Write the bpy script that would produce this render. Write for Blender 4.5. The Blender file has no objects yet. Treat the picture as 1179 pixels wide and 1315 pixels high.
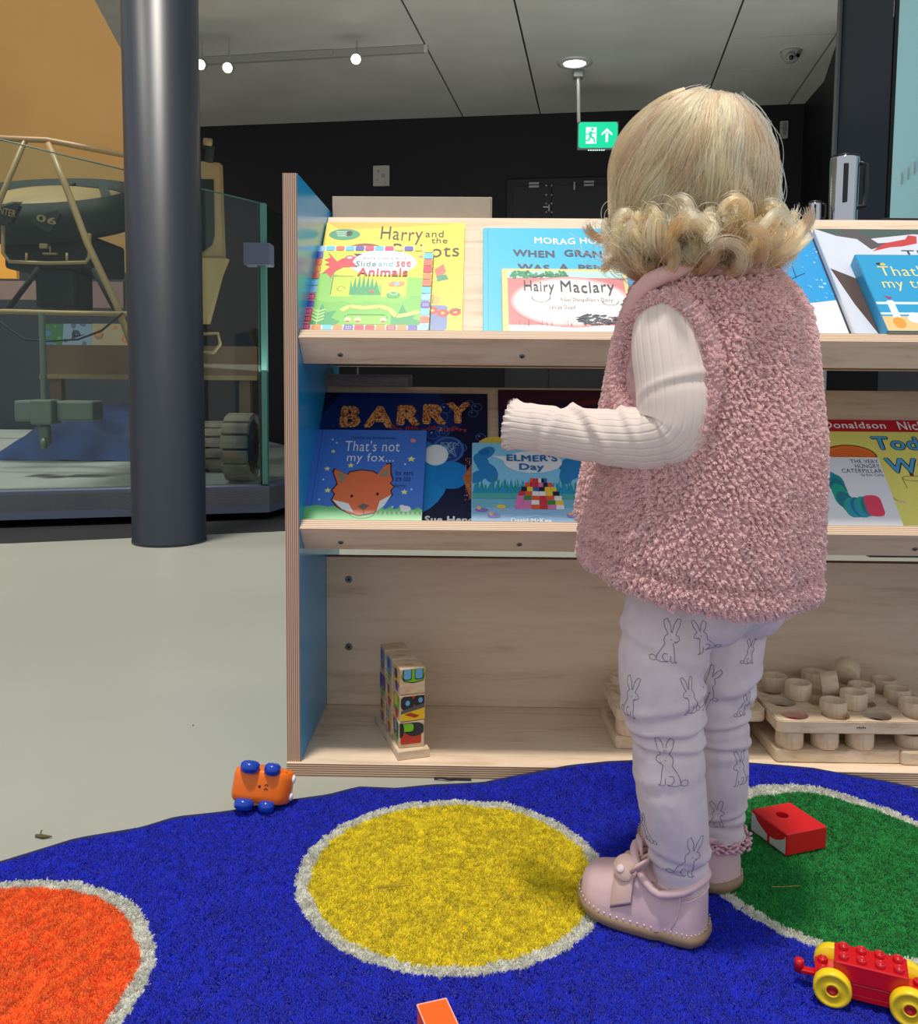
import bpy, bmesh, math, random
import numpy as np
from mathutils import Vector, Matrix, Euler, noise
from mathutils.bvhtree import BVHTree
R = random.Random(7)
RN = np.random.default_rng(7)
PI = math.pi
C = bpy.context.scene.collection
SC = bpy.context.scene
# ------------------------------------------------------------------ camera
F_PX, CX, CY = 1140.0, 589.5, 578.0
cd = bpy.data.cameras.new('camera'); cam = bpy.data.objects.new('camera', cd); C.objects.link(cam)
PITCH, ROLL = math.atan(93 / 1140), 0.0085
fwd = Vector((0, math.cos(PITCH), -math.sin(PITCH)))
rgt = Vector((1, 0, ROLL)).normalized()
up = rgt.cross(fwd).normalized(); rgt = fwd.cross(up).normalized()
cam.matrix_world = Matrix((rgt, up, -fwd)).transposed().to_4x4()
CAMP = Vector((0, 0, 0.597)); cam.location = CAMP
cd.sensor_fit = 'HORIZONTAL'; cd.sensor_width = 36; cd.lens = F_PX / 1179 * 36
cd.shift_y = -(657.5 - CY) / 1179; cd.clip_start = 0.02
SC.camera = cam
# ------------------------------------------------------------------ sky, sun, exposure
SC.view_settings.view_transform = 'Standard'; SC.view_settings.look = 'None'
SC.view_settings.gamma = 1; SC.view_settings.use_curve_mapping = False
SC.view_settings.exposure = 0.12
w = bpy.data.worlds.new('sky'); SC.world = w; w.use_nodes = True
w.node_tree.nodes['Background'].inputs[0].default_value = (0.90, 0.94, 1.0, 1)
w.node_tree.nodes['Background'].inputs[1].default_value = 0.62
def lamp(name, kind, loc, d, energy, color, size=1, size_y=None, spot=None):
    l = bpy.data.lights.new(name, kind); o = bpy.data.objects.new(name, l); C.objects.link(o)
    o.location = loc; o.rotation_euler = Vector(d).to_track_quat('-Z', 'Y').to_euler()
    l.energy = energy; l.color = color
    if kind == 'SUN': l.angle = size
    elif kind == 'AREA':
        l.size = size
        if size_y: l.shape = 'RECTANGLE'; l.size_y = size_y
    else: l.shadow_soft_size = size
    if spot: l.spot_size = spot; l.spot_blend = 0.8
    return o
lamp('sun', 'SUN', (0, 0, 6), (0.06, 0.12, -1), 2.5, (1.0, 0.93, 0.84), math.radians(5))
lamp('gallery_spot', 'SPOT', (-2.8, 4.2, 3.9), (-0.35, 1, -0.4), 130, (1.0, 0.66, 0.33), 0.1, spot=math.radians(100))

lamp('ceiling_fill_light', 'AREA', (0.6, 4.2, 0.5), (0, 0.25, 1), 30, (1.0, 0.97, 0.90), 3.4, 1.2)  # added fill, hidden behind the shelf, to brighten the ceiling; no real fitting
lamp('case_fill_light', 'SPOT', (-2.6, 3.0, 4.6), (0.12, 0.42, -1), 170, (1.0, 0.93, 0.82), 0.25, spot=math.radians(75))  # added fill that lifts the dark case deck, not a visible lamp
# ------------------------------------------------------------------ helpers
def px(x, y, D):
    """point on the ray of a photograph pixel at world depth Y = D"""
    d = fwd + rgt * ((x - CX) / F_PX) + up * ((CY - y) / F_PX)
    return CAMP + d * (D / d.y)
def pz(x, y, z):
    d = fwd + rgt * ((x - CX) / F_PX) + up * ((CY - y) / F_PX)
    return CAMP + d * ((z - CAMP.z) / d.z)
def lin(c):
    c = c / 255
    return c / 12.92 if c <= 0.04045 else ((c + 0.055) / 1.055) ** 2.4
def rgb(r, g, b): return (lin(r), lin(g), lin(b), 1)
def mat(name, col, rough=0.5, metal=0.0, **k):
    m = bpy.data.materials.new(name); m.use_nodes = True
    p = m.node_tree.nodes['Principled BSDF']
    p.inputs['Base Color'].default_value = rgb(*col); p.inputs['Roughness'].default_value = rough
    p.inputs['Metallic'].default_value = metal
    for kk, v in k.items():
        if kk == 'emit':
            p.inputs['Emission Color'].default_value = rgb(*v[0]); p.inputs['Emission Strength'].default_value = v[1]
        else: p.inputs[kk.replace('_', ' ')].default_value = v
    return m
def N(m, t, **k):
    n = m.node_tree.nodes.new(t)
    for a, v in k.items(): setattr(n, a, v)
    return n
def L(m, a, b): m.node_tree.links.new(a, b)
def coord(m, scale=(1, 1, 1), out='Object', rot=(0, 0, 0)):
    t = N(m, 'ShaderNodeTexCoord'); mp = N(m, 'ShaderNodeMapping')
    mp.inputs['Scale'].default_value = scale; mp.inputs['Rotation'].default_value = rot
    L(m, t.outputs[out], mp.inputs[0]); return mp.outputs[0]
def ramp(m, fac, stops):
    r = N(m, 'ShaderNodeValToRGB'); cr = r.color_ramp
    while len(cr.elements) < len(stops): cr.elements.new(0.5)
    for e, (p, c) in zip(cr.elements, stops): e.position = p; e.color = rgb(*c)
    L(m, fac, r.inputs[0]); return r.outputs[0]
def noisy(name, c1, c2, scale=8, rough=0.6, bump=0.0, sc=(1, 1, 1), detail=4, lo=0.35, hi=0.65, dist=0.02, metal=0.0, **k):
    m = mat(name, c1, rough, metal, **k); p = m.node_tree.nodes['Principled BSDF']
    n = N(m, 'ShaderNodeTexNoise'); n.inputs['Scale'].default_value = scale; n.inputs['Detail'].default_value = detail
    L(m, coord(m, sc), n.inputs['Vector'])
    L(m, ramp(m, n.outputs[0], [(lo, c1), (hi, c2)]), p.inputs['Base Color'])
    if bump:
        b = N(m, 'ShaderNodeBump'); b.inputs['Strength'].default_value = bump; b.inputs['Distance'].default_value = dist
        L(m, n.outputs[0], b.inputs['Height']); L(m, b.outputs[0], p.inputs['Normal'])
    return m
def ply(name, axis, n, light, dark, rough=0.55):
    """birch ply edge: thin veneers seen as alternating stripes across the sheet's thickness"""
    m = mat(name, light, rough); p = m.node_tree.nodes['Principled BSDF']
    t = N(m, 'ShaderNodeTexCoord'); s = N(m, 'ShaderNodeSeparateXYZ'); L(m, t.outputs['Object'], s.inputs[0])
    a = N(m, 'ShaderNodeMath', operation='MULTIPLY'); L(m, s.outputs[axis], a.inputs[0]); a.inputs[1].default_value = n
    f = N(m, 'ShaderNodeMath', operation='PINGPONG'); L(m, a.outputs[0], f.inputs[0]); f.inputs[1].default_value = 0.5
    f2 = N(m, 'ShaderNodeMath', operation='MULTIPLY'); L(m, f.outputs[0], f2.inputs[0]); f2.inputs[1].default_value = 2
    L(m, ramp(m, f2.outputs[0], [(0.35, light), (0.65, dark)]), p.inputs['Base Color']); return m
def wood(name, c1, c2, c3, sc=(3, 30, 30), rough=0.5, scale=2.2, bump=0.05):
    m = mat(name, c1, rough); p = m.node_tree.nodes['Principled BSDF']
    v = coord(m, sc)
    n = N(m, 'ShaderNodeTexNoise'); n.inputs['Scale'].default_value = scale; n.inputs['Detail'].default_value = 6; n.inputs['Distortion'].default_value = 1.2
    L(m, v, n.inputs['Vector'])
    n2 = N(m, 'ShaderNodeTexNoise'); n2.inputs['Scale'].default_value = scale * 9; n2.inputs['Detail'].default_value = 3
    L(m, v, n2.inputs['Vector'])
    ad = N(m, 'ShaderNodeMath', operation='MULTIPLY_ADD'); L(m, n2.outputs[0], ad.inputs[0]); ad.inputs[1].default_value = 0.28
    L(m, n.outputs[0], ad.inputs[2])
    L(m, ramp(m, ad.outputs[0], [(0.42, c3), (0.58, c2), (0.78, c1)]), p.inputs['Base Color'])
    b = N(m, 'ShaderNodeBump'); b.inputs['Strength'].default_value = bump; b.inputs['Distance'].default_value = 0.002
    L(m, ad.outputs[0], b.inputs['Height']); L(m, b.outputs[0], p.inputs['Normal']); return m
def vcol_mat(name, rough=0.4, spec=0.4):
    m = mat(name, (255, 255, 255), rough); p = m.node_tree.nodes['Principled BSDF']
    a = N(m, 'ShaderNodeAttribute', attribute_name='ink'); L(m, a.outputs['Color'], p.inputs['Base Color'])
    p.inputs['Specular IOR Level'].default_value = spec; return m

def link(name, me, m=None, parent=None, smooth=False):
    o = bpy.data.objects.new(name, me); C.objects.link(o)
    if m is not None:
        for mm in (m if isinstance(m, (list, tuple)) else [m]): me.materials.append(mm)
    if parent is not None: o.parent = parent
    if smooth: me.polygons.foreach_set('use_smooth', [True] * len(me.polygons))
    return o
def obj(name, bm, m=None, parent=None, smooth=False):
    me = bpy.data.meshes.new(name); bmesh.ops.recalc_face_normals(bm, faces=bm.faces); bm.to_mesh(me); bm.free()
    return link(name, me, m, parent, smooth)
def thing(name, label, cat, loc=(0, 0, 0), rz=0, group=None, rot=None):
    o = bpy.data.objects.new(name, None); C.objects.link(o); o.empty_display_size = 0.02
    o.location = loc; o.rotation_euler = rot if rot else (0, 0, rz)
    o['label'] = label; o['category'] = cat
    if group: o['group'] = group
    return o
def tag(o, label, cat, group=None):
    o['label'] = label; o['category'] = cat
    if group: o['group'] = group
    return o
def struct(o, label=None):
    o['kind'] = 'structure'
    if label: o['label'] = label
    return o
def bx(bm, x0, x1, y0, y1, z0, z1, bev=0, seg=2, M_=None):
    r = bmesh.ops.create_cube(bm, size=1)
    vs = r['verts']
    for v in vs:
        v.co = Vector(((x0 + x1) / 2 + v.co.x * (x1 - x0), (y0 + y1) / 2 + v.co.y * (y1 - y0), (z0 + z1) / 2 + v.co.z * (z1 - z0)))
    if bev:
        es = list({e for v in vs for e in v.link_edges})
        r2 = bmesh.ops.bevel(bm, geom=es, offset=bev, segments=seg, affect='EDGES', profile=0.5)
        vs = list({v for f in r2['faces'] for v in f.verts} | {v for v in vs if v.is_valid})
    if M_: bmesh.ops.transform(bm, matrix=M_, verts=vs)
    return vs
def BOX(name, x0, x1, y0, y1, z0, z1, m, parent=None, bev=0, seg=2, smooth=False):
    bm = bmesh.new(); bx(bm, x0, x1, y0, y1, z0, z1, bev, seg); return obj(name, bm, m, parent, smooth)
def frames(pts):
    n = len(pts); out = []
    t0 = (pts[1] - pts[0]).normalized()
    a = Vector((0, 0, 1)) if abs(t0.z) < 0.9 else Vector((1, 0, 0))
    u = t0.cross(a).normalized()
    for i in range(n):
        t = (pts[min(i + 1, n - 1)] - pts[max(i - 1, 0)]).normalized()
        u = (u - t * u.dot(t)).normalized(); out.append((u, t.cross(u)))
    return out
def tube(bm, pts, rad, seg=8, cap=True, closed=False):
    pts = [Vector(p) for p in pts]
    if not hasattr(rad, '__len__'): rad = [rad] * len(pts)
    rings = []
    for p, r, (u, v) in zip(pts, rad, frames(pts)):
        rr = r if hasattr(r, '__len__') else (r, r)
        rings.append([bm.verts.new(p + u * (rr[0] * math.cos(2 * PI * k / seg)) + v * (rr[1] * math.sin(2 * PI * k / seg))) for k in range(seg)])
    for a, b in zip(rings, rings[1:]):
        for k in range(seg): bm.faces.new((a[k], a[(k + 1) % seg], b[(k + 1) % seg], b[k]))
    if closed:
        a, b = rings[-1], rings[0]
        off = min(range(seg), key=lambda s: (a[0].co - b[s].co).length)
        for k in range(seg): bm.faces.new((a[k], a[(k + 1) % seg], b[(k + 1 + off) % seg], b[(k + off) % seg]))
    elif cap: bm.faces.new(rings[0][::-1]); bm.faces.new(rings[-1])
    return rings
def lathe(bm, prof, seg=24, M_=None, cap0=True, cap1=True):
    """prof: (radius, z) pairs about local Z"""
    M_ = M_ or Matrix.Identity(4); rings = []
    for r, z in prof:
        if r < 1e-6: rings.append([bm.verts.new(M_ @ Vector((0, 0, z)))])
        else: rings.append([bm.verts.new(M_ @ Vector((r * math.cos(2 * PI * k / seg), r * math.sin(2 * PI * k / seg), z))) for k in range(seg)])
    for a, b in zip(rings, rings[1:]):
        for k in range(seg):
            k2 = (k + 1) % seg
            if len(a) == 1: bm.faces.new((a[0], b[k2], b[k]))
            elif len(b) == 1: bm.faces.new((a[k], a[k2], b[0]))
            else: bm.faces.new((a[k], a[k2], b[k2], b[k]))
    if cap0 and len(rings[0]) > 1: bm.faces.new(rings[0][::-1])
    if cap1 and len(rings[-1]) > 1: bm.faces.new(rings[-1])
def ellipsoid(bm, c, r, M_=None, u=20, v=12):
    q = bmesh.ops.create_uvsphere(bm, u_segments=u, v_segments=v, radius=1)['verts']
    T = Matrix.Translation(Vector(c)) @ (M_ or Matrix.Identity(4)) @ Matrix.Diagonal((r[0], r[1], r[2], 1))
    bmesh.ops.transform(bm, matrix=T, verts=q); return q
def prism(bm, pts2, z0, z1, M_=None):
    M_ = M_ or Matrix.Identity(4)
    a = [bm.verts.new(M_ @ Vector((x, y, z0))) for x, y in pts2]; b = [bm.verts.new(M_ @ Vector((x, y, z1))) for x, y in pts2]
    n = len(a); bm.faces.new(a[::-1]); bm.faces.new(b)
    for i in range(n): bm.faces.new((a[i], a[(i + 1) % n], b[(i + 1) % n], b[i]))
def axis_m(p, d):
    """matrix whose local Z points along d at p"""
    return Matrix.Translation(Vector(p)) @ Vector(d).to_track_quat('Z', 'Y').to_matrix().to_4x4()
def remesh(bm, voxel, it=6, fac=0.5):
    """weld overlapping volumes into one continuous surface"""
    me = bpy.data.meshes.new('tmp'); bmesh.ops.recalc_face_normals(bm, faces=bm.faces); bm.to_mesh(me); bm.free()
    o = bpy.data.objects.new('tmp', me); C.objects.link(o)
    r = o.modifiers.new('r', 'REMESH'); r.mode = 'VOXEL'; r.voxel_size = voxel; r.use_smooth_shade = True
    if it: s = o.modifiers.new('s', 'SMOOTH'); s.iterations = it; s.factor = fac
    dg = bpy.context.evaluated_depsgraph_get(); dg.update()
    out = bpy.data.meshes.new_from_object(o.evaluated_get(dg), depsgraph=dg)
    bpy.data.objects.remove(o); bpy.data.meshes.remove(me); return out
def text_polys(s, bold=0.0, shear=0.0):
    """built-in font outline of a string as a mesh; returns vertices and faces"""
    cu = bpy.data.curves.new('t', 'FONT'); cu.body = s; cu.offset = bold; cu.shear = shear; cu.resolution_u = 3; cu.space_character = 1.08
    o = bpy.data.objects.new('t', cu); C.objects.link(o)
    dg = bpy.context.evaluated_depsgraph_get(); dg.update()
    me = bpy.data.meshes.new_from_object(o.evaluated_get(dg), depsgraph=dg)
    V = [(v.co.x, v.co.y) for v in me.vertices]; Fc = [tuple(p.vertices) for p in me.polygons]
    bpy.data.objects.remove(o); bpy.data.curves.remove(cu); bpy.data.meshes.remove(me)
    return V, Fc
INK = None
class Art:
    """flat print: coloured shapes laid on a cover, each a hair above the last"""
    def __init__(s, w, h): s.w, s.h, s.v, s.f, s.c, s.z = w, h, [], [], [], 0
    def _clip(s, pts):
        for ax, lim, sg in ((0, 0, 1), (0, s.w, -1), (1, 0, 1), (1, s.h, -1)):
            out = []
            for i in range(len(pts)):
                a, b = pts[i - 1], pts[i]; ia, ib = (a[ax] - lim) * sg >= 0, (b[ax] - lim) * sg >= 0
                if ia != ib:
                    t = (lim - a[ax]) / (b[ax] - a[ax]); out.append((a[0] + t * (b[0] - a[0]), a[1] + t * (b[1] - a[1])))
                if ib: out.append(b)
            pts = out
            if len(pts) < 3: return []
        return pts
    def poly(s, pts, col, clip=True):
        if clip: pts = s._clip(list(pts))
        if len(pts) < 3: return
        s.z += 1; n = len(s.v); s.v += [(p[0], p[1], s.z) for p in pts]; s.f.append(tuple(range(n, n + len(pts)))); s.c.append(col)
    def rect(s, x0, y0, x1, y1, col): s.poly([(x0, y0), (x1, y0), (x1, y1), (x0, y1)], col)
    def rrect(s, x0, y0, x1, y1, r, col):
        P = []
        for cx, cy, a0 in ((x1 - r, y0 + r, -90), (x1 - r, y1 - r, 0), (x0 + r, y1 - r, 90), (x0 + r, y0 + r, 180)):
            P += [(cx + r * math.cos(math.radians(a0 + t)), cy + r * math.sin(math.radians(a0 + t))) for t in (0, 22, 45, 68, 90)]
        s.poly(P, col)
    def ell(s, cx, cy, rx, ry, col, rot=0, n=28):
        c, q = math.cos(rot), math.sin(rot)
        s.poly([(cx + rx * math.cos(t) * c - ry * math.sin(t) * q, cy + rx * math.cos(t) * q + ry * math.sin(t) * c) for t in [2 * PI * k / n for k in range(n)]], col)
    def ring(s, cx, cy, rx, ry, wd, col, a0=0, a1=360):
        n = 32; s.line([(cx + rx * math.cos(math.radians(a0 + (a1 - a0) * k / n)), cy + ry * math.sin(math.radians(a0 + (a1 - a0) * k / n))) for k in range(n + 1)], wd, col)
    def line(s, pts, wd, col):
        s.z += 1
        for a, b in zip(pts, pts[1:]):
            dx, dy = b[0] - a[0], b[1] - a[1]; l = math.hypot(dx, dy) or 1; nx, ny = -dy / l * wd / 2, dx / l * wd / 2
            q = s._clip([(a[0] + nx, a[1] + ny), (a[0] - nx, a[1] - ny), (b[0] - nx, b[1] - ny), (b[0] + nx, b[1] + ny)])
            if len(q) < 3: continue
            n = len(s.v); s.v += [(p[0], p[1], s.z) for p in q]; s.f.append(tuple(range(n, n + len(q)))); s.c.append(col)
    def star(s, cx, cy, r, col, n=5, k=0.45, rot=0.3):
        s.poly([(cx + (r if i % 2 == 0 else r * k) * math.cos(rot + PI * i / n), cy + (r if i % 2 == 0 else r * k) * math.sin(rot + PI * i / n)) for i in range(2 * n)], col)
    def spikes(s, x0, x1, y0, hgt, n, col, lean=0):
        for i in range(n):
            x = x0 + (x1 - x0) * i / n; wd = (x1 - x0) / n * 1.1; h = hgt * R.uniform(0.6, 1.1)
            s.poly([(x, y0), (x + wd, y0), (x + wd / 2 + lean * h + R.uniform(-.2, .2) * h, y0 + h)], col)
    def grass(s, y0, h, n, col, dark):
        P = [(0, 0)]
        for i in range(n + 1):
            x = s.w * i / n; P += [(x, y0 + (h if i % 2 else h * 0.45) * R.uniform(0.8, 1.1))]
        s.poly(P + [(s.w, 0)], col)
        for i in range(n): s.line([(s.w * (i + .3) / n, y0 * .6), (s.w * (i + .5) / n, y0), (s.w * (i + .7) / n, y0 * .55)], 0.0009, dark)
    def lift(s, k): s.v = [(x, s.h * (k + (1 - k) * y / s.h), z) for x, y, z in s.v]
    def build(s, name, parent, z0=0.0003, dz=0.000006):
        me = bpy.data.meshes.new(name); me.from_pydata([(x, y, z0 + z * dz) for x, y, z in s.v], [], s.f)
        a = me.color_attributes.new('ink', 'FLOAT_COLOR', 'CORNER'); buf = []
        for p in me.polygons: buf += list(rgb(*s.c[p.index])) * p.loop_total
        a.data.foreach_set('color', buf)
        o = link(name, me, INK, parent); o['zt'] = z0 + s.z * dz; return o
def lettering(parent, s, x0, y0, x1, y1, m, z, bold=0.01, shear=0, jit=0, name='title_lettering', wave=0):
    """a line of text fitted to a box on the cover"""
    V0, F0 = text_polys(s, 0, shear)
    if not V0: return None
    # a bolder weight is the same outline laid down again, shifted a little each way
    sh = [(0, 0)] if bold < .012 else [(bold * .8 * math.cos(a), bold * .8 * math.sin(a)) for a in [PI * k / 3 for k in range(6)]] + [(0, 0)]
    V = [(x + a, y + b) for a, b in sh for x, y in V0]; Fc = [tuple(i + n * len(V0) for i in f) for n in range(len(sh)) for f in F0]
    ax, bxx = min(v[0] for v in V), max(v[0] for v in V); ay, by = min(v[1] for v in V), max(v[1] for v in V)
    P = []
    for X, Y in V:
        u = (X - ax) / (bxx - ax); t = (Y - ay) / (by - ay); k = u * len(s)
        oy = math.sin(k * 1.1 + 1) * jit * (y1 - y0) + wave * math.sin(u * PI) * (y1 - y0)
        P.append((x0 + u * (x1 - x0), y0 + t * (y1 - y0) + oy, z + .000012 * (len(P) // len(V0))))
    me = bpy.data.meshes.new(name); me.from_pydata(P, [], Fc); return link(name, me, m, parent)
# ------------------------------------------------------------------ the room
m_floor = noisy('pale_lino', (164, 166, 155), (156, 158, 147), 1.2, 0.34, 0.02, detail=5)
m_black = mat('black_floor', (26, 27, 30), 0.6)
m_dark = mat('navy_black_wall', (10, 11, 15), 0.75)
m_ceil = noisy('grey_ceiling', (190, 192, 186), (180, 182, 176), 2.0, 0.85)
m_tan = noisy('ochre_wall', (190, 152, 92), (178, 140, 82), 0.8, 0.8)
m_gap = mat('ceiling_joint', (40, 42, 44), 0.8)
m_col = mat('slate_paint', (36, 43, 55), 0.38)
m_plinth = mat('plinth_grey_blue', (92, 100, 122), 0.5)
YW = math.radians(9)
def slab(name, pts, z0, z1, m):
    bm = bmesh.new(); prism(bm, pts, z0, z1); return struct(obj(name, bm, m))
# pale floor ends along a slanted line, dark floor goes on behind it
slab('floor', [(-7, -3), (5, -3), (5, 4.4), (0.4, 3.74), (-1.57, 3.10), (-3.4, 2.75), (-7, 2.2)], -0.1, 0.0, m_floor)
slab('floor.001', [(-7, 2.2), (-3.4, 2.75), (-1.57, 3.10), (0.4, 3.74), (5, 4.4), (5, 10), (-7, 10)], -0.1, -0.001, m_black)
CH = 2.65
# back wall, turned nine degrees like the ceiling grid
bw = px(590, 157, 7.2); wd = Vector((math.cos(YW), -math.sin(YW), 0)); wn = Vector((math.sin(YW), math.cos(YW), 0))
def wallpt(u, v=0): q = Vector((bw.x, 7.2, 0)) + wd * u + wn * v; return (q.x, q.y)
slab('wall_back', [wallpt(-2.5), wallpt(5), wallpt(5, .2), wallpt(-2.5, .2)], 0, CH, m_dark)
slab('wall_left', [(-9, 8.6), (-1.9, 8.2), (-1.9, 8.4), (-9, 8.8)], 0, 6.5, m_tan)
slab('wall_left.001', [(-9, 2.5), (-8.8, 2.5), (-8.8, 8.8), (-9, 8.8)], 0, 6.5, m_tan)
# ceiling: big panels with open joints
ceil_poly = [(-1.70, 3.9), (2.3, 3.9), (2.92, 7.5), (2.6, 8.2), (-2.5, 8.0), (-2.40, 7.4)]
slab('ceiling', [(-1.72, 3.4), (2.25, 3.4), (2.98, 8.2), (-2.6, 8.2)], CH + 0.012, CH + 0.2, m_gap)
cpan = bpy.data.objects['ceiling']
def on_ceil(x, y): q = pz(x, y, CH); return q
# panel joints from the photograph's three long lines and the cross joints, all on the 9 degree grid
g0 = on_ceil(690, 130)
def gc(u, v): q = Vector((g0.x, g0.y, 0)) + wd * u + wn * v; return (q.x, q.y)
def gu(p): d = Vector((p.x - g0.x, p.y - g0.y, 0)); return d.dot(wd), d.dot(wn)
us = sorted([gu(on_ceil(596, 153))[0], 0.0, gu(on_ceil(940, 40))[0]]); stp = us[1] - us[0]
ue = [us[0] - 2.4, us[0] - 1.2, us[0], 0.0, us[2]]
vc = gu(on_ceil(1000, 47))[1]; vc2 = gu(on_ceil(980, 88))[1]
def clip_edge(poly):
    out = poly
    for (ax, ay), (bx_, by_) in (((-1.72, 3.4), (2.25, 3.4)), ((2.25, 3.4), (2.98, 8.2)), ((2.98, 8.2), (-2.6, 8.2)), ((-2.6, 8.2), (-1.72, 3.4))):
        res = []
        for i in range(len(out)):
            a, b = out[i - 1], out[i]
            sa = (bx_ - ax) * (a[1] - ay) - (by_ - ay) * (a[0] - ax); sb = (bx_ - ax) * (b[1] - ay) - (by_ - ay) * (b[0] - ax)
            if (sa >= 0) != (sb >= 0):
                t = sa / (sa - sb); res.append((a[0] + t * (b[0] - a[0]), a[1] + t * (b[1] - a[1])))
            if sb >= 0: res.append(b)
        out = res
        if len(out) < 3: return []
    return out
cols = [(-9, us[0], [-9, 9]), (us[0], 0.0, [-9, 9]), (0.0, us[2], [-9, 9]), (us[2], us[2] + 0.62, [-9, vc, vc2, 9]), (us[2] + 0.62, 9, [-9, vc, 9])]
for a, b, vs in cols:
    for v0, v1 in zip(vs, vs[1:]):
        g = 0.006
        P = clip_edge([gc(a + g, v0 + g), gc(b - g, v0 + g), gc(b - g, v1 - g), gc(a + g, v1 - g)])
        if len(P) > 2:
            bm = bmesh.new(); prism(bm, P, CH, CH + 0.014); obj('ceiling_panel', bm, m_ceil, cpan)
# recessed downlight
m_lampw = mat('lamp_glow', (255, 250, 240), emit=((255, 246, 230), 9.0)); m_trim = mat('white_metal', (205, 208, 205), 0.35, 0.3)
q = on_ceil(738, 80)
t = thing('ceiling_downlight', 'round recessed downlight glowing white in the grey ceiling', 'ceiling light', (q.x, q.y, CH))
bm = bmesh.new(); lathe(bm, [(0.075, 0.0), (0.115, 0.0), (0.115, -0.006), (0.075, -0.012), (0.075, 0.0)], 28, cap0=False, cap1=False); obj('trim_ring', bm, m_trim, t, True)
bm = bmesh.new(); lathe(bm, [(0, -0.004), (0.05, -0.012), (0.073, -0.004)], 24, cap1=False); obj('lens', bm, m_lampw, t, True)
# ceiling track and spots
m_warm = mat('warm_lamp', (255, 220, 170), emit=((255, 226, 180), 22.0)); m_track = mat('track_white', (150, 150, 146), 0.5)
a, b = on_ceil(262, 74), on_ceil(545, 58)
t = thing('lighting_track', 'long pale lighting track fixed under the grey ceiling', 'lighting track', (a.x, a.y, CH))
dv = b - a; ang = math.atan2(dv.y, dv.x); t.rotation_euler.z = ang
BOX('rail', 0, dv.length, -0.02, 0.02, -0.045, -0.001, m_track, t, 0.003)
BOX('rail_cover', dv.length * .25, dv.length * .6, -0.028, 0.028, -0.03, -0.002, m_track, t, 0.002)
BOX('end_cap', dv.length, dv.length + .02, -0.022, 0.022, -0.047, -0.001, m_trim, t, 0.003)
for (x, y, fx, lab) in ((457, 76, 435, 'warm glowing spotlight hanging right along the ceiling track'), (292, 87, 258, 'warm glowing spotlight on the track, clear of the column'), (257, 83, 232, 'warm glowing spotlight on the track at the column edge')):
    c = px(x, y, 5.45); s = thing('spotlight', lab, 'spotlight', c, group='track spotlights')
    top = Vector((0, .05, CH - c.z - .045))
    bm = bmesh.new(); tube(bm, [(0, .05, 0.03), top], 0.006, 8); obj('stem', bm, m_track, s)
    bm = bmesh.new(); lathe(bm, [(0.014, 0.07), (0.030, 0.06), (0.034, 0.0), (0.030, -0.001), (0.026, 0.02)], 18, axis_m((0, 0, 0), (0, 1, .35)), cap1=False); obj('housing', bm, m_track, s, True)
    bm = bmesh.new(); lathe(bm, [(0, 0.002), (0.027, 0.004)], 16, axis_m((0, 0, 0), (0, 1, .35)), cap1=False); obj('bulb', bm, m_warm, s)
# emergency exit sign
m_exit = mat('exit_green', (20, 200, 150), emit=((16, 205, 150), .75)); m_exw = mat('exit_white', (220, 255, 240), emit=((225, 255, 240), 0.95)); m_sign = mat('sign_case', (120, 128, 126), 0.5)
c = px(768, 174, 6.1); t = thing('exit_sign', 'lit green emergency exit sign with running figure and upward arrow', 'exit sign', c, rz=-0.06)
k = 6.1 / 1140; W2, H2 = 25.5 * k, 17 * k
BOX('case', -W2, W2, -0.0, 0.03, -H2, H2, m_sign, t, 0.004)
bm = bmesh.new()
P = []
for cx_, cy_, a0 in ((W2 - .025, -H2 + .028, -90), (W2 - .025, H2 - .022, 0), (-W2 + .025, H2 - .022, 90), (-W2 + .025, -H2 + .028, 180)):
    P += [(cx_ + .018 * math.cos(math.radians(a0 + q_)), cy_ + .018 * math.sin(math.radians(a0 + q_))) for q_ in (0, 30, 60, 90)]
RX = Matrix.Rotation(PI / 2, 4, 'X')
prism(bm, P, 0.0, 0.002, RX); face = obj('green_face', bm, m_exit, t)
def flat(name, polys, m, parent, y):
    bm = bmesh.new()
    for p in polys: prism(bm, p, y, y + 0.001, RX)
    return obj(name, bm, m, parent)
u = k
flat('doorway_symbol', [[(-15 * u, -10 * u), (-2 * u, -10 * u), (-2 * u, 10 * u), (-15 * u, 10 * u)]], m_exw, t, .0021)
def seg2(a, b, w):
    d = Vector((b[0] - a[0], b[1] - a[1])); n = Vector((-d.y, d.x)).normalized() * w / 2
    return [(a[0] + n.x, a[1] + n.y), (a[0] - n.x, a[1] - n.y), (b[0] - n.x, b[1] - n.y), (b[0] + n.x, b[1] + n.y)][::-1]
def S(a, b, w): return seg2((a[0] * u, a[1] * u), (b[0] * u, b[1] * u), w * u)
flat('running_figure', [S((-9, 5), (-9.5, -1), 3.4), S((-9.5, -1), (-5, -4), 2.2), S((-5, -4), (-4, -9), 2), S((-9.5, -1), (-11.5, -6), 2.2), S((-11.5, -6), (-17, -6.5), 1.8), S((-9, 4), (-13, 1), 1.6), S((-13, 1), (-15, 2), 1.4), S((-9, 4), (-5, 2.5), 1.6), S((-5, 2.5), (-3, 3), 1.4),
     [((-7 + 1.8 * math.cos(q_)) * u, (7.6 + 1.8 * math.sin(q_)) * u) for q_ in [i * PI / 5 for i in range(10)]]], m_exit, t, .0032)
flat('arrow_symbol', [S((11, -8), (11, 3), 3), [(4.5 * u, 0), (11 * u, 5 * u), (11 * u, 8.5 * u), (4.5 * u, 2.5 * u)], [(17.5 * u, 0), (17.5 * u, 2.5 * u), (11 * u, 8.5 * u), (11 * u, 5 * u)]], m_exw, t, .0021)
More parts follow.
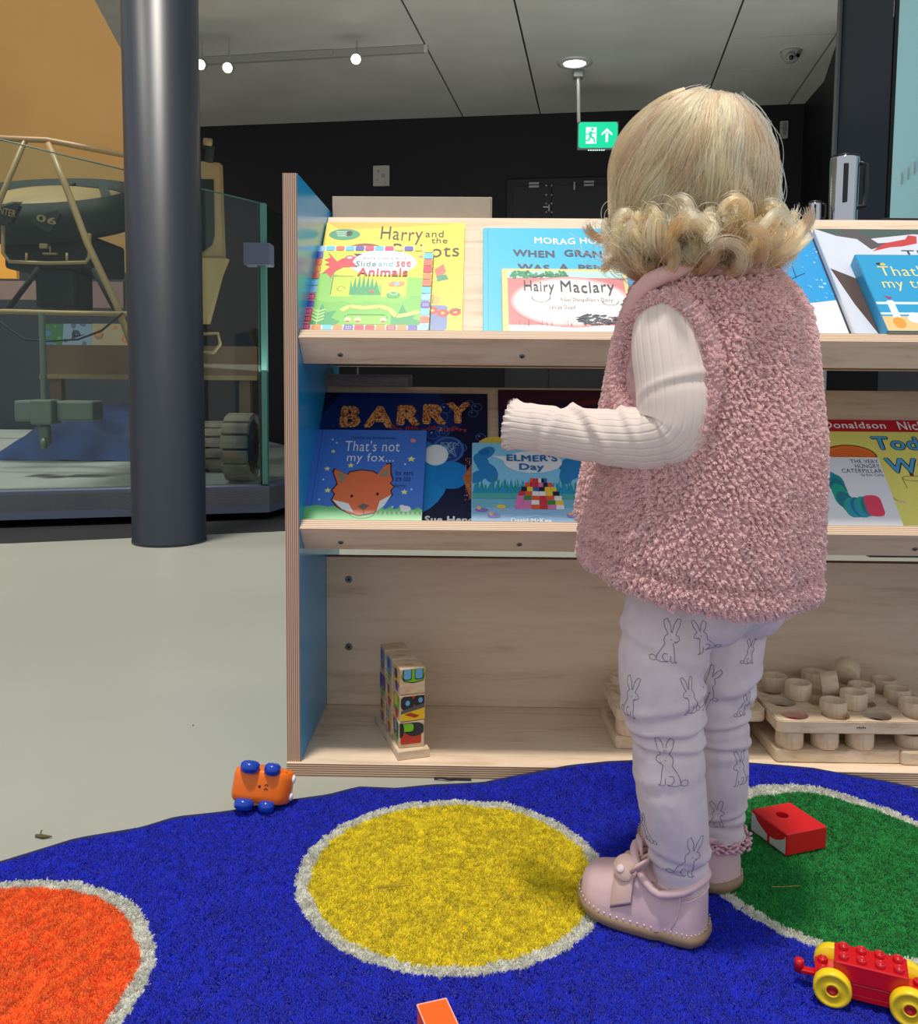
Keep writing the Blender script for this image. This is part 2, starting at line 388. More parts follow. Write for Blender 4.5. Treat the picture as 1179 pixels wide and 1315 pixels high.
for i in range(8): BOX('indicator_lamp', (-11 + i * 2.7 - .7) * u, (-11 + i * 2.7 + .7) * u, .004, .012, -H2 - .006, -H2 + .001, m_exw, t)
BOX('status_lamp', 18 * u, 19.6 * u, .004, .012, -H2 - .006, -H2 + .001, m_exit, t)
top = CH - c.z
bm = bmesh.new(); tube(bm, [(-W2 + .008, .015, H2 - .002), (-W2 - .002, .015, top - .03)], 0.012, 10); obj('hanger_rod', bm, m_trim, t)
BOX('ceiling_mount', -W2 - .035, -W2 + .03, -.02, .05, top - .05, top - .001, m_sign, t, .004)
# ceiling camera
c = on_ceil(1016, 66); t = thing('security_camera', 'small dome security camera under the ceiling panel', 'camera', c)
m_cw = mat('camera_casing', (150, 152, 146), 0.4); m_lens = mat('camera_lens', (8, 8, 10), 0.1)
bm = bmesh.new(); lathe(bm, [(0, -.07), (.03, -.065), (.052, -.04), (.062, -.01), (.066, 0.0)], 24); obj('dome', bm, m_cw, t, True)
bm = bmesh.new(); lathe(bm, [(0, .034), (.018, .032), (.028, .0), (.028, -.01)], 18, axis_m((-.02, -.05, -.05), (-.2, -1, -.5))); obj('camera_head', bm, m_cw, t, True)
bm = bmesh.new(); lathe(bm, [(0, .038), (.014, .036), (.016, .02)], 16, axis_m((-.02, -.05, -.05), (-.2, -1, -.5))); obj('lens', bm, m_lens, t, True)
bm = bmesh.new(); lathe(bm, [(0, .004), (.011, .004), (.011, -.01)], 12, axis_m((.022, -.06, -.045), (0, -1, -.5))); obj('sensor', bm, m_lens, t)
# double door and fittings on the dark wall
m_door = mat('door_black', (13, 14, 19), 0.5); m_frame = mat('door_frame', (9, 10, 13), 0.5); m_steel = mat('brushed_steel', (150, 152, 156), 0.35, 0.7)
RW = Matrix.Translation(Vector((bw.x, 7.2, 0))) @ Matrix.Rotation(-YW, 4, 'Z')
def on_wall(x, y):
    d = px(x, y, 1) - CAMP; o = Vector((bw.x, 7.2, 0)); tt = (o - CAMP).dot(wn) / d.dot(wn); q = CAMP + d * tt
    return (q - o).dot(wd), q.z
x0, zt = on_wall(652, 232); x1, _ = on_wall(792, 232); xm, _ = on_wall(709, 250)
d = BOX('door_1', x0, x1, -.03, -.001, 0, zt, m_frame); struct(d); d.matrix_world = RW
BOX('door_leaf', x0 + .05, xm - .004, -.05, -.025, .01, zt - .06, m_door, d); BOX('door_leaf', xm + .004, x1 - .05, -.05, -.025, .01, zt - .06, m_door, d)
for (a, b, c_, e_) in ((680, 236, 693, 243), (750, 234, 763, 241)):
    p0, p1 = on_wall(a, e_), on_wall(c_, b)
    BOX('door_closer_plate', p0[0], p1[0], -.062, -.05, p0[1], (p0[1] + p1[1]) / 2 - .004, m_steel, d); BOX('door_closer_plate', p0[0], p1[0], -.062, -.05, (p0[1] + p1[1]) / 2 + .004, p1[1], m_steel, d)
for x, y in ((702, 240), (709, 240), (702, 252), (709, 252), (702, 263), (709, 263), (702, 274), (709, 274)):
    p0 = on_wall(x, y); bm = bmesh.new(); lathe(bm, [(0.007, -.052), (.007, -.056)], 8, Matrix.Rotation(PI / 2, 4, 'X') @ Matrix.Translation((p0[0], p0[1], .1))); 
    bmesh.ops.delete(bm, geom=list(bm.verts), context='VERTS'); bx(bm, p0[0] - .006, p0[0] + .006, -.056, -.05, p0[1] - .006, p0[1] + .006, .002); obj('rivet', bm, m_steel, d)
p0 = on_wall(704, 268); bm = bmesh.new(); tube(bm, [(p0[0] - .035, -.075, p0[1]), (p0[0], -.075, p0[1]), (p0[0], -.05, p0[1])], .006, 8); bx(bm, p0[0] + .004, p0[0] + .016, -.06, -.05, p0[1] - .03, p0[1] + .02); obj('door_handle', bm, m_steel, d)
p0 = on_wall(738, 239); BOX('door_catch', p0[0] - .006, p0[0] + .006, -.06, -.05, p0[1] - .04, p0[1] + .02, m_steel, d)
def plate(x0_, y0_, x1_, y1_, m, lab, cat, dots):
    a, b = on_wall(x0_, y1_), on_wall(x1_, y0_)
    t = thing('wall_control_panel', lab, cat, RW @ Vector(((a[0] + b[0]) / 2, 0, a[1])), rz=-YW); w_, h_ = (b[0] - a[0]) / 2, b[1] - a[1]
    BOX('backplate', -w_, w_, -.03, -.001, 0, h_, m, t, .006)
    for dx, dz, r in dots: bm = bmesh.new(); bx(bm, dx * w_ - r, dx * w_ + r, -.036, -.03, dz * h_ - r, dz * h_ + r, .002); obj('button', bm, m_steel, t)
m_pl = mat('panel_grey', (170, 166, 158), 0.5)
plate(480, 213, 501, 240, m_pl, 'grey wall control panel with small buttons on the dark back wall', 'control panel', [(.3, .5, .014), (-.3, .72, .008), (-.45, .3, .006), (.5, .15, .008)])
m_sw = mat('switch_beige', (150, 152, 140), 0.5)
plate(1000.5, 156, 1012, 179, m_sw, 'narrow beige switch plate on the dark wall beside the tall trim', 'switch', [(0, .75, .012), (0, .5, .014), (0, .25, .01)])
plate(981, 156, 991, 179, m_sw, 'narrow beige switch plate half hidden by the curly blond hair', 'switch', [(0, .7, .012), (0, .4, .012)])
p0 = on_wall(978, 148); tag(BOX('wall_sensor', -.012, .012, -.03, -.001, -.025, .025, m_sw, None, .004), 'tiny pale sensor high on the dark wall beside the hair', 'sensor').matrix_world = RW @ Matrix.Translation((p0[0], 0, p0[1]))
# right side: dark column of the glazed wall, window
m_navy = mat('navy_cladding', (38, 46, 60), 0.35); m_navy2 = mat('navy_dark', (14, 17, 24), 0.5)  # second tone is a darker navy for wall, trims and counter body
def vprism(name, pts, z0, z1, m): bm = bmesh.new(); prism(bm, pts, z0, z1); return struct(obj(name, bm, m))
a1, a2 = px(1046, 300, 6.6), px(1081, 300, 5.0)
vprism('wall_right', [(px(1022, 300, 6.9).x, 6.9), (px(1050, 300, 6.3).x, 6.3), (px(1074, 300, 5.2).x, 5.2), (4.6, 5.2), (4.6, 7.0)], 0, 3.6, m_navy2)
e0, e1 = px(1072, 200, 4.3), px(1139, 200, 3.9)
vprism('trim_1', [(e0.x, 4.3), (e1.x, 3.9), (e1.x + .1, 4.2), (e0.x + .12, 4.6)], 0, 3.4, m_navy)
bm = bmesh.new(); bx(bm, e0.x - .012, e0.x, 4.28, 4.31, 0, 3.4); struct(obj('trim_2', bm, mat('pale_edge_strip', (96, 100, 104), 0.5)))
e2 = px(1145, 200, 3.85)
vprism('trim_3', [(e1.x, 3.88), (e2.x, 3.84), (e2.x + .05, 3.92), (e1.x + .05, 4.0)], 0, 3.4, m_navy2)
m_win = mat('frosted_glass', (140, 178, 182), 0.25, emit=((120, 170, 176), 0.35));  # emission stands in for daylight coming through the pane
f0 = px(1150, 100, 3.84)
win = vprism('window_1', [(e2.x, 3.84), (3.2, 2.6), (3.23, 2.63), (e2.x + .03, 3.87)], .3, 3.4, m_win)
m_dot = mat('manifestation_dots', (190, 215, 215), 0.4)
for i in range(9):
    tpos = .02 + i * .013; X_ = e2.x + (3.2 - e2.x) * tpos; Y_ = 3.84 - 1.24 * tpos; zz = 1.42 + i * .018
    bm = bmesh.new(); tube(bm, [(X_ - .004, Y_ - .006, zz), (X_ - .004, Y_ - .006, zz + .05)], .006, 6); obj('glass_marking', bm, m_dot, win)
g0_, g1_ = px(1157, 277, 3.6), px(1200, 235, 3.4)
bm = bmesh.new(); prism(bm, [(g0_.x, 1.1), (g1_.x + .6, 1.1), (g1_.x + .6, 2.1), (g1_.x, g1_.z), (g0_.x, g0_.z)], -3.3, -3.25, RX); struct(obj('trim_4', bm, m_navy2))
# column
c = pz(218, 703, 0); D_ = c.y + .12; rc = .128
bm = bmesh.new(); lathe(bm, [(rc + .002, 0), (rc + .002, .01), (rc, .012), (rc, 4.5)], 48); o = obj('pillar_round', bm, m_col, None, True); o.location = (px(218, 703, D_).x, D_, 0); struct(o); o.name = 'column'
# café shelf with steel jugs, behind the bookshelf
m_cnt = mat('counter_dark', (24, 26, 32), 0.4)
t = thing('service_counter', 'dark counter behind the bookshelf under the steel flasks', 'counter', (1.95, 3.1, 0))
BOX('counter_top', -.6, .7, -.2, .3, 1.09, 1.12, m_cnt, t, .003); BOX('counter_body', -.55, .7, -.12, .3, 0, 1.09, m_navy2, t)
m_chr = mat('polished_steel', (200, 202, 206), 0.08, 1.0); m_blk = mat('black_plastic', (22, 23, 28), 0.35)
def flask(name, x, y0_, y1_, rpx, lab):
    D = 3.05; s = D / 1140; base = px(x, y1_, D); hh = (y1_ - y0_) * s; r = rpx * s
    t = thing(name, lab, 'jug', (base.x, D, 1.12), group=None)
    hh += base.z - 1.12
    bm = bmesh.new(); lathe(bm, [(r * .92, 0), (r * 1.05, .003), (r * 1.05, .012), (r, .016), (r, hh - .012), (r * .96, hh - .004)], 32); obj('body', bm, m_chr, t, True)
    bm = bmesh.new(); lathe(bm, [(r * .97, hh - .006), (r * .99, hh), (r * .5, hh + .004), (0, hh + .005)], 28); obj('lid', bm, m_blk, t, True)
    bm = bmesh.new(); tube(bm, [(r * .9, -.01, hh * .9), (r * 1.45, -.01, hh * .88), (r * 1.5, -.01, hh * .5), (r * 1.45, -.01, hh * .28), (r * .9, -.01, hh * .26)], r * .17, 10); obj('handle', bm, m_blk, t, True)
    bm = bmesh.new(); bx(bm, -r * .45, -r * .1, -r * 1.02, -r * .85, hh * .3, hh * .86, .003); obj('gauge_strip', bm, m_blk, t)
flask('steel_flask', 1082, 204, 277, 17.5, 'tall polished steel flask with black handle above the shelf')
flask('steel_cup', 1046, 260, 277, 8, 'small polished steel jug beside the tall flask')

# ------------------------------------------------------------------ museum case with a flying machine
m_glass = mat('case_glass', (226, 242, 236), 0.0, Transmission_Weight=1.0, IOR=1.3, Alpha=1.0)
m_gedge = mat('glass_edge', (84, 140, 128), 0.3)
pA, pB, pC = pz(-120, 682, 0), pz(346, 667, 0), px(470, 620, 4.6)
pA = Vector((pA.x, pA.y, 0)); pB = Vector((pB.x, pB.y, 0)); pC = Vector((pC.x, 4.75, 0))
case = thing('display_case', 'low grey plinth with tall sloping glass panes around the exhibit', 'display case', pB)
def loc(p): return Vector((p.x - pB.x, p.y - pB.y, p.z))
def wallbox(name, a, b, z0, z1a, z1b, th, m, parent, inset=0):
    d = (b - a); d.z = 0; n = Vector((-d.y, d.x, 0)).normalized()
    a, b = loc(a) + n * inset, loc(b) + n * inset
    bm = bmesh.new(); vs = []
    for p, zt in ((a, z1a), (b, z1b)):
        for q in (p, p + n * th): vs.append((bm.verts.new((q.x, q.y, z0)), bm.verts.new((q.x, q.y, zt))))
    (a0, a1), (a2, a3), (b0, b1), (b2, b3) = vs
    for f in ((a0, b0, b1, a1), (a2, a3, b3, b2), (a0, a1, a3, a2), (b0, b2, b3, b1), (a1, b1, b3, a3), (a0, a2, b2, b0)): bm.faces.new(f)
    return obj(name, bm, m, parent)
PH = .141
wallbox('plinth_panel', pA, pB, 0.03, PH, PH, .05, m_plinth, case); wallbox('plinth_panel', pB, pC, 0.03, PH, PH, .05, m_plinth, case)
bm = bmesh.new(); prism(bm, [(loc(p).x, loc(p).y) for p in (pA, pB, pC, Vector((-2.0, 7.5, 0)), Vector((-6.5, 7.5, 0)))], 0.06, .128); obj('deck', bm, noisy('deck_grey', (150, 152, 152), (136, 138, 138), 3, .6), case)
gin = .06
zA = px(-120, 140, pA.y).z; zB = px(336, 258, pB.y).z
w1 = wallbox('glass_pane', pA, pB, PH + .001, zA, zB, .012, m_glass, case, gin)
w2 = wallbox('glass_pane', pB + Vector((.02, .03, 0)), pC, PH + .001, zB, zB - .08, .012, m_glass, case, gin)
d_ = (pB - pA).normalized(); nn = Vector((-d_.y, d_.x, 0)); e = loc(pB) + nn * gin - d_ * .012
BOX('glass_edge_strip', e.x - .010, e.x + .012, e.y - .012, e.y + .018, PH, zB, m_gedge, case)
bm = bmesh.new(); tube(bm, [loc(pA) + nn * (gin + .006) + Vector((0, 0, zA)), e + Vector((0, .006, zB))], .003, 6); obj('glass_top_edge', bm, m_gedge, case)
c = px(327, 325, pB.y); BOX('glass_clamp', e.x - .075, e.x + .035, e.y - .035, e.y + .05, c.z - .045 , c.z + .045, m_plinth, case, .004)
# exhibit
m_tube = mat('khaki_tube', (160, 132, 88), 0.4); m_green = noisy('dark_green_canvas', (30, 42, 36), (22, 30, 27), 4, .8); m_khaki = noisy('khaki_panel', (150, 128, 84), (136, 114, 74), 3, .6)
ex = thing('flying_machine', 'khaki tubular framed flying machine with a dark round duct behind glass', 'aircraft', (-1.9, 4.6, .128))
EO = Vector((-1.9, 4.6, .128))
def T(name, pts, D, r, m=None, seg=10):
    bm = bmesh.new(); tube(bm, [px(x, y, d) - EO for (x, y), d in zip(pts, D if hasattr(D, '__len__') else [D] * len(pts))], r, seg); return obj(name, bm, m or m_tube, ex, True)
T('top_rail', [(-60, 172), (10, 178), (60, 180), (160, 199), (280, 222)], [4.3, 4.3, 4.3, 4.4, 4.5], .014)
T('frame_tube', [(-40, 340), (0, 258), (32, 181)], 4.3, .013)
T('frame_tube', [(62, 184), (85, 240), (112, 312), (150, 392), (168, 440)], [4.3, 4.28, 4.26, 4.2, 4.2], .016)
T('frame_tube', [(-60, 402), (10, 400), (80, 402), (160, 403), (230, 400)], 4.15, .012)
T('frame_tube', [(50, 345), (10, 398)], 4.5, .014, m_green); T('frame_tube', [(120, 345), (148, 398)], 4.5, .014, m_green)
T('frame_tube', [(4, 290), (4, 325), (12, 336), (60, 338), (110, 337), (115, 330), (115, 300)], 4.4, .009)
for x in (34, 86): T('frame_tube', [(x, 325), (x, 337)], 4.4, .006)
# ducted rotor: a dark ring seen from below with a tan inside
cD = px(62, 268, 5.0) - EO
bm = bmesh.new(); Mt = Matrix.Translation(cD) @ Matrix.Rotation(math.radians(20), 4, 'X')
lathe(bm, [(.40, .06), (.46, .10), (.50, .04), (.51, -.06), (.47, -.10), (.42, -.06), (.40, .06)], 48, Mt, cap0=False, cap1=False); obj('duct_ring', bm, m_green, ex, True)
bm = bmesh.new(); lathe(bm, [(0, .10), (.2, .095), (.40, .055), (.42, -.04), (.40, .045), (.2, .085), (0, .09)], 40, Mt); obj('duct_lining', bm, m_khaki, ex, True)
bm = bmesh.new(); bx(bm, -.06, .0, -.42, .42, .02, .08, M_=Mt); bx(bm, .28, .33, -.3, .3, .02, .08, M_=Mt @ Matrix.Rotation(.4, 4, 'Z')); obj('duct_strut', bm, m_green, ex)
T('drive_housing', [(45, 330), (45, 395)], 4.7, .0, m_green) if 0 else None
bm = bmesh.new(); 
for (x0_, y0_, x1_, y1_, d0, d1) in ((5, 300, 115, 345, 4.7, 5.2), (45, 345, 95, 395, 4.7, 4.95)):
    p0, p1 = px(x0_, y1_, d0) - EO, px(x1_, y0_, d0) - EO; bx(bm, p0.x, p1.x, p0.y, p0.y + d1 - d0, p0.z, p1.z, .02)
obj('engine_block', bm, m_green, ex)
for x, y, s_ in ((8, 274, 'ENTER'), (60, 284, '06')):
    p0 = px(x, y, 4.36) - EO; bm = bmesh.new(); kk = 4.36 / 1140
    prism(bm, [(-17 * kk, 9 * kk), (17 * kk, 9 * kk), (19 * kk, 4 * kk), (2 * kk, -13 * kk), (-4 * kk, -13 * kk), (-19 * kk, 4 * kk)], -.03, 0, Matrix.Translation(p0) @ Matrix.Rotation(-.3, 4, 'Y') @ RX)
    k_ = obj('placard', bm, m_green, ex)
    V, Fc = text_polys(s_, .02); me = bpy.data.meshes.new('placard_lettering'); mx = max(v[0] for v in V)
    Mp = Matrix.Translation(p0 + Vector((0, -.004, 0))) @ Matrix.Rotation(.22, 4, 'Y') @ RX
    me.from_pydata([Mp @ Vector(((v[0] / mx - .5) * 26 * kk, (v[1] - .2) * 12 * kk, .002)) for v in V], [], Fc); link('placard_lettering', me, m_khaki, k_)
p0 = px(54, 316, 4.45) - EO; bm = bmesh.new(); bx(bm, p0.x - .015, p0.x + .025, p0.y, p0.y + .02, p0.z - .012, p0.z + .012, .003); tube(bm, [p0 + Vector((.04, 0, 0)), p0 + Vector((.04, 0, -.03))], .004); bx(bm, p0.x, p0.x + .07, p0.y, p0.y + .02, p0.z - .04, p0.z - .032); obj('instrument_bracket', bm, m_khaki, ex)
# hull sling and caster foot
T('sling_rope', [(-10, 405), (15, 425), (32, 436), (60, 438), (100, 436), (130, 425), (158, 402)], 4.12, .005, m_green)
m_met = mat('grey_green_metal', (104, 114, 104), 0.45, .3)
bm = bmesh.new(); p0 = px(58, 545, 4.0) - EO; s_ = 4.0 / 1140
bx(bm, p0.x - 14 * s_, p0.x + 14 * s_, p0.y - .04, p0.y + .06, px(58, 545, 4).z - .128, px(58, 513, 4).z - .128, .008); tube(bm, [(p0.x, p0.y, px(58, 515, 4).z - .128), (p0.x, p0.y, px(58, 402, 4).z - .128)], .014, 10); obj('caster_post', bm, m_met, ex)
bm = bmesh.new(); bx(bm, p0.x + 14 * s_, p0.x + 62 * s_, p0.y, p0.y + .12, px(0, 540, 4).z - .128, px(0, 514, 4).z - .128, .01); obj('ballast_block', bm, m_met, ex); bm = bmesh.new(); bx(bm, p0.x - 40 * s_, p0.x - 14 * s_, p0.y, p0.y + .12, px(0, 541, 4).z - .128, px(0, 514, 4).z - .128, .01); obj('ballast_block', bm, m_met, ex)
bm = bmesh.new(); zb = px(58, 577, 4).z - .128; bx(bm, p0.x - .022, p0.x + .022, p0.y - .02, p0.y + .02, zb + .02, zb + .11, .01); obj('caster_fork', bm, m_met, ex)
bm = bmesh.new(); lathe(bm, [(.01, -.012), (.026, -.012), (.03, -.004), (.03, .004), (.026, .012), (.01, .012)], 20, axis_m((p0.x, p0.y - .01, max(zb, 0) + .03), (1, .2, 0))); obj('caster_wheel', bm, m_met, ex, True)
# tan tail fin with a big letter, right of the column
m_fin = noisy('tan_fin', (160, 134, 88), (148, 122, 78), 3, .6)
bm = bmesh.new(); k = 4.5
def vp(x, y, D): q = px(x, y, D) - EO; return (q.x, q.z)
prism(bm, [vp(215, 205, k), vp(284, 211, k), vp(288, 330, k), vp(215, 330, k)], -(k - EO.y) - .03, -(k - EO.y) + .03, RX); obj('tail_fin', bm, m_fin, ex)
bm = bmesh.new(); prism(bm, [vp(215, 331, k - .05), vp(293, 333, k - .05), vp(285, 352, k - .05), vp(268, 416, k - .05), vp(215, 416, k - .05)], -(k - .05 - EO.y) - .03, -(k - .05 - EO.y) + .03, RX); obj('tail_flap', bm, m_fin, ex)
V, Fc = text_polys('J', .05); me = bpy.data.meshes.new('fin_letter'); a, b = vp(240, 302, k), vp(277, 232, k); mx, my = max(v[0] for v in V), max(v[1] for v in V)
me.from_pydata([(a[0] + v[0] / mx * (b[0] - a[0]), k - EO.y - .034, a[1] + v[1] / my * (b[1] - a[1])) for v in V], [], Fc); link('fin_letter', me, m_green, ex)
T('hinge_ring', [(262, 429), (280, 428), (283, 442), (274, 453), (262, 452)], 4.35, .008, m_khaki)
T('exhaust_pipe', [(262, 185), (270, 190), (268, 208)], 4.4, .022, m_green); T('exhaust_pipe', [(262, 182), (272, 183)], 4.38, .018, m_khaki)
# tracked wheels
m_tyre = noisy('muddy_tread', (158, 142, 126), (116, 106, 98), 9, .8); m_gum = mat('tread_gap', (24, 24, 26), 0.8)
for (xc, yt, yb, wpx, D, lab) in ((310, 524, 612, 33, 3.95, 'muddy ribbed rover wheel nearest the glass corner'), (277, 515, 580, 32, 4.35, 'muddy ribbed rover wheel half behind the column')):
    s_ = D / 1140; c0 = px(xc, (yt + yb) / 2, D); r = (yb - yt) * s_ / 2; c0.z = .128 + r
    t = thing('ribbed_wheel', lab, 'wheel', c0, group=None); hw = wpx * s_ / 2; RY = Matrix.Rotation(PI / 2, 4, 'Y')
    bm = bmesh.new(); lathe(bm, [(r * .5, -hw * .9), (r * .82, -hw * .85), (r * .88, 0), (r * .82, hw * .85), (r * .5, hw * .9)], 28, RY); obj('tyre', bm, m_gum, t, True)
    for k2 in range(14):
        a_ = 2 * PI * k2 / 14; bm = bmesh.new()
        P = []
        for aa, rr in ((-.185, r * .8), (-.19, r * .985), (0, r), (.19, r * .985), (.185, r * .8)): P.append((rr * math.cos(a_ + aa), rr * math.sin(a_ + aa)))
        prism(bm, P, -hw, hw, RY); bmesh.ops.bevel(bm, geom=[e_ for e_ in bm.edges], offset=.003, segments=1, affect='EDGES'); obj('tread_block', bm, m_tyre, t)
    bm = bmesh.new(); lathe(bm, [(r * .3, -hw * 1.05), (r * .4, -hw), (r * .4, hw), (r * .3, hw * 1.1)], 18, RY); obj('hub', bm, m_gum, t, True)
# things at the back of the case
m_blue = noisy('blue_tarpaulin', (52, 82, 140), (30, 50, 100), 6, .45)
bm = bmesh.new(); bmesh.ops.create_grid(bm, x_segments=40, y_segments=20, size=1)
for v in bm.verts:
    x, y = v.co.x, v.co.y; h = .30 * max(0, 1 - x * x * .9) * max(0, 1 - y * y) ** .5 + .03 * noise.noise(Vector((x * 3, y * 3, 0)))
    v.co = Vector((x * .55, y * .3, max(.0, h)))
q0 = px(130, 560, 5.0); o = tag(obj('tarpaulin', bm, m_blue, None, True), 'crumpled blue tarpaulin heaped on the deck behind the glass', 'tarpaulin'); o.location = (q0.x, 5.1, .129)
t = thing('exhibit_bench', 'brown reading rail with tilted picture panels behind the machine', 'display board', (px(110, 470, 5.6).x, 5.6, .128))
def W3(x, y, D): return px(x, y, D) - t.location
m_brown = noisy('brown_rail', (118, 90, 60), (104, 78, 52), 3, .6)
a, b = W3(52, 480, 5.6), W3(330, 445, 5.6); BOX('rail_board', a.x, b.x, 0, .05, a.z, b.z, m_brown, t); BOX('rail_lip', a.x, b.x, -.02, .03, a.z - .03, a.z, m_khaki, t)
BOX('support', a.x + .05, a.x + .12, .02, .08, 0, a.z, m_brown, t); BOX('support', b.x - .12, b.x - .05, .02, .08, 0, a.z, m_brown, t)
INK = vcol_mat('printed_ink', .35)
for i, (x0_, x1_, cols_) in enumerate(((52, 80, [(60, 110, 70), (90, 150, 60), (70, 120, 170)]), (80, 116, [(130, 150, 170), (90, 104, 120), (60, 66, 80)]), (117, 163, [(170, 150, 120), (140, 110, 90), (190, 120, 70)]))):
    a, b = W3(x0_, 445, 5.62), W3(x1_, 415, 5.62); A = Art(b.x - a.x, b.z - a.z)
    A.rect(0, 0, A.w, A.h, cols_[0])
    for k3 in range(12): A.ell(R.uniform(0, A.w), R.uniform(0, A.h), A.w * R.uniform(.05, .16), A.h * R.uniform(.05, .2), R.choice(cols_), R.uniform(0, 3))
    if i == 1: A.poly([(A.w * .3, A.h * .3), (A.w * .8, A.h * .55), (A.w * .45, A.h * .5), (A.w * .35, A.h * .8)], (40, 46, 60))
    pn = BOX('picture_panel', 0, A.w, 0, A.h, -.006, 0, m_khaki, t); pn.location = a; pn.rotation_euler = (math.radians(78), 0, 0)
    A.build('picture', pn)
m_yel = mat('orange_panel', (236, 160, 50), .5, emit=((236, 150, 40), .25))
a, b = px(-60, 357, 6.3), px(20, 314, 6.3); tag(BOX('orange_display_board', a.x, b.x, 6.3, 6.34, a.z, b.z, m_yel), 'lit orange display board on the far side of the case', 'display board')
m_pink = noisy('pale_photo_board', (150, 120, 116), (128, 100, 100), 2, .6)
for (x0_, y0_, x1_, y1_, lab) in ((-60, 361, 48, 384, 'pale photo board with white writing under the orange board'), (93, 362, 158, 395, 'dusky pink display board behind the tube frame')):
    a, b = px(x0_, y1_, 6.3), px(x1_, y0_, 6.3); tag(BOX('photo_board', a.x, b.x, 6.3, 6.34, a.z, b.z, m_pink), lab, 'display board')
a, b = px(-80, 520, 7.9), px(420, 355, 7.9); o = BOX('wall_partition', a.x, b.x, 7.75, 7.85, .1, b.z + .0, mat('slate_partition', (44, 50, 62), .5)); struct(o)
# ------------------------------------------------------------------ bookshelf
UY = 1.29; UX = px(366.5, 700, UY).x
shelf = thing('bookshelf', 'birch plywood display bookshelf with blue inner side and tilted book tiers', 'bookshelf', (UX, UY, 0), rz=math.radians(-1.0))
SM = Matrix.Translation((UX, UY, 0)) @ Matrix.Rotation(math.radians(-1.0), 4, 'Z')
SI = SM.inverted()
m_maple = wood('maple_laminate', (232, 210, 184), (224, 200, 172), (206, 178, 148), (2.2, 26, 26))
m_mapleb = wood('maple_back', (232, 208, 180), (226, 200, 170), (206, 178, 148), (1.6, 18, 18), scale=1.6)
LP, DP = (226, 196, 168), (140, 98, 78)
m_plyx = ply('ply_edge_across', 'X', 330, LP, (150, 110, 92)); m_plyz = ply('ply_edge_up', 'Z', 300, LP, (146, 112, 92)); m_plyy = ply('ply_edge_tilt', 'Y', 300, (232, 206, 176), (176, 142, 116))
m_bluep = mat('blue_laminate', (34, 160, 226), 0.22)
TH, SW, SD = .0205, 1.25, .385
def board(name, x0, x1, y0, y1, z0, z1, mm, edge_axes, parent, bev=.0008):
    """box with face material 0 and ply edges on the faces along edge_axes"""
    bm = bmesh.new(); bx(bm, x0, x1, y0, y1, z0, z1, bev, 1)
    bmesh.ops.recalc_face_normals(bm, faces=bm.faces)
    for f in bm.faces:
        n = f.normal
        for ax, idx in edge_axes.items():
            if abs(n['xyz'.index(ax)]) > .7: f.material_index = idx
    return obj(name, bm, mm, parent)
def side(name, x, flip):
    bm = bmesh.new(); zt = .885
    prism(bm, [(0.0, TH), (SD, TH), (SD, .79), (.30, zt), (0.0, zt)], x, x + TH, Matrix(((0, 0, 1, 0), (1, 0, 0, 0), (0, 1, 0, 0), (0, 0, 0, 1))))
    bmesh.ops.recalc_face_normals(bm, faces=bm.faces)
    for f in bm.faces: f.material_index = 1 if abs(f.normal.x) < .5 else 0
    return obj(name, bm, [m_bluep, m_plyx], shelf)
side('side_panel', 0, 0); side('side_panel', SW - TH, 1)
board('base_board', -.0, SW, -.004, SD, 0, TH, [m_maple, m_plyz], {'x': 1, 'y': 1}, shelf)
board('back_panel', TH, SW - TH, .235, .253, TH, .285, [m_mapleb, m_plyz], {'z': 1}, shelf)
nT, tT = Vector((0, -1, 1)).normalized(), Vector((0, 1, 1)).normalized()
TI = {}
m_screw = mat('screw_zinc', (120, 122, 126), .35, .8); m_slot = mat('screw_slot', (20, 20, 22), .6)
def screw(p, d, r, parent):
    Mx = axis_m(p, d); bm = bmesh.new(); lathe(bm, [(r, -.001), (r, .0006), (r * .8, .0014), (0, .0014)], 16, Mx); s = obj('screw_head', bm, m_screw, parent)
    bm = bmesh.new(); lathe(bm, [(r * .42, .0014), (r * .42, .0018)], 6, Mx); obj('screw_socket', bm, m_slot, s)
for name, wF, lg in (('up', .653, .3255), ('low', .374, .3095)):
    Cc = Vector((0, 0, wF)) + tT * .018 - nT * .035
    Mt = Matrix(((1, 0, 0, 0), (0, tT.y, nT.y, Cc.y), (0, tT.z, nT.z, Cc.z), (0, 0, 0, 1)))
    TI[name] = Mt
    o = board('display_board', TH, SW - TH, 0, lg, -.012, 0, [m_maple, m_maple], {}, shelf); o.matrix_local = Mt
    o = board('ledge_lip', TH, SW - TH, -.018, 0, -.018, .035, [m_maple, m_plyy], {'z': 1}, shelf); o.matrix_local = Mt
    for xs in (.078, .345, .62, .93): screw(Mt @ Vector((xs, -.018, .001)), Mt.to_3x3() @ Vector((0, -1, 0)), .0042, o)
    for s_ in bpy.data.objects:
        if s_.name.startswith('screw_head') and s_.parent == o: s_.matrix_parent_inverse = Mt.inverted()
    top = Mt @ Vector((0, lg, -.006))
    b = board('rear_board', TH, SW - TH, 0, .012, -.24, 0, [m_maple, m_maple], {}, shelf); b.location = (0, top.y + .004, top.z - .004); b.rotation_euler = (math.radians(12), 0, 0)
board('rear_ledge', TH, SW - TH, .330, .384, .616, .632, [m_maple, m_plyz], {'y': 1}, shelf)
for xs, z_ in ((.060, .245), (.060, .125), (1.19, .245), (1.19, .125)): screw(Vector((xs, .2345, z_)), (0, -1, 0), .0062, shelf)

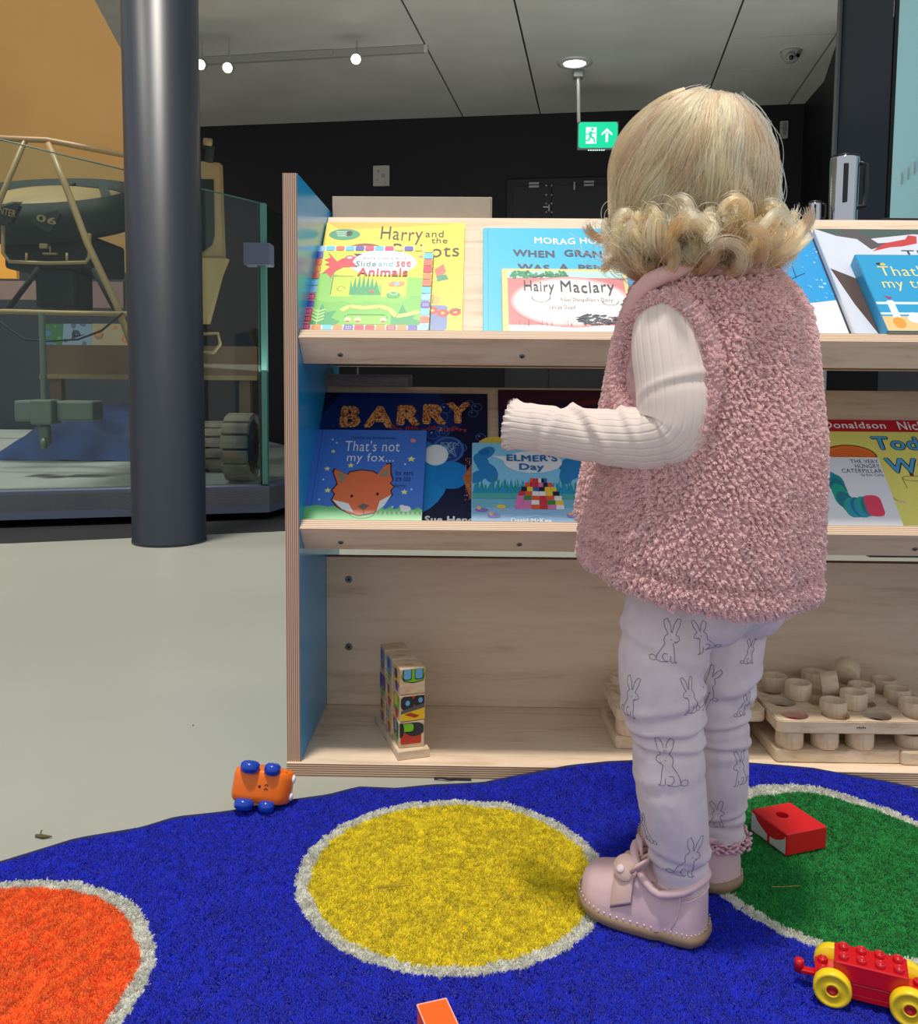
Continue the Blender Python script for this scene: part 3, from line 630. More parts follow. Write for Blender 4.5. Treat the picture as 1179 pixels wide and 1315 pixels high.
# ------------------------------------------------------------------ books
m_page = mat('page_white', (236, 230, 216), .7); m_pageg = mat('page_grey', (200, 194, 184), .7)
def cover_mat(c, r=.35): return mat('cover_stock', c, r)
def tpix(tier, x, y, off):
    """where a photograph pixel meets the tilted tier plane: (u, t) in metres"""
    d = px(x, y, 1) - CAMP; o = SI @ CAMP; d = SI.to_3x3() @ d; Mi = TI[tier].inverted()
    o = Mi @ o; d = Mi.to_3x3() @ d; k_ = (off - o.z) / d.z; q = o + d * k_; return q.x, q.y
def book(name, lab, tier, u0, W, H, T, off, col, thick_cover=.0012, rot=0, cat='book', group=None, board_book=False, rad=.0, spine=True):
    t = thing(name, lab, cat, group=group)
    t.matrix_world = SM @ TI[tier] @ Matrix.Translation((u0, .0006, off + .0004)) @ Matrix.Rotation(rot, 4, 'Z')
    mc = cover_mat(col)
    def sheet(nm, z0, z1, m, ins=0):
        bm = bmesh.new(); r = max(rad - ins, .0004); P = [(ins * .3, ins), (W - ins - r, ins)]
        P = [(0 + ins * .2, ins)] + [(W - ins - r + r * math.cos(a), ins + r + r * math.sin(a)) for a in (-PI / 2, -PI / 4, 0)] + [(W - ins - r + r * math.cos(a), H - ins - r + r * math.sin(a)) for a in (0, PI / 4, PI / 2)] + [(ins * .2, H - ins)]
        prism(bm, P, z0, z1); return obj(nm, bm, m, t)
    sheet('back_cover', 0, thick_cover, mc); sheet('front_cover', T - thick_cover, T, mc)
    if T > thick_cover * 2.2: sheet('page_block', thick_cover, T - thick_cover, m_page, .0015)
    if spine: 
        bm = bmesh.new(); bx(bm, -.0012, .001, 0, H, 0, T, .0006, 1); obj('spine', bm, mc, t)
    return t, Art(W, H)
def ucol(c): return mat('lettering_ink', c, .45)
# ---- upper tier, yellow book
u0, _ = tpix('up', 418, 300, .006); u1, tt_ = tpix('up', 597, 287, .006)
W, H, T = u1 - u0, tt_, .006
bk, A = book('picture_book', 'large yellow picture book, top shelf, behind the small bright animal book', 'up', u0, W, H, T, 0, (246, 216, 60), rad=.004)
A.rect(0, 0, W, H, (247, 222, 66))
for k in range(9, 0, -1): A.ring(W * .78, H * .40, .012 * k, .012 * k, .004, (240, 204, 48))
A.poly([(W * .1, H * .93), (W * .55, H * .96), (W * .95, H * .99), (W * .5, H), (0, H)], (248, 190, 60))
A.ell(W * .14, H * .885, .026, .0155, (60, 158, 110)); A.ell(W * .17, H * .895, .006, .007, (40, 34, 34)); A.ell(W * .30, H * .60, .052, .062, (150, 66, 44)); A.ell(W * .30, H * .585, .044, .05, (196, 110, 60))
A.rrect(W * .76, H * .10, W * .90, H * .29, .006, (110, 134, 190)); A.line([(W * .80, H * .02), (W * .82, H * .1), (W * .86, H * .02)], .006, (190, 116, 66))
for x, y in ((.80, .25), (.87, .23), (.95, .24)): A.ell(W * x, H * y, .009, .009, (204, 52, 40)); A.ell(W * x, H * y, .003, .003, (240, 200, 80))
A.line([(W * .9, H * .23), (W * .99, H * .26)], .002, (60, 60, 70)); A.poly([(W * .80, H * .58), (W * .86, H * .63), (W * .88, H * .56), (W * .82, H * .50)], (220, 110, 90)); A.poly([(W * .82, H * .48), (W * .9, H * .5), (W * .88, H * .54), (W * .82, H * .53)], (40, 150, 100)); A.ell(W * .90, H * .08, .006, .005, (200, 80, 60))
A.ell(W * .82, H * .33, .007, .010, (222, 180, 90)); A.line([(W * .80, H * .30), (W * .80, H * .38)], .001, (90, 60, 40))
for k in range(3): A.rect(W * .075 + .002 * k, H * (.905 - .018 * k), W * .155, H * (.912 - .018 * k), (210, 235, 215))
a = A.build('cover_print', bk, T + .0003); z = a['zt'] + .0003; dk = ucol((44, 32, 20))
lettering(bk, 'Harry', W * .40, H * .80, W * .70, H * .955, dk, z, .004, jit=.05)
lettering(bk, 'and', W * .72, H * .865, W * .85, H * .925, dk, z, .0); lettering(bk, 'the', W * .765, H * .81, W * .88, H * .86, dk, z, .0)
lettering(bk, 'Robots', W * .50, H * .69, W * .965, H * .80, dk, z, .004, jit=.05)
# ---- upper tier, slide and see
u0, _ = tpix('up', 396.5, 370, .02); u1, tt_ = tpix('up', 556, 317, .02)
W, H, T = u1 - u0 + .002, tt_, .013
bk, A = book('picture_book', 'square green board book with multicoloured scalloped border, top shelf left end', 'up', u0 - .001, W, H, T, .0065, (214, 226, 60), rad=.008)
A.rect(0, 0, W, H, (250, 250, 240)); pal = [(226, 40, 60), (246, 140, 60), (96, 200, 236), (92, 84, 180), (248, 226, 50), (230, 60, 110), (150, 200, 240), (240, 110, 70)]
A.rrect(.013, .013, W - .013, H - .013, .004, (214, 228, 46))
A.poly([(.013, .013), (W - .013, .013), (W - .013, H * .5), (W * .85, H * .62), (W * .75, H * .35), (W * .5, H * .46), (W * .3, H * .36), (W * .22, H * .6), (.013, H * .55)], (110, 196, 70))
for x, y, r in ((.12, .55, .03), (.2, .42, .03), (.38, .40, .026), (.55, .42, .026), (.7, .40, .026), (.85, .5, .03)): A.ell(W * x, H * y, r, r * .8, (132, 206, 74))
A.rect(W * .19, H * .38, W * .36, H * .62, (200, 222, 40)); A.rect(W * .60, H * .38, W * .80, H * .62, (226, 232, 60)); A.line([(W * .19, H * .62), (W * .36, H * .62)], .0015, (60, 70, 30)); A.line([(W * .60, H * .62), (W * .80, H * .62)], .0015, (60, 70, 30)); A.line([(W * .19, H * .40), (W * .19, H * .62)], .0012, (70, 80, 30))
A.ring(W * .27, H * .47, .006, .006, .0012, (170, 120, 40), 0, 300)
P = [(W * .34, H * .40)]
for i in range(7): P += [(W * (.34 + .035 * i), H * (.56 + .09 * math.sin(PI * (i + .5) / 7))), (W * (.36 + .035 * i), H * .48)]
A.poly(P + [(W * .6, H * .40)], (16, 160, 90))
for x in (.06, .70): A.poly([(W * x, H * .07), (W * (x - .0), H * .22), (W * (x + .05), H * .18), (W * (x + .08), H * .30), (W * (x + .12), H * .2), (W * (x + .2), H * .22), (W * (x + .17), H * .14), (W * (x + .24), H * .1), (W * (x + .2), H * .05)], (20, 160, 84))
A.line([(W * .12, H * .06), (W * .12, H * .24)], .001, (190, 230, 120)); [A.line([(W * .12, H * (.1 + .035 * k)), (W * .17, H * (.13 + .035 * k))], .003, (190, 230, 120)) for k in range(4)]; [A.line([(W * .12, H * (.1 + .035 * k)), (W * .07, H * (.13 + .035 * k))], .003, (190, 230, 120)) for k in range(4)]
A.line([(W * .30, H * .22), (W * .36, H * .27), (W * .48, H * .25), (W * .6, H * .27), (W * .68, H * .24), (W * .74, H * .16), (W * .83, H * .18), (W * .92, H * .215)], .008, (242, 228, 110)); [A.line([(W * (.34 + .03 * k), H * .23), (W * (.345 + .03 * k), H * .29)], .0008, (190, 190, 60)) for k in range(12)]
A.line([(W * .33, H * .155), (W * .36, H * .175), (W * .64, H * .175), (W * .67, H * .14)], .0013, (50, 80, 30)); A.rect(W * .34, H * .07, W * .66, H * .165, (134, 200, 60))
for x in (.36, .44, .64): A.ell(W * x, H * .12, .005, .005, (240, 236, 180)); A.ell(W * x, H * .10, .0035, .0022, (210, 50, 40))
for x, y in ((.69, .53), (.745, .53)): A.ell(W * x, H * y, .008, .006, (240, 150, 90), .5)
A.ell(W * .72, H * .53, .004, .004, (120, 200, 230)); A.ell(W * .70, H * .40, .011, .008, (60, 180, 80)); A.ring(W * .70, H * .43, .006, .006, .0015, (240, 250, 210)); A.ell(W * .52, H * .44, .004, .003, (230, 60, 60))
A.ell(W * .58, H * .79, W * .29, H * .155, (255, 255, 255))
A.poly([(W * .11, H * .92), (W * .20, H * .80), (W * .24, H * .84), (W * .36, H * .87), (W * .33, H * .80), (W * .38, H * .73), (W * .26, H * .73), (W * .20, H * .68), (W * .17, H * .60), (W * .13, H * .66), (W * .09, H * .65), (W * .15, H * .74), (W * .10, H * .76), (W * .14, H * .79), (W * .09, H * .82), (W * .14, H * .85)], (230, 36, 56))
A.ell(W * .30, H * .85, .007, .0065, (230, 36, 56)); A.ell(W * .30, H * .85, .0045, .0035, (160, 220, 240)); A.poly([(W * .33, H * .90), (W * .41, H * .90), (W * .36, H * .86)], (60, 50, 40)); A.ell(W * .90, H * .87, .0035, .0035, (240, 140, 150))
nb = 12
for i in range(nb):
    for (x, y) in ((W * (i + .5) / nb, .007), (W * (i + .5) / nb, H - .007), (.007, H * (i + .5) / nb), (W - .007, H * (i + .5) / nb)):
        c_ = R.choice(pal); A.rrect(x - W / nb * .45, y - H / nb * .45 if y not in (.007, H - .007) else y - .006, x + W / nb * .45, y + (H / nb * .45 if y not in (.007, H - .007) else .006), .003, c_)
        if R.random() < .35:
            for d_ in (-.003, 0, .003): A.ell(x + d_, y + .002, .0009, .0009, (255, 255, 255), n=6); A.ell(x + d_, y - .002, .0009, .0009, (255, 255, 255), n=6)
A.lift(0.06); a = A.build('cover_print', bk, T + .0003); z = a['zt'] + .0003
lettering(bk, "Baby's very first", W * .42, H * .835, W * .78, H * .865, ucol((150, 120, 130)), z, .01)
for s_, a_, b_, c_ in (('Slide', .36, .53, (70, 150, 130)), ('and', .55, .67, (110, 190, 200)), ('see', .70, .82, (220, 70, 90))): lettering(bk, s_, W * a_, H * .755, W * b_, H * .815, ucol(c_), z, .0)
lettering(bk, 'Animals', W * .385, H * .645, W * .80, H * .735, ucol((214, 26, 70)), z, .02)
# ---- upper tier, blue penguin book
u0, tt_ = tpix('up', 621.5, 294, .006); u1, _ = tpix('up', 828, 294, .006)
W, H, T = u1 - u0, tt_, .007
bk, A = book('picture_book', 'bright blue picture book with white and navy capitals, behind the terrier-red book', 'up', u0, W, H, T, 0, (40, 184, 228))
bk['label'] = 'bright sky blue picture book with white and navy capitals on the top shelf'
A.rect(0, 0, W, H, (44, 190, 232)); A.rect(.006, 0, .0075, H, (34, 160, 205)); A.ell(W * .5, H * .2, .06, .05, (220, 240, 245))
a = A.build('cover_print', bk, T + .0003); z = a['zt'] + .0003; nv = ucol((36, 48, 84)); wh = ucol((240, 248, 248))
lettering(bk, 'MORAG HOOD', W * .31, H * .845, W * .80, H * .905, wh, z, .03, jit=.1, name='author_lettering')
lettering(bk, 'WHEN  GRANDMA', W * .175, H * .725, W * .90, H * .79, nv, z, .05, jit=.08)
lettering(bk, 'WAS  A  PENGUIN', W * .20, H * .60, W * .93, H * .66, nv, z, .05, jit=.08)
# ---- upper tier, small landscape board book
u0, tt_ = tpix('up', 645, 346, .022); u1, _ = tpix('up', 803.5, 348, .022)
W, H, T = u1 - u0, tt_, .015
bk, A = book('picture_book', 'landscape board book with pale yellow border and red shaded cover, top shelf', 'up', u0, W, H, T, .0075, (240, 208, 130), rad=.003)
A.rect(0, 0, W, H, (243, 212, 134)); A.rect(.008, .008, W - .006, H - .006, (216, 128, 130)); A.rect(.008, H * .86, W - .006, H - .006, (186, 230, 224))
for i in range(40): A.ell(W * R.uniform(.08, .52), H * R.uniform(.87, .945), .006, .003, R.choice([(30, 140, 90), (50, 160, 110), (36, 120, 80)]), R.uniform(0, 3), 8)
for i in range(5): A.line([(W * .25, H * .86), (W * (.18 + .07 * i), H * .92)], .0012, (50, 60, 50))
A.rect(.008, .008, W - .006, H * .16, (248, 244, 236))
for g_, c_ in ((-.012, (226, 150, 150)), (-.006, (236, 184, 184)), (.002, (244, 210, 208))): A.ell(W * .53, H * .50, W * .45 - g_ * .4, H * .345 - g_ * .4, c_, 0, 40)
A.ell(W * .53, H * .50, W * .43, H * .325, (252, 250, 248), 0, 40)
for i in range(60): A.line([(W * R.uniform(.08, .5), H * .15), (W * R.uniform(.08, .5), H * R.uniform(.16, .28))][:1] * 1 + [(0, 0)] if 0 else [(q_ := W * R.uniform(.07, .95), H * .14), (q_ + R.uniform(-.001, .001), H * R.uniform(.16, .24))], .0005, (150, 70, 70))
# small dark scribbled shape of plain brush strokes where the cover picture sits
for i in range(110): x = W * R.uniform(.56, .86); y = H * (.24 + R.uniform(-.09, .09) * (1 - abs(x / W - .71) * 4)); A.line([(x, y), (x + R.uniform(.004, .012), y + R.uniform(-.003, .004))], .0013, R.choice([(34, 44, 60), (60, 74, 96), (90, 104, 120)]))
a = A.build('cover_print', bk, T + .0003); z = a['zt'] + .0003; ik = ucol((40, 34, 34))
lettering(bk, 'Hairy', W * .17, H * .60, W * .41, H * .80, ik, z, -.002, jit=.04); lettering(bk, 'Maclary', W * .46, H * .58, W * .885, H * .80, ik, z, -.002, jit=.04)
lettering(bk, "from Donaldson's Dairy", W * .45, H * .48, W * .86, H * .555, ucol((130, 110, 112)), z, -.004, name='subtitle_lettering', jit=.05); lettering(bk, 'Lynley Dodd', W * .36, H * .37, W * .56, H * .44, ucol((140, 110, 112)), z, -.004, name='author_lettering', jit=.1)
A2 = Art(W, H); A2.ring(W * .30, H * .56, .014, .012, .0009, (40, 34, 34), 170, 370); A2.ring(W * .84, H * .50, .012, .009, .0009, (40, 34, 34), 180, 370); A2.build('swash', bk, z)
# ---- upper tier, blue one with stripes half hidden
u0, _ = tpix('up', 800, 360, .012); tt_ = .165
bk, A = book('picture_book', 'blue book with lilac and pink zigzag strokes behind the fleece shoulder', 'up', u0 - .02, .15, .158, .006, .0072, (40, 140, 200))
W, H = .15, .158; A.rect(0, 0, W, H, (46, 148, 208)); A.poly([(W * .27, H * .6), (W * .32, H), (W, H), (W, H * .5)], (190, 200, 244))
for k in range(7): A.line([(W * (.3 + .05 * k), H * .95), (W * (.36 + .05 * k), H * .78)], .003, (60, 90, 200))
A.poly([(W * .30, H * .72), (W * .40, H * .80), (W * .44, H * .70)], (240, 170, 200)); A.line([(0, H * .1), (W * .1, H * .4), (W * .2, H * .3)], .006, (30, 110, 180))
A.build('cover_print', bk, .0063)
# ---- upper tier right, snowy blue
u1, tt_ = tpix('up', 1041, 297, .008); ub, _ = tpix('up', 1091, 424, .008)
u1 = (u1 + ub) / 2; W, H, T = .235, tt_, .008
bk, A = book('picture_book', 'snowy blue picture book with white hill, just right of the blond hair', 'up', u1 - W, W, H, T, 0, (30, 150, 210), rot=-.0)
A.rect(0, 0, W, H, (34, 158, 222)); A.poly([(0, 0), (W, 0), (W, H * .37), (W * .8, H * .34), (W * .5, H * .36), (0, H * .25)], (240, 244, 246))
for i in range(110): A.ell(W * R.random(), H * R.uniform(.36, 1), R.uniform(.001, .003), R.uniform(.001, .003), R.choice([(120, 200, 240), (170, 220, 246), (90, 184, 234)]), 0, 8)
for P in ([(.55, .44), (.62, .52), (.75, .55), (.85, .6)], [(.62, .52), (.62, .62)], [(.78, .56), (.78, .66)], [(.56, .44), (.60, .6)]): A.line([(W * x, H * y) for x, y in P], .0009, (40, 50, 70))
A.rect(W - .003, 0, W, H, (44, 44, 80)); A.build('cover_print', bk, T + .0003)
# ---- upper tier right, white winter book
u0, tt_ = tpix('up', 1045, 297, .014); ub, _ = tpix('up', 1095, 424, .014); rot_ = math.atan2(u0 - ub, tt_)
W, H, T = .26, tt_ * .995, .010
bk, A = book('picture_book', 'white wintry picture book with dark tree and small red animal', 'up', ub, W, H, T, .0086, (226, 230, 236), rot=0)
A.rect(0, 0, W, H, (214, 220, 232)); A.poly([(0, H), (W, H), (W, H * .93), (W * .6, H * .95), (W * .3, H * .90), (W * .12, H * .93)], (70, 92, 84))
A.poly([(W * .12, H * .93), (W * .20, H), (W * .26, H), (W * .36, H * .86), (W * .55, H * .88), (W * .36, H * .82), (W * .30, H * .80), (W * .24, H * .9)], (88, 84, 84))
A.poly([(0, H * .62), (W * .10, H * .55), (W * .20, H * .48), (W * .34, H * .55), (W * .42, H * .53), (W * .28, H * .44), (W * .36, H * .25), (W * .48, 0), (W * .14, 0), (W * .06, H * .3)], (84, 66, 58))
A.poly([(W * .30, H * .38), (W * .40, H * .44), (W * .52, H * .10), (W * .46, H * .1)], (222, 222, 214)); A.ell(W * .28, H * .11, .016, .011, (196, 70, 50), -.7); A.ring(W * .28, H * .11, .022, .016, .002, (220, 140, 70))
A.poly([(W * .30, H * .78), (W * .40, H * .86), (W * .54, H * .90), (W * .57, H * .94), (W * .62, H * .93), (W * .60, H * .86), (W * .50, H * .83), (W * .42, H * .82)], (200, 62, 60)); A.ring(W * .36, H * .715, .008, .006, .0015, (110, 120, 130))
a = A.build('cover_print', bk, T + .0003); lettering(bk, 'The', W * .48, H * .72, W * .70, H * .79, ucol((60, 66, 76)), a['zt'] + .0003, -.003, jit=.05)
# ---- upper tier right, small blue board book
u0, tt_ = tpix('up', 1099, 331, .034); ub, _ = tpix('up', 1135, 424, .034)
W, H, T = .178, tt_, .02
bk, A = book('picture_book', 'square blue board book with yellow lettering, right end of the top shelf', 'up', (u0 + ub) / 2, W, H, T, .0190, (30, 150, 200), thick_cover=.002, rad=.006)
A.rect(0, 0, W, H, (34, 158, 208)); A.rect(0, 0, W, H * .18, (232, 200, 140)); A.rect(0, H * .20, W, H * .225, (226, 240, 244)); A.rect(0, H * .33, W, H * .36, (226, 240, 244)); A.rrect(W * .09, H * .06, W * .15, H * .38, .003, (230, 240, 244))
A.ell(W * .17, H * .87, .005, .003, (40, 40, 40)); A.ell(W * .20, H * .865, .004, .003, (240, 200, 60)); A.poly([(W * .08, H * .44), (W * .16, H * .42), (W * .12, H * .39)], (150, 60, 120)); A.rrect(W * .36, H * .2, W * .9, H * .42, .004, (40, 120, 90)); A.rect(W * .42, H * .23, W * .86, H * .38, (220, 224, 220)); A.ell(W * .5, H * .15, .016, .014, (110, 170, 180)); A.ell(W * .52, H * .50, .008, .009, (220, 80, 90)); A.ell(W * .28, H * .15, .014, .010, (240, 240, 236)); A.ell(W * .26, H * .2, .006, .005, (240, 240, 236))
for x, y in ((.12, .1), (.35, .06), (.44, .09)): A.ell(W * x, H * y, .009, .012, (230, 160, 60))
a = A.build('cover_print', bk, T + .0003); yl = ucol((232, 222, 150)); z = a['zt'] + .0003
lettering(bk, "That's not", W * .14, H * .70, W * .86, H * .84, yl, z, .0); lettering(bk, 'my tractor...', W * .12, H * .50, W * .92, H * .64, yl, z, .0)
# ---- lower tier: fox board book
u0, tt_ = tpix('low', 403, 553, .02); ub, _ = tpix('low', 388, 670, .02); u1, _ = tpix('low', 545.5, 600, .02)
u0 = (u0 + ub) / 2; W, H, T = u1 - u0, tt_, .014
bk, A = book('picture_book', 'square mid blue board book with orange fox face and yellow stars', 'low', u0, W, H, T, .0075, (62, 112, 206), thick_cover=.002, rad=.008)
A.rect(0, 0, W, H, (70, 122, 214)); A.rect(.012, 0, .0135, H, (50, 98, 190)); A.rect(.018, 0, .0188, H, (56, 104, 196))
for x, y, r in ((.19, .74, .0045), (.20, .71, .0), (.16, .54, .0055), (.36, .58, .006), (.19, .30, .006), (.88, .66, .007), (.84, .29, .006)):
    if r: A.star(W * x, H * y, r, (236, 240, 150))
for x, y in ((.17, .88), (.21, .84), (.83, .60), (.14, .42), (.13, .2), (.90, .32), (.75, .13)): A.star(W * x, H * y, .0025, (220, 232, 240))
A.grass(H * .08, H * .05, 26, (116, 204, 130), (60, 120, 70)); A.ell(W * .30, H * .06, .03, .014, (116, 204, 130)); A.ell(W * .12, H * .07, .02, .013, (116, 204, 130)); 
fox = [(.29, .13), (.24, .20), (.26, .26), (.23, .30), (.27, .37), (.22, .50), (.23, .535), (.35, .47), (.36, .50), (.46, .525), (.56, .51), (.60, .48), (.66, .59), (.70, .60), (.71, .48), (.73, .42), (.71, .38), (.745, .35), (.72, .30), (.735, .26), (.66, .14), (.60, .07), (.48, .04), (.38, .07)]
A.poly([(W * (.5 + (x - .5) * 1.05), H * (.3 + (y - .3) * 1.05)) for x, y in fox], (60, 26, 26)); A.poly([(W * x, H * y) for x, y in fox], (232, 118, 74))
A.poly([(W * .25, H * .505), (W * .34, H * .455), (W * .30, H * .37)], (150, 144, 110)); A.poly([(W * .61, H * .47), (W * .685, H * .565), (W * .69, H * .45)], (150, 144, 110))
A.poly([(W * .24, H * .20), (W * .38, H * .16), (W * .43, H * .07), (W * .33, H * .10)], (230, 240, 246)); A.poly([(W * .735, H * .26), (W * .64, H * .19), (W * .62, H * .08), (W * .68, H * .14)], (230, 240, 246))
A.ell(W * .40, H * .24, .0022, .003, (30, 20, 20)); A.ell(W * .615, H * .265, .0022, .003, (30, 20, 20)); A.poly([(W * .46, H * .13), (W * .50, H * .165), (W * .56, H * .14), (W * .51, H * .09)], (120, 100, 92)); A.line([(W * .51, H * .09), (W * .52, H * .045)], .0012, (40, 22, 22)); A.ring(W * .50, H * .07, .02, .012, .0009, (60, 30, 30), 190, 350)
A.ell(W * .86, H * .11, .008, .006, (230, 234, 240)); A.ell(W * .83, H * .135, .004, .003, (230, 234, 240))
A.ell(W * .95, H * .9, .0001, .0001, (0, 0, 0))
A.ell(W * .885, H * .875, .0045, .0045, (226, 140, 150))
A.lift(.05); A.rect(0, 0, W, H * .052, (116, 204, 130)); a = A.build('cover_print', bk, T + .0003); z = a['zt'] + .0003; lw = ucol((232, 238, 246)); ln = ucol((26, 50, 110))
lettering(bk, "That's not", W * .29, H * .755, W * .77, H * .875, lw, z, .002); lettering(bk, 'my fox...', W * .32, H * .615, W * .73, H * .735, lw, z, .002)
lettering(bk, 'Usborne touchy-feely books', W * .33, H * .885, W * .73, H * .925, ln, z, .0, name='series_lettering')
for s_, y in (('Its ears', .50), ('are too', .435), ('furry', .36)): lettering(bk, s_, W * .755, H * y, W * (.755 + .15 * len(s_) / 8), H * (y + .05), ln, z, 0, name='note_lettering')
# ---- lower tier: navy book
u0, _ = tpix('low', 409, 560, .006); u1, tt_ = tpix('low', 626, 506.5, .006)
W, H, T = u1 - u0, tt_, .006
bk, A = book('picture_book', 'large navy picture book with orange glitter capitals, lower shelf', 'low', u0, W, H, T, 0, (16, 26, 70))
A.rect(0, 0, W, H, (14, 24, 62)); A.poly([(0, H * .25), (W * .5, H * .4), (W * .85, H * .75), (W * .7, H), (W * .1, H), (0, H * .8)], (18, 44, 112)); A.ell(W * .6, H * .55, .05, .04, (22, 60, 140))
for i in range(15):
    x, y, r = W * R.uniform(.65, 1), H * R.uniform(.3, .98), R.uniform(.004, .012); A.ring(x, y, r, r, .0012, (70, 110, 180)); A.ell(x - r * .3, y + r * .3, r * .2, r * .2, (120, 160, 210))
for i in range(8): A.ell(W * R.uniform(.02, .12), H * R.uniform(.6, .98), .002, .002, (50, 90, 160))
A.ell(W * .77, H * .56, .026, .028, (60, 110, 180)); A.ell(W * .77, H * .56, .022, .024, (34, 66, 140))
for i in range(20): A.line([(W * R.uniform(.70, .84), H * R.uniform(.5, .62)), (W * R.uniform(.72, .82), H * R.uniform(.5, .62))], .0008, (150, 190, 230))
# plain blue rounded shape with glittery patch (generic stand-in for the cover picture)
A.ell(W * .52, H * .37, .072, .082, (20, 140, 214)); A.rrect(W * .70, H * .28, W * .88, H * .47, .02, (22, 130, 206)); A.poly([(W * .86, H * .36), (W * .93, H * .50), (W * 1.0, H * .55), (W * .97, H * .36), (W * 1.0, H * .14), (W * .90, H * .22)], (196, 110, 66))
A.ell(W * .70, H * .52, .020, .022, (214, 232, 240)); A.ell(W * .70, H * .52, .0165, .0185, (226, 238, 242))
for i in range(240): A.rect(x := W * R.uniform(.87, .99), y := H * R.uniform(.2, .5), x + .0012, y + .0012, R.choice([(240, 180, 110), (150, 70, 40), (220, 140, 90)]))
a = A.build('cover_print', bk, T + .0003); z = a['zt'] + .0003
m_glit = mat('orange_glitter', (222, 140, 76), .5); pg = m_glit.node_tree.nodes['Principled BSDF']; vv = N(m_glit, 'ShaderNodeTexVoronoi'); vv.inputs['Scale'].default_value = 420; L(m_glit, coord(m_glit), vv.inputs['Vector'])
L(m_glit, ramp(m_glit, vv.outputs['Color'], [(.25, (120, 50, 30)), (.5, (226, 146, 80)), (.8, (250, 190, 120))]), pg.inputs['Base Color'])
for s_, a_, b_, y0_, y1_ in (('B', .115, .24, .715, .885), ('A', .26, .44, .715, .885), ('R', .455, .60, .735, .895), ('R', .61, .755, .745, .905), ('Y', .75, .895, .755, .92)): lettering(bk, s_, W * a_, H * y0_, W * b_, H * y1_, m_glit, z, .075)
lettering(bk, 'the fish with fingers', W * .42, H * .685, W * .875, H * .73, ucol((170, 60, 70)), z, .03, name='subtitle_lettering', jit=.2)
lettering(bk, 'Sue Hendra', W * .655, .013, W * 1.0 - .004, .0265, wh, z, .05, name='author_lettering')
# ---- lower tier: light blue waterside book
u0, tt_ = tpix('low', 607.3, 569, .018); u1, _ = tpix('low', 746, 600, .018)
W, H, T = u1 - u0, tt_, .011
bk, A = book('picture_book', 'light blue waterside board book with yellow tab, under the pale sleeve', 'low', u0, W, H, T, .0065, (150, 205, 232), rad=.003)
A.rect(0, 0, W, H, (132, 204, 240)); A.rect(0, 0, W, H * .34, (110, 180, 206)); A.rect(0, 0, W, H * .16, (140, 190, 232))
for x, y in ((.05, .55), (.08, .75), (.13, .66), (.17, .58), (.12, .86), (.92, .63), (.86, .57), (.88, .72), (.96, .72)): A.ell(W * x, H * y, .011, .018, (40, 130, 196), R.uniform(-1, 1))
A.ell(W * .11, H * .87, .008, .007, (30, 110, 180)); A.spikes(0, W, H * .32, H * .22, 34, (20, 140, 140)); A.spikes(0, W, H * .32, H * .19, 26, (30, 160, 120)); A.spikes(0, W, H * .33, H * .2, 22, (36, 150, 200), .1); A.rect(0, H * .27, W, H * .335, (80, 170, 170))
A.ell(W * .56, H * .745, W * .27, H * .145, (226, 232, 238)); A.poly([(W * .18, H * .82), (W * .34, H * .82), (W * .32, H * .74)], (226, 232, 238))
# generic patchwork mound of coloured squares
pal = [(206, 50, 60), (236, 236, 236), (30, 34, 44), (40, 140, 70), (240, 200, 60), (220, 120, 180), (70, 90, 160), (226, 90, 50)]
for r_ in range(7):
    y0_ = H * (.145 + .055 * r_)
    half = W * .22 * math.cos((r_ + .2) / 7 * PI / 2) ** .6
    for c_ in range(6):
        x0_ = W * .60 - half + c_ * half / 3; A.poly([(x0_, y0_), (x0_ + half / 3, y0_), (x0_ + half / 3 * .98, y0_ + H * .055), (x0_ + .0008, y0_ + H * .055)], R.choice(pal))
A.ell(W * .26, H * .17, .007, .004, (236, 200, 60))
for x, y in ((.06, .14), (.17, .07), (.87, .08)): A.ell(W * x + .004, H * y - .002, .010, .004, (130, 120, 200)); A.star(W * x, H * y + .002, .0045, (244, 180, 130), 6, .6)
for i in range(14): A.line([(x := W * R.random(), y := H * R.uniform(.02, .15)), (x + .012, y)], .0008, (180, 214, 240))
A.lift(.07); a = A.build('cover_print', bk, T + .0003); z = a['zt'] + .0003; bl = ucol((40, 110, 170))
lettering(bk, "ELMER'S", W * .315, H * .765, W * .79, H * .85, bl, z, .05, jit=.04); lettering(bk, 'Day', W * .43, H * .635, W * .66, H * .74, bl, z, .045)
lettering(bk, 'David McKee', W * .345, .0075, W * .70, .0165, wh, z, .03, name='author_lettering')
bm = bmesh.new(); prism(bm, [(W * .05 + .026 + .028 * math.cos(a_), H - .004 + .022 * math.sin(a_)) for a_ in [PI * k / 14 for k in range(15)]], .004, .006); obj('index_tab', bm, mat('tab_yellow', (226, 200, 80), .4), bk)
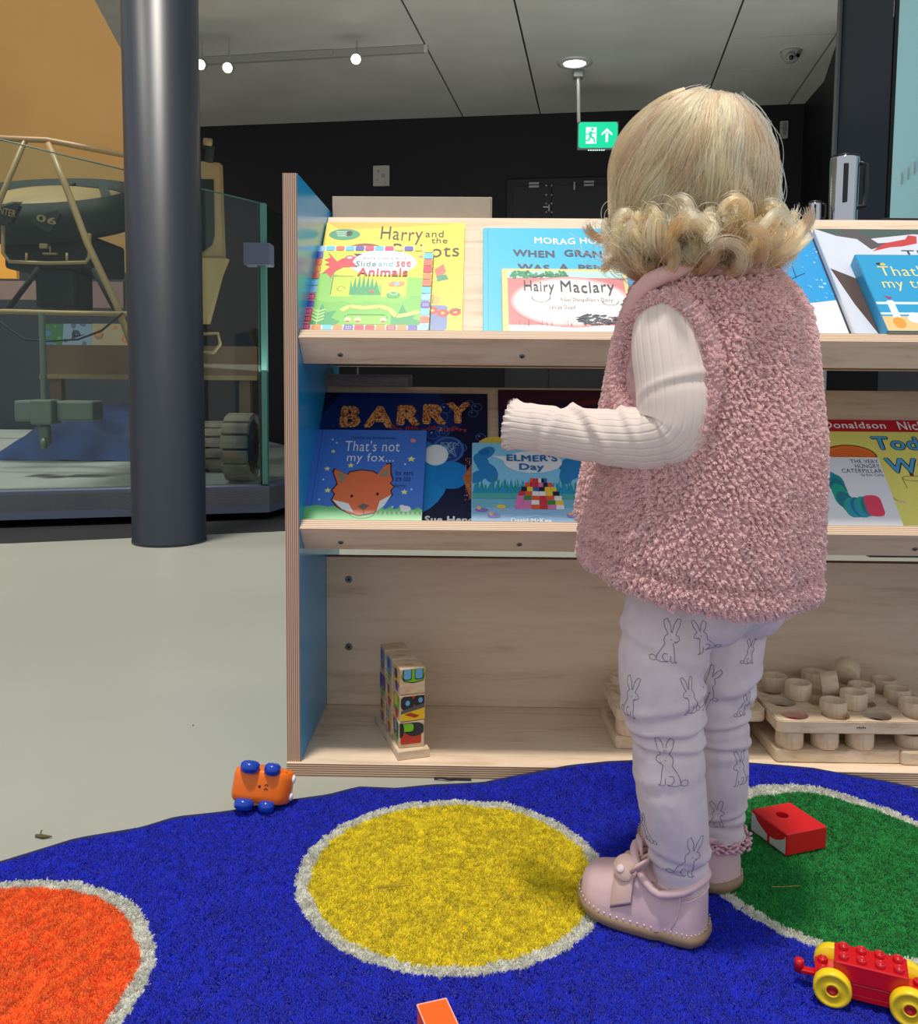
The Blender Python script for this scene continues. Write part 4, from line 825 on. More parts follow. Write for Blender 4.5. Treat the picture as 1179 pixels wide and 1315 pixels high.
# ---- lower tier: dark maroon book behind the sleeve
u0, tt_ = tpix('low', 640.5, 501, .006); W, H, T = .27, tt_, .006
bk, A = book('picture_book', 'dark maroon and navy picture book with small round white emblem', 'low', u0, W, H, T, 0, (40, 20, 50))
A.rect(0, 0, W, H, (40, 22, 52)); A.poly([(0, H), (W, H), (W, H * .9), (W * .4, H * .92), (0, H * .85)], (66, 26, 50)); A.ell(W * .4, H * .8, .05, .02, (30, 40, 90)); A.ell(W * .75, H * .86, .03, .01, (30, 80, 60)); A.ell(W * .55, H * .9, .03, .006, (110, 30, 44), .2)
A.rect(0, H * .3, W * .3, H * .8, (24, 36, 88)); A.ell(W * .09, H * .895, .0095, .0095, (210, 205, 200)); A.poly([(W * .08, H * .87), (W * .08, H * .92), (W * .10, H * .92), (W * .10, H * .89), (W * .11, H * .87)], (30, 24, 40)); A.build('cover_print', bk, T + .0003)
# ---- lower tier right: yellow book with red band
u0, _ = tpix('low', 1000, 600, .007); _, tt_ = tpix('low', 1110, 540, .007); W, H, T = .30, tt_, .007
bk, A = book('picture_book', 'yellow picture book with red author band and blue title, lower shelf right', 'low', u0, W, H, T, 0, (226, 220, 110))
def uu(x, y): a_, b_ = tpix('low', x, y, .007); return a_ - u0, b_
A.rect(0, 0, W, H, (232, 226, 120)); A.rect(0, uu(1100, 555)[1], W, H, (196, 28, 48)); c0 = uu(1090, 590)
A.ell(c0[0] + .004, c0[1] + .006, .043, .024, (60, 30, 20)); A.ell(c0[0] + .004, c0[1] + .006, .041, .022, (238, 120, 52)); A.ell(c0[0], c0[1] - .012, .03, .014, (236, 214, 220)); [A.ring(c0[0] + .004, c0[1] - .012, .03 + .005 * k, .02 + .004 * k, .0008, (190, 80, 40), 20, 160) for k in range(4)]
q_ = uu(1168, 660); A.rect(q_[0] - .03, 0, W, .012, (60, 120, 180)); A.ell(q_[0] + .01, .014, .03, .006, (240, 244, 240))
q_ = uu(1172, 628); A.ring(q_[0] + .01, q_[1] + .02, .02, .005, .001, (70, 50, 40)); A.line([(q_[0] - .01, q_[1] + .02), (q_[0] - .008, q_[1])], .001, (70, 50, 40)); A.rrect(q_[0] + .004, q_[1] + .024, q_[0] + .010, q_[1] + .034, .001, (120, 60, 40))
q_ = uu(1155, 645); A.line([(q_[0] - .012, q_[1] + .012), (q_[0], q_[1])], .001, (60, 40, 40)); A.ell(q_[0] + .004, q_[1], .006, .003, (236, 190, 170))
a = A.build('cover_print', bk, T + .0003); z = a['zt'] + .0003
def fit(s_, xa, ya, xb, yb, m_, dz=0, **k): p_, q_ = uu(xa, yb), uu(xb, ya); lettering(bk, s_, p_[0], p_[1], q_[0], q_[1], m_, z + dz, **k)
fit('Julia Donaldson', 1020, 543, 1135, 553, wh, bold=.02, name='author_lettering'); fit('Nick Sharratt', 1155, 543, 1250, 553, wh, bold=.02, name='author_lettering')
kb = ucol((30, 40, 80)); bb = ucol((80, 170, 220))
for s_, xa, ya, xb, yb in (('Toddle', 1123, 562, 1222, 579), ('Waddle', 1141, 590, 1262, 609)): fit(s_, xa, ya, xb, yb, kb, bold=.07); fit(s_, xa + .6, ya + .6, xb - .6, yb - .6, bb, .0002, bold=.02)
# ---- lower tier right: white board book
u1, tt_ = tpix('low', 1127, 588, .018); ub, _ = tpix('low', 1160, 676, .018); u1 = (u1 + ub) / 2 + .001; W, H, T = .165, tt_, .010
u0 = u1 - W
bk, A = book('picture_book', 'white board book with black serif-style capitals and teal curved band', 'low', u0, W, H, T, .0075, (224, 228, 236))
bk['label'] = 'white board book with small dark capitals and a teal curved band'
def uw(x, y): a_, b_ = tpix('low', x, y, .018); return a_ - u0, b_
A.rect(0, 0, W, H, (222, 227, 236)); P = [uw(x, y) for x, y in ((1030, 612), (1060, 612), (1075, 622), (1082, 640), (1095, 652), (1108, 652), (1120, 648))]
for k, (a_, b_) in enumerate(zip(P, P[1:])):
    for j in range(3): f_ = j / 3; A.ell(a_[0] + (b_[0] - a_[0]) * f_, a_[1] + (b_[1] - a_[1]) * f_, .012, .019, R.choice([(20, 140, 150), (30, 160, 140), (24, 120, 140), (30, 150, 190)]), R.uniform(-.3, .3))
q_ = uw(1122, 650); A.rrect(q_[0] - .012, q_[1] - .020, q_[0] + .014, q_[1] + .020, .009, (222, 66, 100))
a = A.build('cover_print', bk, T + .0003); z = a['zt'] + .0003; gk = ucol((70, 76, 90))
def fw(s_, xa, ya, xb, yb, m_=gk, bold=.0, **k): p_, q2 = uw(xa, yb), uw(xb, ya); lettering(bk, s_, p_[0], p_[1], q2[0], q2[1], m_, z, bold, **k)
fw('THE VERY', 1093, 591, 1127, 595.5); fw('HUNGRY', 1099, 597, 1129, 601.5); fw('CATERPILLAR', 1082, 603, 1132, 607.5); fw('by Eric Carle', 1107, 609, 1134, 613, name='author_lettering')
# ---- book leaning on the rear side, above the top
a, b = SI @ px(429, 278, UY + .30), SI @ px(631, 256, UY + .30)
t = thing('picture_book', 'pale cream hardback seen from behind above the top of the bookshelf', 'book'); t.matrix_world = SM @ Matrix.Translation((a.x, .302, .6326)) @ Matrix.Rotation(math.radians(4), 4, 'X')
hh = b.z - .6326; ww = b.x - a.x; mcv = noisy('cream_board', (206, 192, 172), (198, 184, 164), 20, .6)
BOX('back_cover', 0, ww, 0, .0025, 0, hh, mcv, t, .0005, 1); BOX('front_cover', 0, ww, .016, .0185, 0, hh, mcv, t, .0005, 1); BOX('page_block', .003, ww - .004, .0025, .016, .003, hh - .004, m_page, t); BOX('spine', ww - .003, ww + .001, 0, .0185, 0, hh, mcv, t, .001, 1)
# ---- grey wooden tray lying on the ridge of the lower tier
a, b = SI @ px(411, 497, UY + .27), SI @ px(527, 479, UY + .27)
m_gw = wood('weathered_grey', (112, 102, 100), (92, 84, 84), (66, 60, 62), (3, 30, 30)); tz = (TI['low'] @ Vector((0, .3095, 0))).z + .0
t = thing('wooden_tray', 'shallow grey wooden tray lying on the lower tier ridge', 'tray'); t.matrix_world = SM @ Matrix.Translation((a.x, .225, tz + .0005))
w_ = b.x - a.x; h_ = .020; BOX('tray_floor', 0, w_, 0, .10, 0, .003, m_gw, t); BOX('tray_side', 0, w_, 0, .006, .003, h_, m_gw, t); BOX('tray_side', 0, w_, .094, .10, .003, h_, m_gw, t); BOX('tray_end', 0, .005, .006, .094, .003, h_, m_gw, t); BOX('tray_end', w_ - .005, w_, .006, .094, .003, h_, m_gw, t)
# ------------------------------------------------------------------ strands helper
def strands(name, P, rad, col, m, parent):
    """P (n,k,3) points, rad (k,) or (n,k), col (n,3) linear"""
    n, k, _ = P.shape; hc = bpy.data.hair_curves.new(name); hc.add_curves([k] * n)
    hc.attributes['position'].data.foreach_set('vector', P.astype(np.float32).ravel())
    a = hc.attributes.get('radius') or hc.attributes.new('radius', 'FLOAT', 'POINT')
    a.data.foreach_set('value', np.broadcast_to(rad, (n, k)).astype(np.float32).ravel())
    c = hc.attributes.new('tint', 'FLOAT_COLOR', 'CURVE'); cc = np.ones((n, 4), np.float32); cc[:, :3] = col
    c.data.foreach_set('color', cc.ravel())
    hc.materials.append(m); o = bpy.data.objects.new(name, hc); C.objects.link(o)
    if parent is not None: o.parent = parent
    o['kind'] = 'stuff'; return o
def tint_mat(name, rough=.8, spec=.2, sheen=0.0, soft=0.0):
    m = mat(name, (200, 200, 200), rough); p = m.node_tree.nodes['Principled BSDF']
    a = N(m, 'ShaderNodeAttribute', attribute_name='tint'); L(m, a.outputs['Color'], p.inputs['Base Color'])
    p.inputs['Specular IOR Level'].default_value = spec; p.inputs['Sheen Weight'].default_value = sheen
    if soft: # fibres let part of the light through
        t = N(m, 'ShaderNodeBsdfTranslucent'); L(m, a.outputs['Color'], t.inputs[0]); mx = N(m, 'ShaderNodeMixShader'); mx.inputs[0].default_value = soft
        L(m, p.outputs[0], mx.inputs[1]); L(m, t.outputs[0], mx.inputs[2]); L(m, mx.outputs[0], m.node_tree.nodes['Material Output'].inputs[0])
    return m
def vnoise(X, Y, s, seed=0):
    """smooth value noise on arrays"""
    rg = np.random.default_rng(seed); G = rg.random((256, 256)); x, y = X * s + 1000, Y * s + 1000
    xi, yi = np.floor(x).astype(int), np.floor(y).astype(int); fx, fy = x - xi, y - yi; fx, fy = fx * fx * (3 - 2 * fx), fy * fy * (3 - 2 * fy)
    g = lambda a, b: G[a % 256, b % 256]
    return (g(xi, yi) * (1 - fx) + g(xi + 1, yi) * fx) * (1 - fy) + (g(xi, yi + 1) * (1 - fx) + g(xi + 1, yi + 1) * fx) * fy
# ------------------------------------------------------------------ rug
edge_px = [(-130, 1140), (0, 1105), (98, 1075), (182, 1061), (226, 1047), (292, 1040), (365, 1027), (423, 1019), (461, 1009), (509, 1011), (554, 1006), (621, 1003), (677, 992), (733, 981), (782, 976), (830, 974), (900, 975), (960, 978), (1001, 981), (1045, 985), (1082, 992), (1143, 1003), (1179, 1011), (1300, 1030)]
EX, EY, EZ = [], [], []
for x, y in edge_px:
    q = pz(x, y, .010)
    if q.y > 1.262: q = px(x, y, 1.262)
    EX.append(q.x); EY.append(q.y); EZ.append(max(q.z, .010) - .010)
EX, EY, EZ = map(np.array, (EX, EY, EZ))
def r_edge(X): return np.interp(X, EX, EY)
def r_h(X, Y):
    lift = np.interp(X, EX, EZ); d = r_edge(X) - Y
    return lift * np.exp(-(d / .075) ** 2) + .0010 * vnoise(X, Y, 9, 3)
CIRC = [((-.003, 1.0155), (238, 220, 16)), ((-.483, .809), (255, 116, 30)), ((.478, 1.034), (20, 150, 62))]
def rug_col(X, Y):
    n = len(X); c = np.tile(np.array(rgb(6, 38, 206)[:3]), (n, 1)); wob = .004 * (vnoise(X, Y, 45, 5) - .5) + .003 * (vnoise(X, Y, 160, 6) - .5)
    for (cx, cy), cc in CIRC:
        d = np.hypot(X - cx, Y - cy) + wob
        c[d < .185] = rgb(226, 226, 214)[:3]; c[d < .1685] = rgb(*cc)[:3]
    return c
rug = thing('rug', 'royal blue rug with yellow, orange and green circles ringed in white', 'rug', (0, 0, 0))
X0, X1, Y0 = -.80, 1.0, .45
nx, ny = 300, 130; xs = np.linspace(X0, X1, nx)
V, Fc = [], []
for j in range(ny):
    t_ = j / (ny - 1); Yr = Y0 + (r_edge(xs) - Y0) * t_; Z = r_h(xs, Yr) + .0045
    V += list(zip(xs, Yr, Z))
for j in range(ny - 1):
    for i in range(nx - 1): a = j * nx + i; Fc.append((a, a + 1, a + nx + 1, a + nx))
nb = len(V)
bord = [j * nx for j in range(ny)] + [(ny - 1) * nx + i for i in range(1, nx)] + [j * nx + nx - 1 for j in range(ny - 2, -1, -1)] + [i for i in range(nx - 2, 0, -1)]
V += [(V[b][0], V[b][1], max(V[b][2] - .004, .0004) if V[b][2] < .008 else V[b][2] - .004) for b in bord]
for i in range(len(bord)): a, b = bord[i], bord[(i + 1) % len(bord)]; Fc.append((a, nb + i, nb + (i + 1) % len(bord), b))
me = bpy.data.meshes.new('backing'); me.from_pydata(V, [], Fc); VA = np.array(V)
ca = me.color_attributes.new('tint', 'FLOAT_COLOR', 'POINT'); cc = np.ones((len(V), 4)); cc[:, :3] = rug_col(VA[:, 0], VA[:, 1]) * .5; ca.data.foreach_set('color', cc.ravel())
link('backing', me, tint_mat('rug_backing', .95, .05), rug, True)
NP = 470000
X = RN.uniform(X0, X1, NP * 3); Y = RN.uniform(.56, 1.28, NP * 3); ok = (Y < r_edge(X) - .003) & (np.abs(X) < Y * .60 + .12)
X, Y = X[ok][:NP], Y[ok][:NP]; n = len(X)
H = (.0036 + .0012 * vnoise(X, Y, 300, 9) + .0008 * vnoise(X, Y, 40, 10)) * RN.uniform(.85, 1.1, n)
lx = (vnoise(X, Y, 190, 11) - .5) * .0042 + RN.normal(0, .0011, n); ly = (vnoise(X, Y, 190, 12) - .5) * .0042 + RN.normal(0, .0013, n)
Z0 = r_h(X, Y) + .0035
P = np.zeros((n, 3, 3))
for i, t_ in enumerate((0, .55, 1.0)):
    P[:, i, 0] = X + lx * t_ ** 1.6; P[:, i, 1] = Y + ly * t_ ** 1.6; P[:, i, 2] = Z0 + H * t_
col = rug_col(X, Y) * (RN.uniform(.78, 1.2, (n, 1)) * (.86 + .28 * vnoise(X, Y, 130, 13)[:, None]))
strands('pile', P, np.array([.0009, .0009, .0006]), col, tint_mat('rug_pile', .75, .25, .3, .25), rug)
# bound edge
pts = [(x, y - .001, h + .0045) for x, y, h in zip(xs[::2], r_edge(xs[::2]), r_h(xs[::2], r_edge(xs[::2])))]
bm = bmesh.new(); tube(bm, pts, .0042, 8); obj('bound_edge', bm, noisy('navy_binding', (16, 22, 80), (8, 12, 46), 300, .8), rug, True)
def rugz(x, y): return float(r_h(np.array([x]), np.array([y]))[0]) + .0080
# ------------------------------------------------------------------ toys on the rug
m_or = mat('orange_plastic', (246, 116, 20), .3); m_bp = mat('blue_plastic', (22, 66, 176), .2); m_wp = mat('white_plastic', (232, 232, 236), .3); m_bk2 = mat('moulded_mark', (90, 40, 20), .5)
b0 = pz(333, 1042, .011)
t = thing('toy_car', 'small orange plastic toy car tipped on its side with blue wheels', 'toy car', (b0.x, b0.y, .0155), rot=(math.radians(-14), math.radians(9), math.radians(6))); t.scale = (1.12, 1.12, 1.12)
bm = bmesh.new()
P = [(-.031, .000), (.018, -.001), (.024, .002), (.031, .010), (.033, .018), (.030, .026), (.020, .031), (.012, .040), (-.010, .042), (-.022, .038), (-.031, .028), (-.034, .012)]
for zz, s_ in ((.008, .90), (.012, .98), (.022, 1.02), (.034, .98), (.038, .90)):
    pass
rings = []
for zz, s_ in ((.005, .90), (.007, .97), (.014, 1.0), (.034, 1.0), (.041, .97), (.043, .90)): rings.append([bm.verts.new((x * s_ * 1.08, .018 + (y - .018) * s_, zz)) for x, y in P])
for a, b in zip(rings, rings[1:]):
    for i in range(len(P)): bm.faces.new((a[i], a[(i + 1) % len(P)], b[(i + 1) % len(P)], b[i]))
bm.faces.new(rings[0][::-1]); bm.faces.new(rings[-1]); car = obj('body', bm, m_or, t, True)
for x in (-.019, .008):
    bm = bmesh.new(); tube(bm, [(x, .003, .004), (x, .003, .044)], .0028, 8); obj('axle', bm, m_or, t)
    for zz, d_ in ((.0045, -1), (.0435, 1)):
        bm = bmesh.new(); rr = .0115 if x < 0 else .0098; rr *= 1.02; lathe(bm, [(0, -.007), (rr * .7, -.0065), (rr * .97, -.004), (rr, 0), (rr * .97, .004), (rr * .7, .0065), (0, .007)], 22, Matrix.Translation((x, .002, zz + (.002 if d_ > 0 else -.002)))); obj('wheel', bm, m_bp, t, True)
for zz in (.014, .034):
    bm = bmesh.new(); ellipsoid(bm, (.0345, .016, zz), (.0035, .0065, .0055)); obj('headlamp', bm, m_wp, t, True)
bm = bmesh.new(); ellipsoid(bm, (-.004, -.0005, .025), (.0018, .001, .0018)); obj('screw_hole', bm, m_bk2, t)
for k_ in (0, 1):
    bm = bmesh.new(); tube(bm, [(.004 + .0022 * math.cos(a_), -.0012, .026 - .0045 * k_ + .002 * math.sin(a_)) for a_ in [math.radians(d_) for d_ in range(10, 175, 20)]], .00045, 5); obj('moulded_mark', bm, m_bk2, t)
bm = bmesh.new(); bx(bm, .020, .026, .004, .010, .040, .046, .002); obj('bumper', bm, m_or, t)
# red wooden block
zb = .0100; Pf, Pl, Pr = pz(1009.6, 1100, zb), pz(964, 1066, zb), pz(1061, 1089, zb)
ux = (Pr - Pf).normalized(); ang = math.atan2(ux.y, ux.x); w_ = (Pr - Pf).length; dl = (Pl - Pf).length; hB = .0285
t = thing('wooden_block', 'red wooden block with round hole and white print on one side', 'toy block', Pf, rz=ang)
uy = Vector((-ux.y, ux.x, 0)); dl = max(.05, (Pl - Pf).dot(uy))
m_red = mat('red_lacquer', (206, 26, 34), .3); m_rw = mat('print_white', (196, 204, 200), .4); m_hole = mat('hole_dark_red', (92, 8, 14), .6)
bm = bmesh.new(); bx(bm, 0, w_, 0, dl, 0, hB, .0015, 2); o = obj('block', bm, m_red, t)
# cut the hole
def cut(o, cyl):
    for i, (c_, r_, h_, ax) in enumerate(cyl):
        bm = bmesh.new(); lathe(bm, [(r_, -h_), (r_, h_)], 28, Matrix.Translation(c_)); me = bpy.data.meshes.new('c'); bmesh.ops.recalc_face_normals(bm, faces=bm.faces); bm.to_mesh(me); bm.free()
        if ax: me.materials.append(ax)
        c2 = bpy.data.objects.new('c', me); C.objects.link(c2); c2.parent = o.parent; md = o.modifiers.new('b', 'BOOLEAN'); md.operation = 'DIFFERENCE'; md.object = c2; md.solver = 'EXACT'; c2['tmp'] = 1
    dg = bpy.context.evaluated_depsgraph_get(); dg.update(); me2 = bpy.data.meshes.new_from_object(o.evaluated_get(dg), depsgraph=dg); o.modifiers.clear(); o.data = me2
    for x in [x for x in bpy.data.objects if x.get('tmp')]: bpy.data.objects.remove(x)
cut(o, [(Vector((w_ * .45, dl * .62, hB)), .0080, .02, None)])
bm = bmesh.new(); Q = Matrix(((0, 0, 1, 0), (1, 0, 0, 0), (0, 1, 0, 0), (0, 0, 0, 1)))
n = 10; prism(bm, [(.002, .002), (dl * .45, .002), (dl * .45, hB * .35)] + [(dl * .45 * (1 - k_ / n), hB * (.35 + .5 * (k_ / n) ** 2)) for k_ in range(1, n)] + [(.002, hB * .85)], -.0005, .0, Q); obj('white_print', bm, m_rw, t)
bm = bmesh.new(); prism(bm, [(dl * .53, .002), (dl - .002, .002), (dl - .002, hB - .003), (dl * .9, hB - .004)] + [(dl * (.88 - .35 * k_ / n), hB * (.85 - .5 * (k_ / n) ** .6)) for k_ in range(0, n + 1)], -.0005, .0, Q); obj('white_print', bm, m_rw, t)
# building-brick wagon
c0, c1 = pz(1068, 1289, .010), pz(1165, 1314, .010); d_ = (c1 - c0); d_.z = 0; ang = math.atan2(d_.y, d_.x); wb = .0655
t = thing('brick_wagon', 'red building brick wagon on yellow wheels in the right corner of the rug', 'toy wagon', (c0.x, c0.y, .0095), rz=ang)
m_rd = mat('red_brick_plastic', (198, 18, 28), .25); m_yw = mat('yellow_plastic', (240, 206, 24), .3)
def stud(x, y, z, par):
    bm = bmesh.new(); lathe(bm, [(.0047, 0), (.0047, .0040), (.0043, .0044), (.0032, .0044), (.0032, .0018), (0, .0018)], 18, Matrix.Translation((x, y, z)), cap0=False); obj('stud', bm, m_rd, par, True)
bm = bmesh.new(); bx(bm, -.016, wb + .016, .006, .036, .0105, .022, .0012); bx(bm, .014, wb - .014, .006, .036, .006, .012, .001); ch = obj('chassis', bm, m_rd, t); ch['label'] = 'red chassis between the yellow wheels'
me = remesh_me = None
bm = bmesh.new(); bx(bm, -.032, -.0155, .017, .025, .0115, .016, .001); obj('tow_bar', bm, m_rd, t); bm = bmesh.new(); lathe(bm, [(.0045, 0), (.0045, .011), (.003, .012), (0, .012)], 14, Matrix.Translation((-.030, .021, .012))); obj('tow_pin', bm, m_rd, t, True)
for x in (0, wb):
    for y, s_ in ((-.0005, -1), (.0425, 1)):
        Mx = axis_m((x, y, .0165), (0, s_, 0)); bm = bmesh.new()
        lathe(bm, [(.0165, -.0055), (.0170, -.004), (.0170, .0035), (.0160, .0050), (.0140, .0050), (.0132, .0042), (.0072, .0042), (.0065, .005), (.0052, .005), (.0052, .002), (0, .002)], 36, Mx); wh_ = obj('wheel', bm, m_yw, t, True)
        bm = bmesh.new(); lathe(bm, [(.0048, .0021), (.0048, .0042), (.0022, .0042), (.0022, .0024), (0, .0024)], 18, Mx, cap0=False); obj('hub', bm, m_rd, wh_, True)
for y in (.013, .029): stud(-.009, y, .0219, t); stud(wb + .009, y, .0219, t)
bt = thing('toy_brick', 'red eight-stud building brick clipped on the yellow-wheeled wagon', 'toy brick', (c0.x, c0.y, .0095), rz=ang)
bm = bmesh.new(); bx(bm, .001, .0645, .0055, .0365, .0221, .0400, .001); obj('brick_body', bm, m_rd, bt)
for i in range(4):
    for y in (.013, .029): stud(.009 + i * .0158, y, .0399, bt)
# orange block at the frame's foot
Pa, Pb = pz(535.6, 1290, .038), pz(573, 1281.6, .038); ux = (Pb - Pa).normalized(); ang = math.atan2(ux.y, ux.x); w_ = (Pb - Pa).length
t = thing('wooden_block', 'bright orange wooden block with pale edges at the very front of the rug', 'toy block', (Pa.x, Pa.y, .0098), rz=ang)
bm = bmesh.new(); bx(bm, 0, w_, -.075, 0, 0, .028, .0009, 2); obj('block', bm, mat('orange_lacquer', (255, 98, 30), .4), t)
bm = bmesh.new(); 
for a_, b_ in (((0, 0), (w_, 0)), ((0, 0), (0, -.075)), ((w_, 0), (w_, -.075))): tube(bm, [(a_[0], a_[1], .0278), (b_[0], b_[1], .0278)], .0006, 6)
obj('pale_edges', bm, mat('edge_pale', (250, 180, 160), .5), t)  # thin pale lines along the block's top edges
# ------------------------------------------------------------------ block tower on the base board
zS = TH + .0003
m_bw = wood('beech', (226, 200, 166), (214, 184, 148), (190, 158, 122), (12, 60, 60), scale=1.5); m_bwl = wood('beech_pale', (224, 204, 176), (212, 190, 160), (186, 160, 130), (10, 50, 50), scale=1.4)
Pf, Pr, Pk = pz(511, 977, zS), pz(554, 971, zS), pz(483, 929, zS)
ax = Pk - Pf; ax.z = 0; ax.normalize(); ang = math.atan2(ax.y, ax.x) - PI / 2; bwid = .050
t = thing('block_stand', 'long wooden stand with rods holding painted blocks on the bottom board', 'toy stand', (Pf.x, Pf.y, zS), rz=ang)
Mt = Matrix.Translation((Pf.x, Pf.y, zS)) @ Matrix.Rotation(ang, 4, 'Z')
BOX('stand_base', 0, bwid, 0, .165, 0, .0135, m_bwl, t, .0012)
BL = .0415
inkc = [(40, 70, 130), (120, 70, 150), (200, 60, 50), (110, 180, 60), (240, 190, 50), (90, 160, 210), (60, 60, 66)]
names = ['front', 'middle', 'rear']; lv = ['bottom', 'middle', 'top']
desc = {(0, 2): 'block painted with a green cab and blue windows, top of the front stack', (0, 1): 'block painted with dark wheels and yellow stripe, middle of the front stack', (0, 0): 'block painted with a red engine and dark wheel, bottom of the front stack'}
for ci, yc in enumerate((.030, .078, .126)):
    bm = bmesh.new(); tube(bm, [(bwid / 2, yc, .012), (bwid / 2, yc, .0135 + BL * 3 - .0025)], .0052, 12); obj('rod', bm, m_bw, t, True)
    for k_ in range(3):
        lab = desc.get((ci, k_), f'painted wooden cube, {lv[k_]} of the {names[ci]} stack on the rod stand')
        b = thing('painted_block', lab, 'toy block', Mt @ Vector((bwid / 2, yc, .0136 + k_ * BL)), rz=ang + R.uniform(-.05, .05) + (.03 if k_ == 1 else -.02), group='painted blocks on the rod stand')
        h = BL / 2 - .0006; bm = bmesh.new(); bx(bm, -h + .0004, h - .0004, -h + .0004, h - .0004, 0.0001, BL - .0006, .0014, 2); o = obj('cube', bm, m_bw, b); cut(o, [(Vector((0, 0, BL / 2)), .0072, .05, None)])
        for fi, (rot_) in enumerate((0, -PI / 2)):   # front face and left face carry the print
            A = Art(2 * h - .003, BL - .004); W, H = A.w, A.h
            if ci == 0 and fi == 0 and k_ == 2:
                A.poly([(W * .1, H), (W * .02, H * .7), (W * .12, H * .52), (W * .5, H * .42), (W * .95, H * .5), (W, H * .75), (W * .95, H)], (30, 60, 40)); A.poly([(W * .12, H), (W * .06, H * .7), (W * .15, H * .55), (W * .5, H * .46), (W * .93, H * .53), (W, H)], (126, 196, 40))
                for x0_ in (.10, .58): A.rrect(W * x0_, H * .56, W * (x0_ + .36), H * 1.1, .003, (20, 50, 60)); A.rrect(W * (x0_ + .03), H * .60, W * (x0_ + .33), H * 1.1, .003, (110, 176, 220))
            elif ci == 0 and fi == 0 and k_ == 1:
                A.rect(0, 0, W, H * .45, (240, 196, 40)); A.rect(W * .3, H * .5, W * .7, H, (206, 60, 40)); A.ell(W * .27, H * .72, .011, .0125, (44, 50, 54)); A.ell(W * .82, H * .78, .0105, .012, (44, 50, 54)); A.ell(W * .29, H * .72, .0035, .004, (110, 170, 220)); A.ell(W * .83, H * .80, .0035, .004, (110, 170, 220)); A.poly([(0, H * .28), (0, H * .42), (W, H * .66), (W, H * .48)], (90, 92, 96)); A.poly([(W * .15, H * .25), (W * .4, H * .32), (W * .8, H * .16), (W * .6, H * .08)], (176, 70, 40))
            elif ci == 0 and fi == 0:
                A.rrect(W * .04, H * .12, W * .9, H * .62, .003, (196, 66, 44)); A.ell(W * .62, H * .72, .016, .011, (52, 58, 60)); A.rrect(0, H * .6, W * .62, H * .98, .004, (30, 40, 34)); A.rrect(0, H * .64, W * .58, H * .96, .004, (126, 196, 44)); A.ell(W * .05, H * .72, .005, .012, (44, 50, 54))
            else:
                c1_, c2_, c3_ = R.sample(inkc, 3); A.rrect(W * .05, H * .3, W * .9, H * .96, .004, c1_); A.rrect(W * .15, H * .5, W * .6, H * .9, .003, c2_); A.ell(W * .5, H * .2, .009, .009, c3_); A.line([(W * .05, H * .28), (W * .95, H * .34)], .0012, (30, 40, 80))
            pr = A.build('painted_print', b, 0, .00002); pr.matrix_local = Matrix.Rotation(rot_, 4, 'Z') @ Matrix.Translation((-W / 2, -h + .0002, .0015)) @ Matrix.Rotation(PI / 2, 4, 'X')
# ------------------------------------------------------------------ wooden cup trays
m_in = {'red': mat('felt_red', (206, 30, 60), .8), 'dark': mat('felt_dark', (50, 50, 54), .8), 'lime': mat('felt_lime', (200, 206, 120), .8), 'grey': mat('felt_grey', (110, 112, 114), .8), None: None, 'pink': mat('felt_pink', (200, 110, 110), .8)}
m_cupw = wood('beech_cup', (226, 204, 174), (221, 198, 168), (208, 182, 152), (60, 60, 10), scale=1.6)
CR, CHt = .0205, .026
def cup(M_, lab, inner=None, group='wooden cups of the matching trays'):
    c_ = thing('wooden_cup', lab, 'toy cup', group=group); c_.matrix_world = M_
    bm = bmesh.new(); lathe(bm, [(CR * .93, 0), (CR, .0015), (CR, CHt - .0015), (CR * .95, CHt), (CR * .80, CHt - .0005), (CR * .74, CHt - .004), (CR * .70, CHt - .011), (0, CHt - .011)], 30); obj('cup_body', bm, m_cupw, c_, True)
    if inner: bm = bmesh.new(); lathe(bm, [(CR * .68, CHt - .0105), (0, CHt - .0102)], 20, cap0=False); obj('inlay', bm, m_in[inner], c_)
def plank(name, x0, x1, y0, y1, z0, z1, r, m, par):
    bm = bmesh.new(); P = []
    for cx_, cy_, a0 in ((x1 - r, y0 + r, -90), (x1 - r, y1 - r, 0), (x0 + r, y1 - r, 90), (x0 + r, y0 + r, 180)): P += [(cx_ + r * math.cos(math.radians(a0 + q)), cy_ + r * math.sin(math.radians(a0 + q))) for q in (0, 22, 45, 68, 90)]
    prism(bm, P, z0, z1); bmesh.ops.recalc_face_normals(bm, faces=bm.faces); bmesh.ops.bevel(bm, geom=[e for e in bm.edges if abs(e.verts[0].co.z - e.verts[1].co.z) < 1e-6], offset=.0015, segments=2, affect='EDGES'); return obj(name, bm, m, par)
ZB, ZU = .0205, .0195          # base board thickness, tray thickness
def cup_toy(fl, fr_dir, wid, dep, zt_tray, lab_b, lab_t, low, holes, hin):
    """fl: front-left corner of the lower board on the shelf"""
    ang = math.atan2(fr_dir.y, fr_dir.x)
    b = thing('tray_base', lab_b, 'toy tray', fl, rz=ang); plank('base_plank', 0, wid * .72, 0, dep, 0, ZB, .008, m_bwl, b)
    u = thing('cup_tray', lab_t, 'toy tray', fl + Vector((0, 0, ZB + .0265)), rz=ang)
    o = plank('tray_board', 0, wid, -.004, dep, 0, ZU, .010, m_bwl, u); cut(o, [(Vector((x, y, ZU)), .0212, .0125, None) for x, y in holes])
    for (x, y), k_ in hin.items():
        bm = bmesh.new(); lathe(bm, [(.0208, ZU - .0123), (0, ZU - .0121)], 24, Matrix.Translation((x, y, 0)), cap0=False); obj('felt_disc', bm, m_in[k_], u)
    return Matrix.Translation(fl) @ Matrix.Rotation(ang, 4, 'Z')
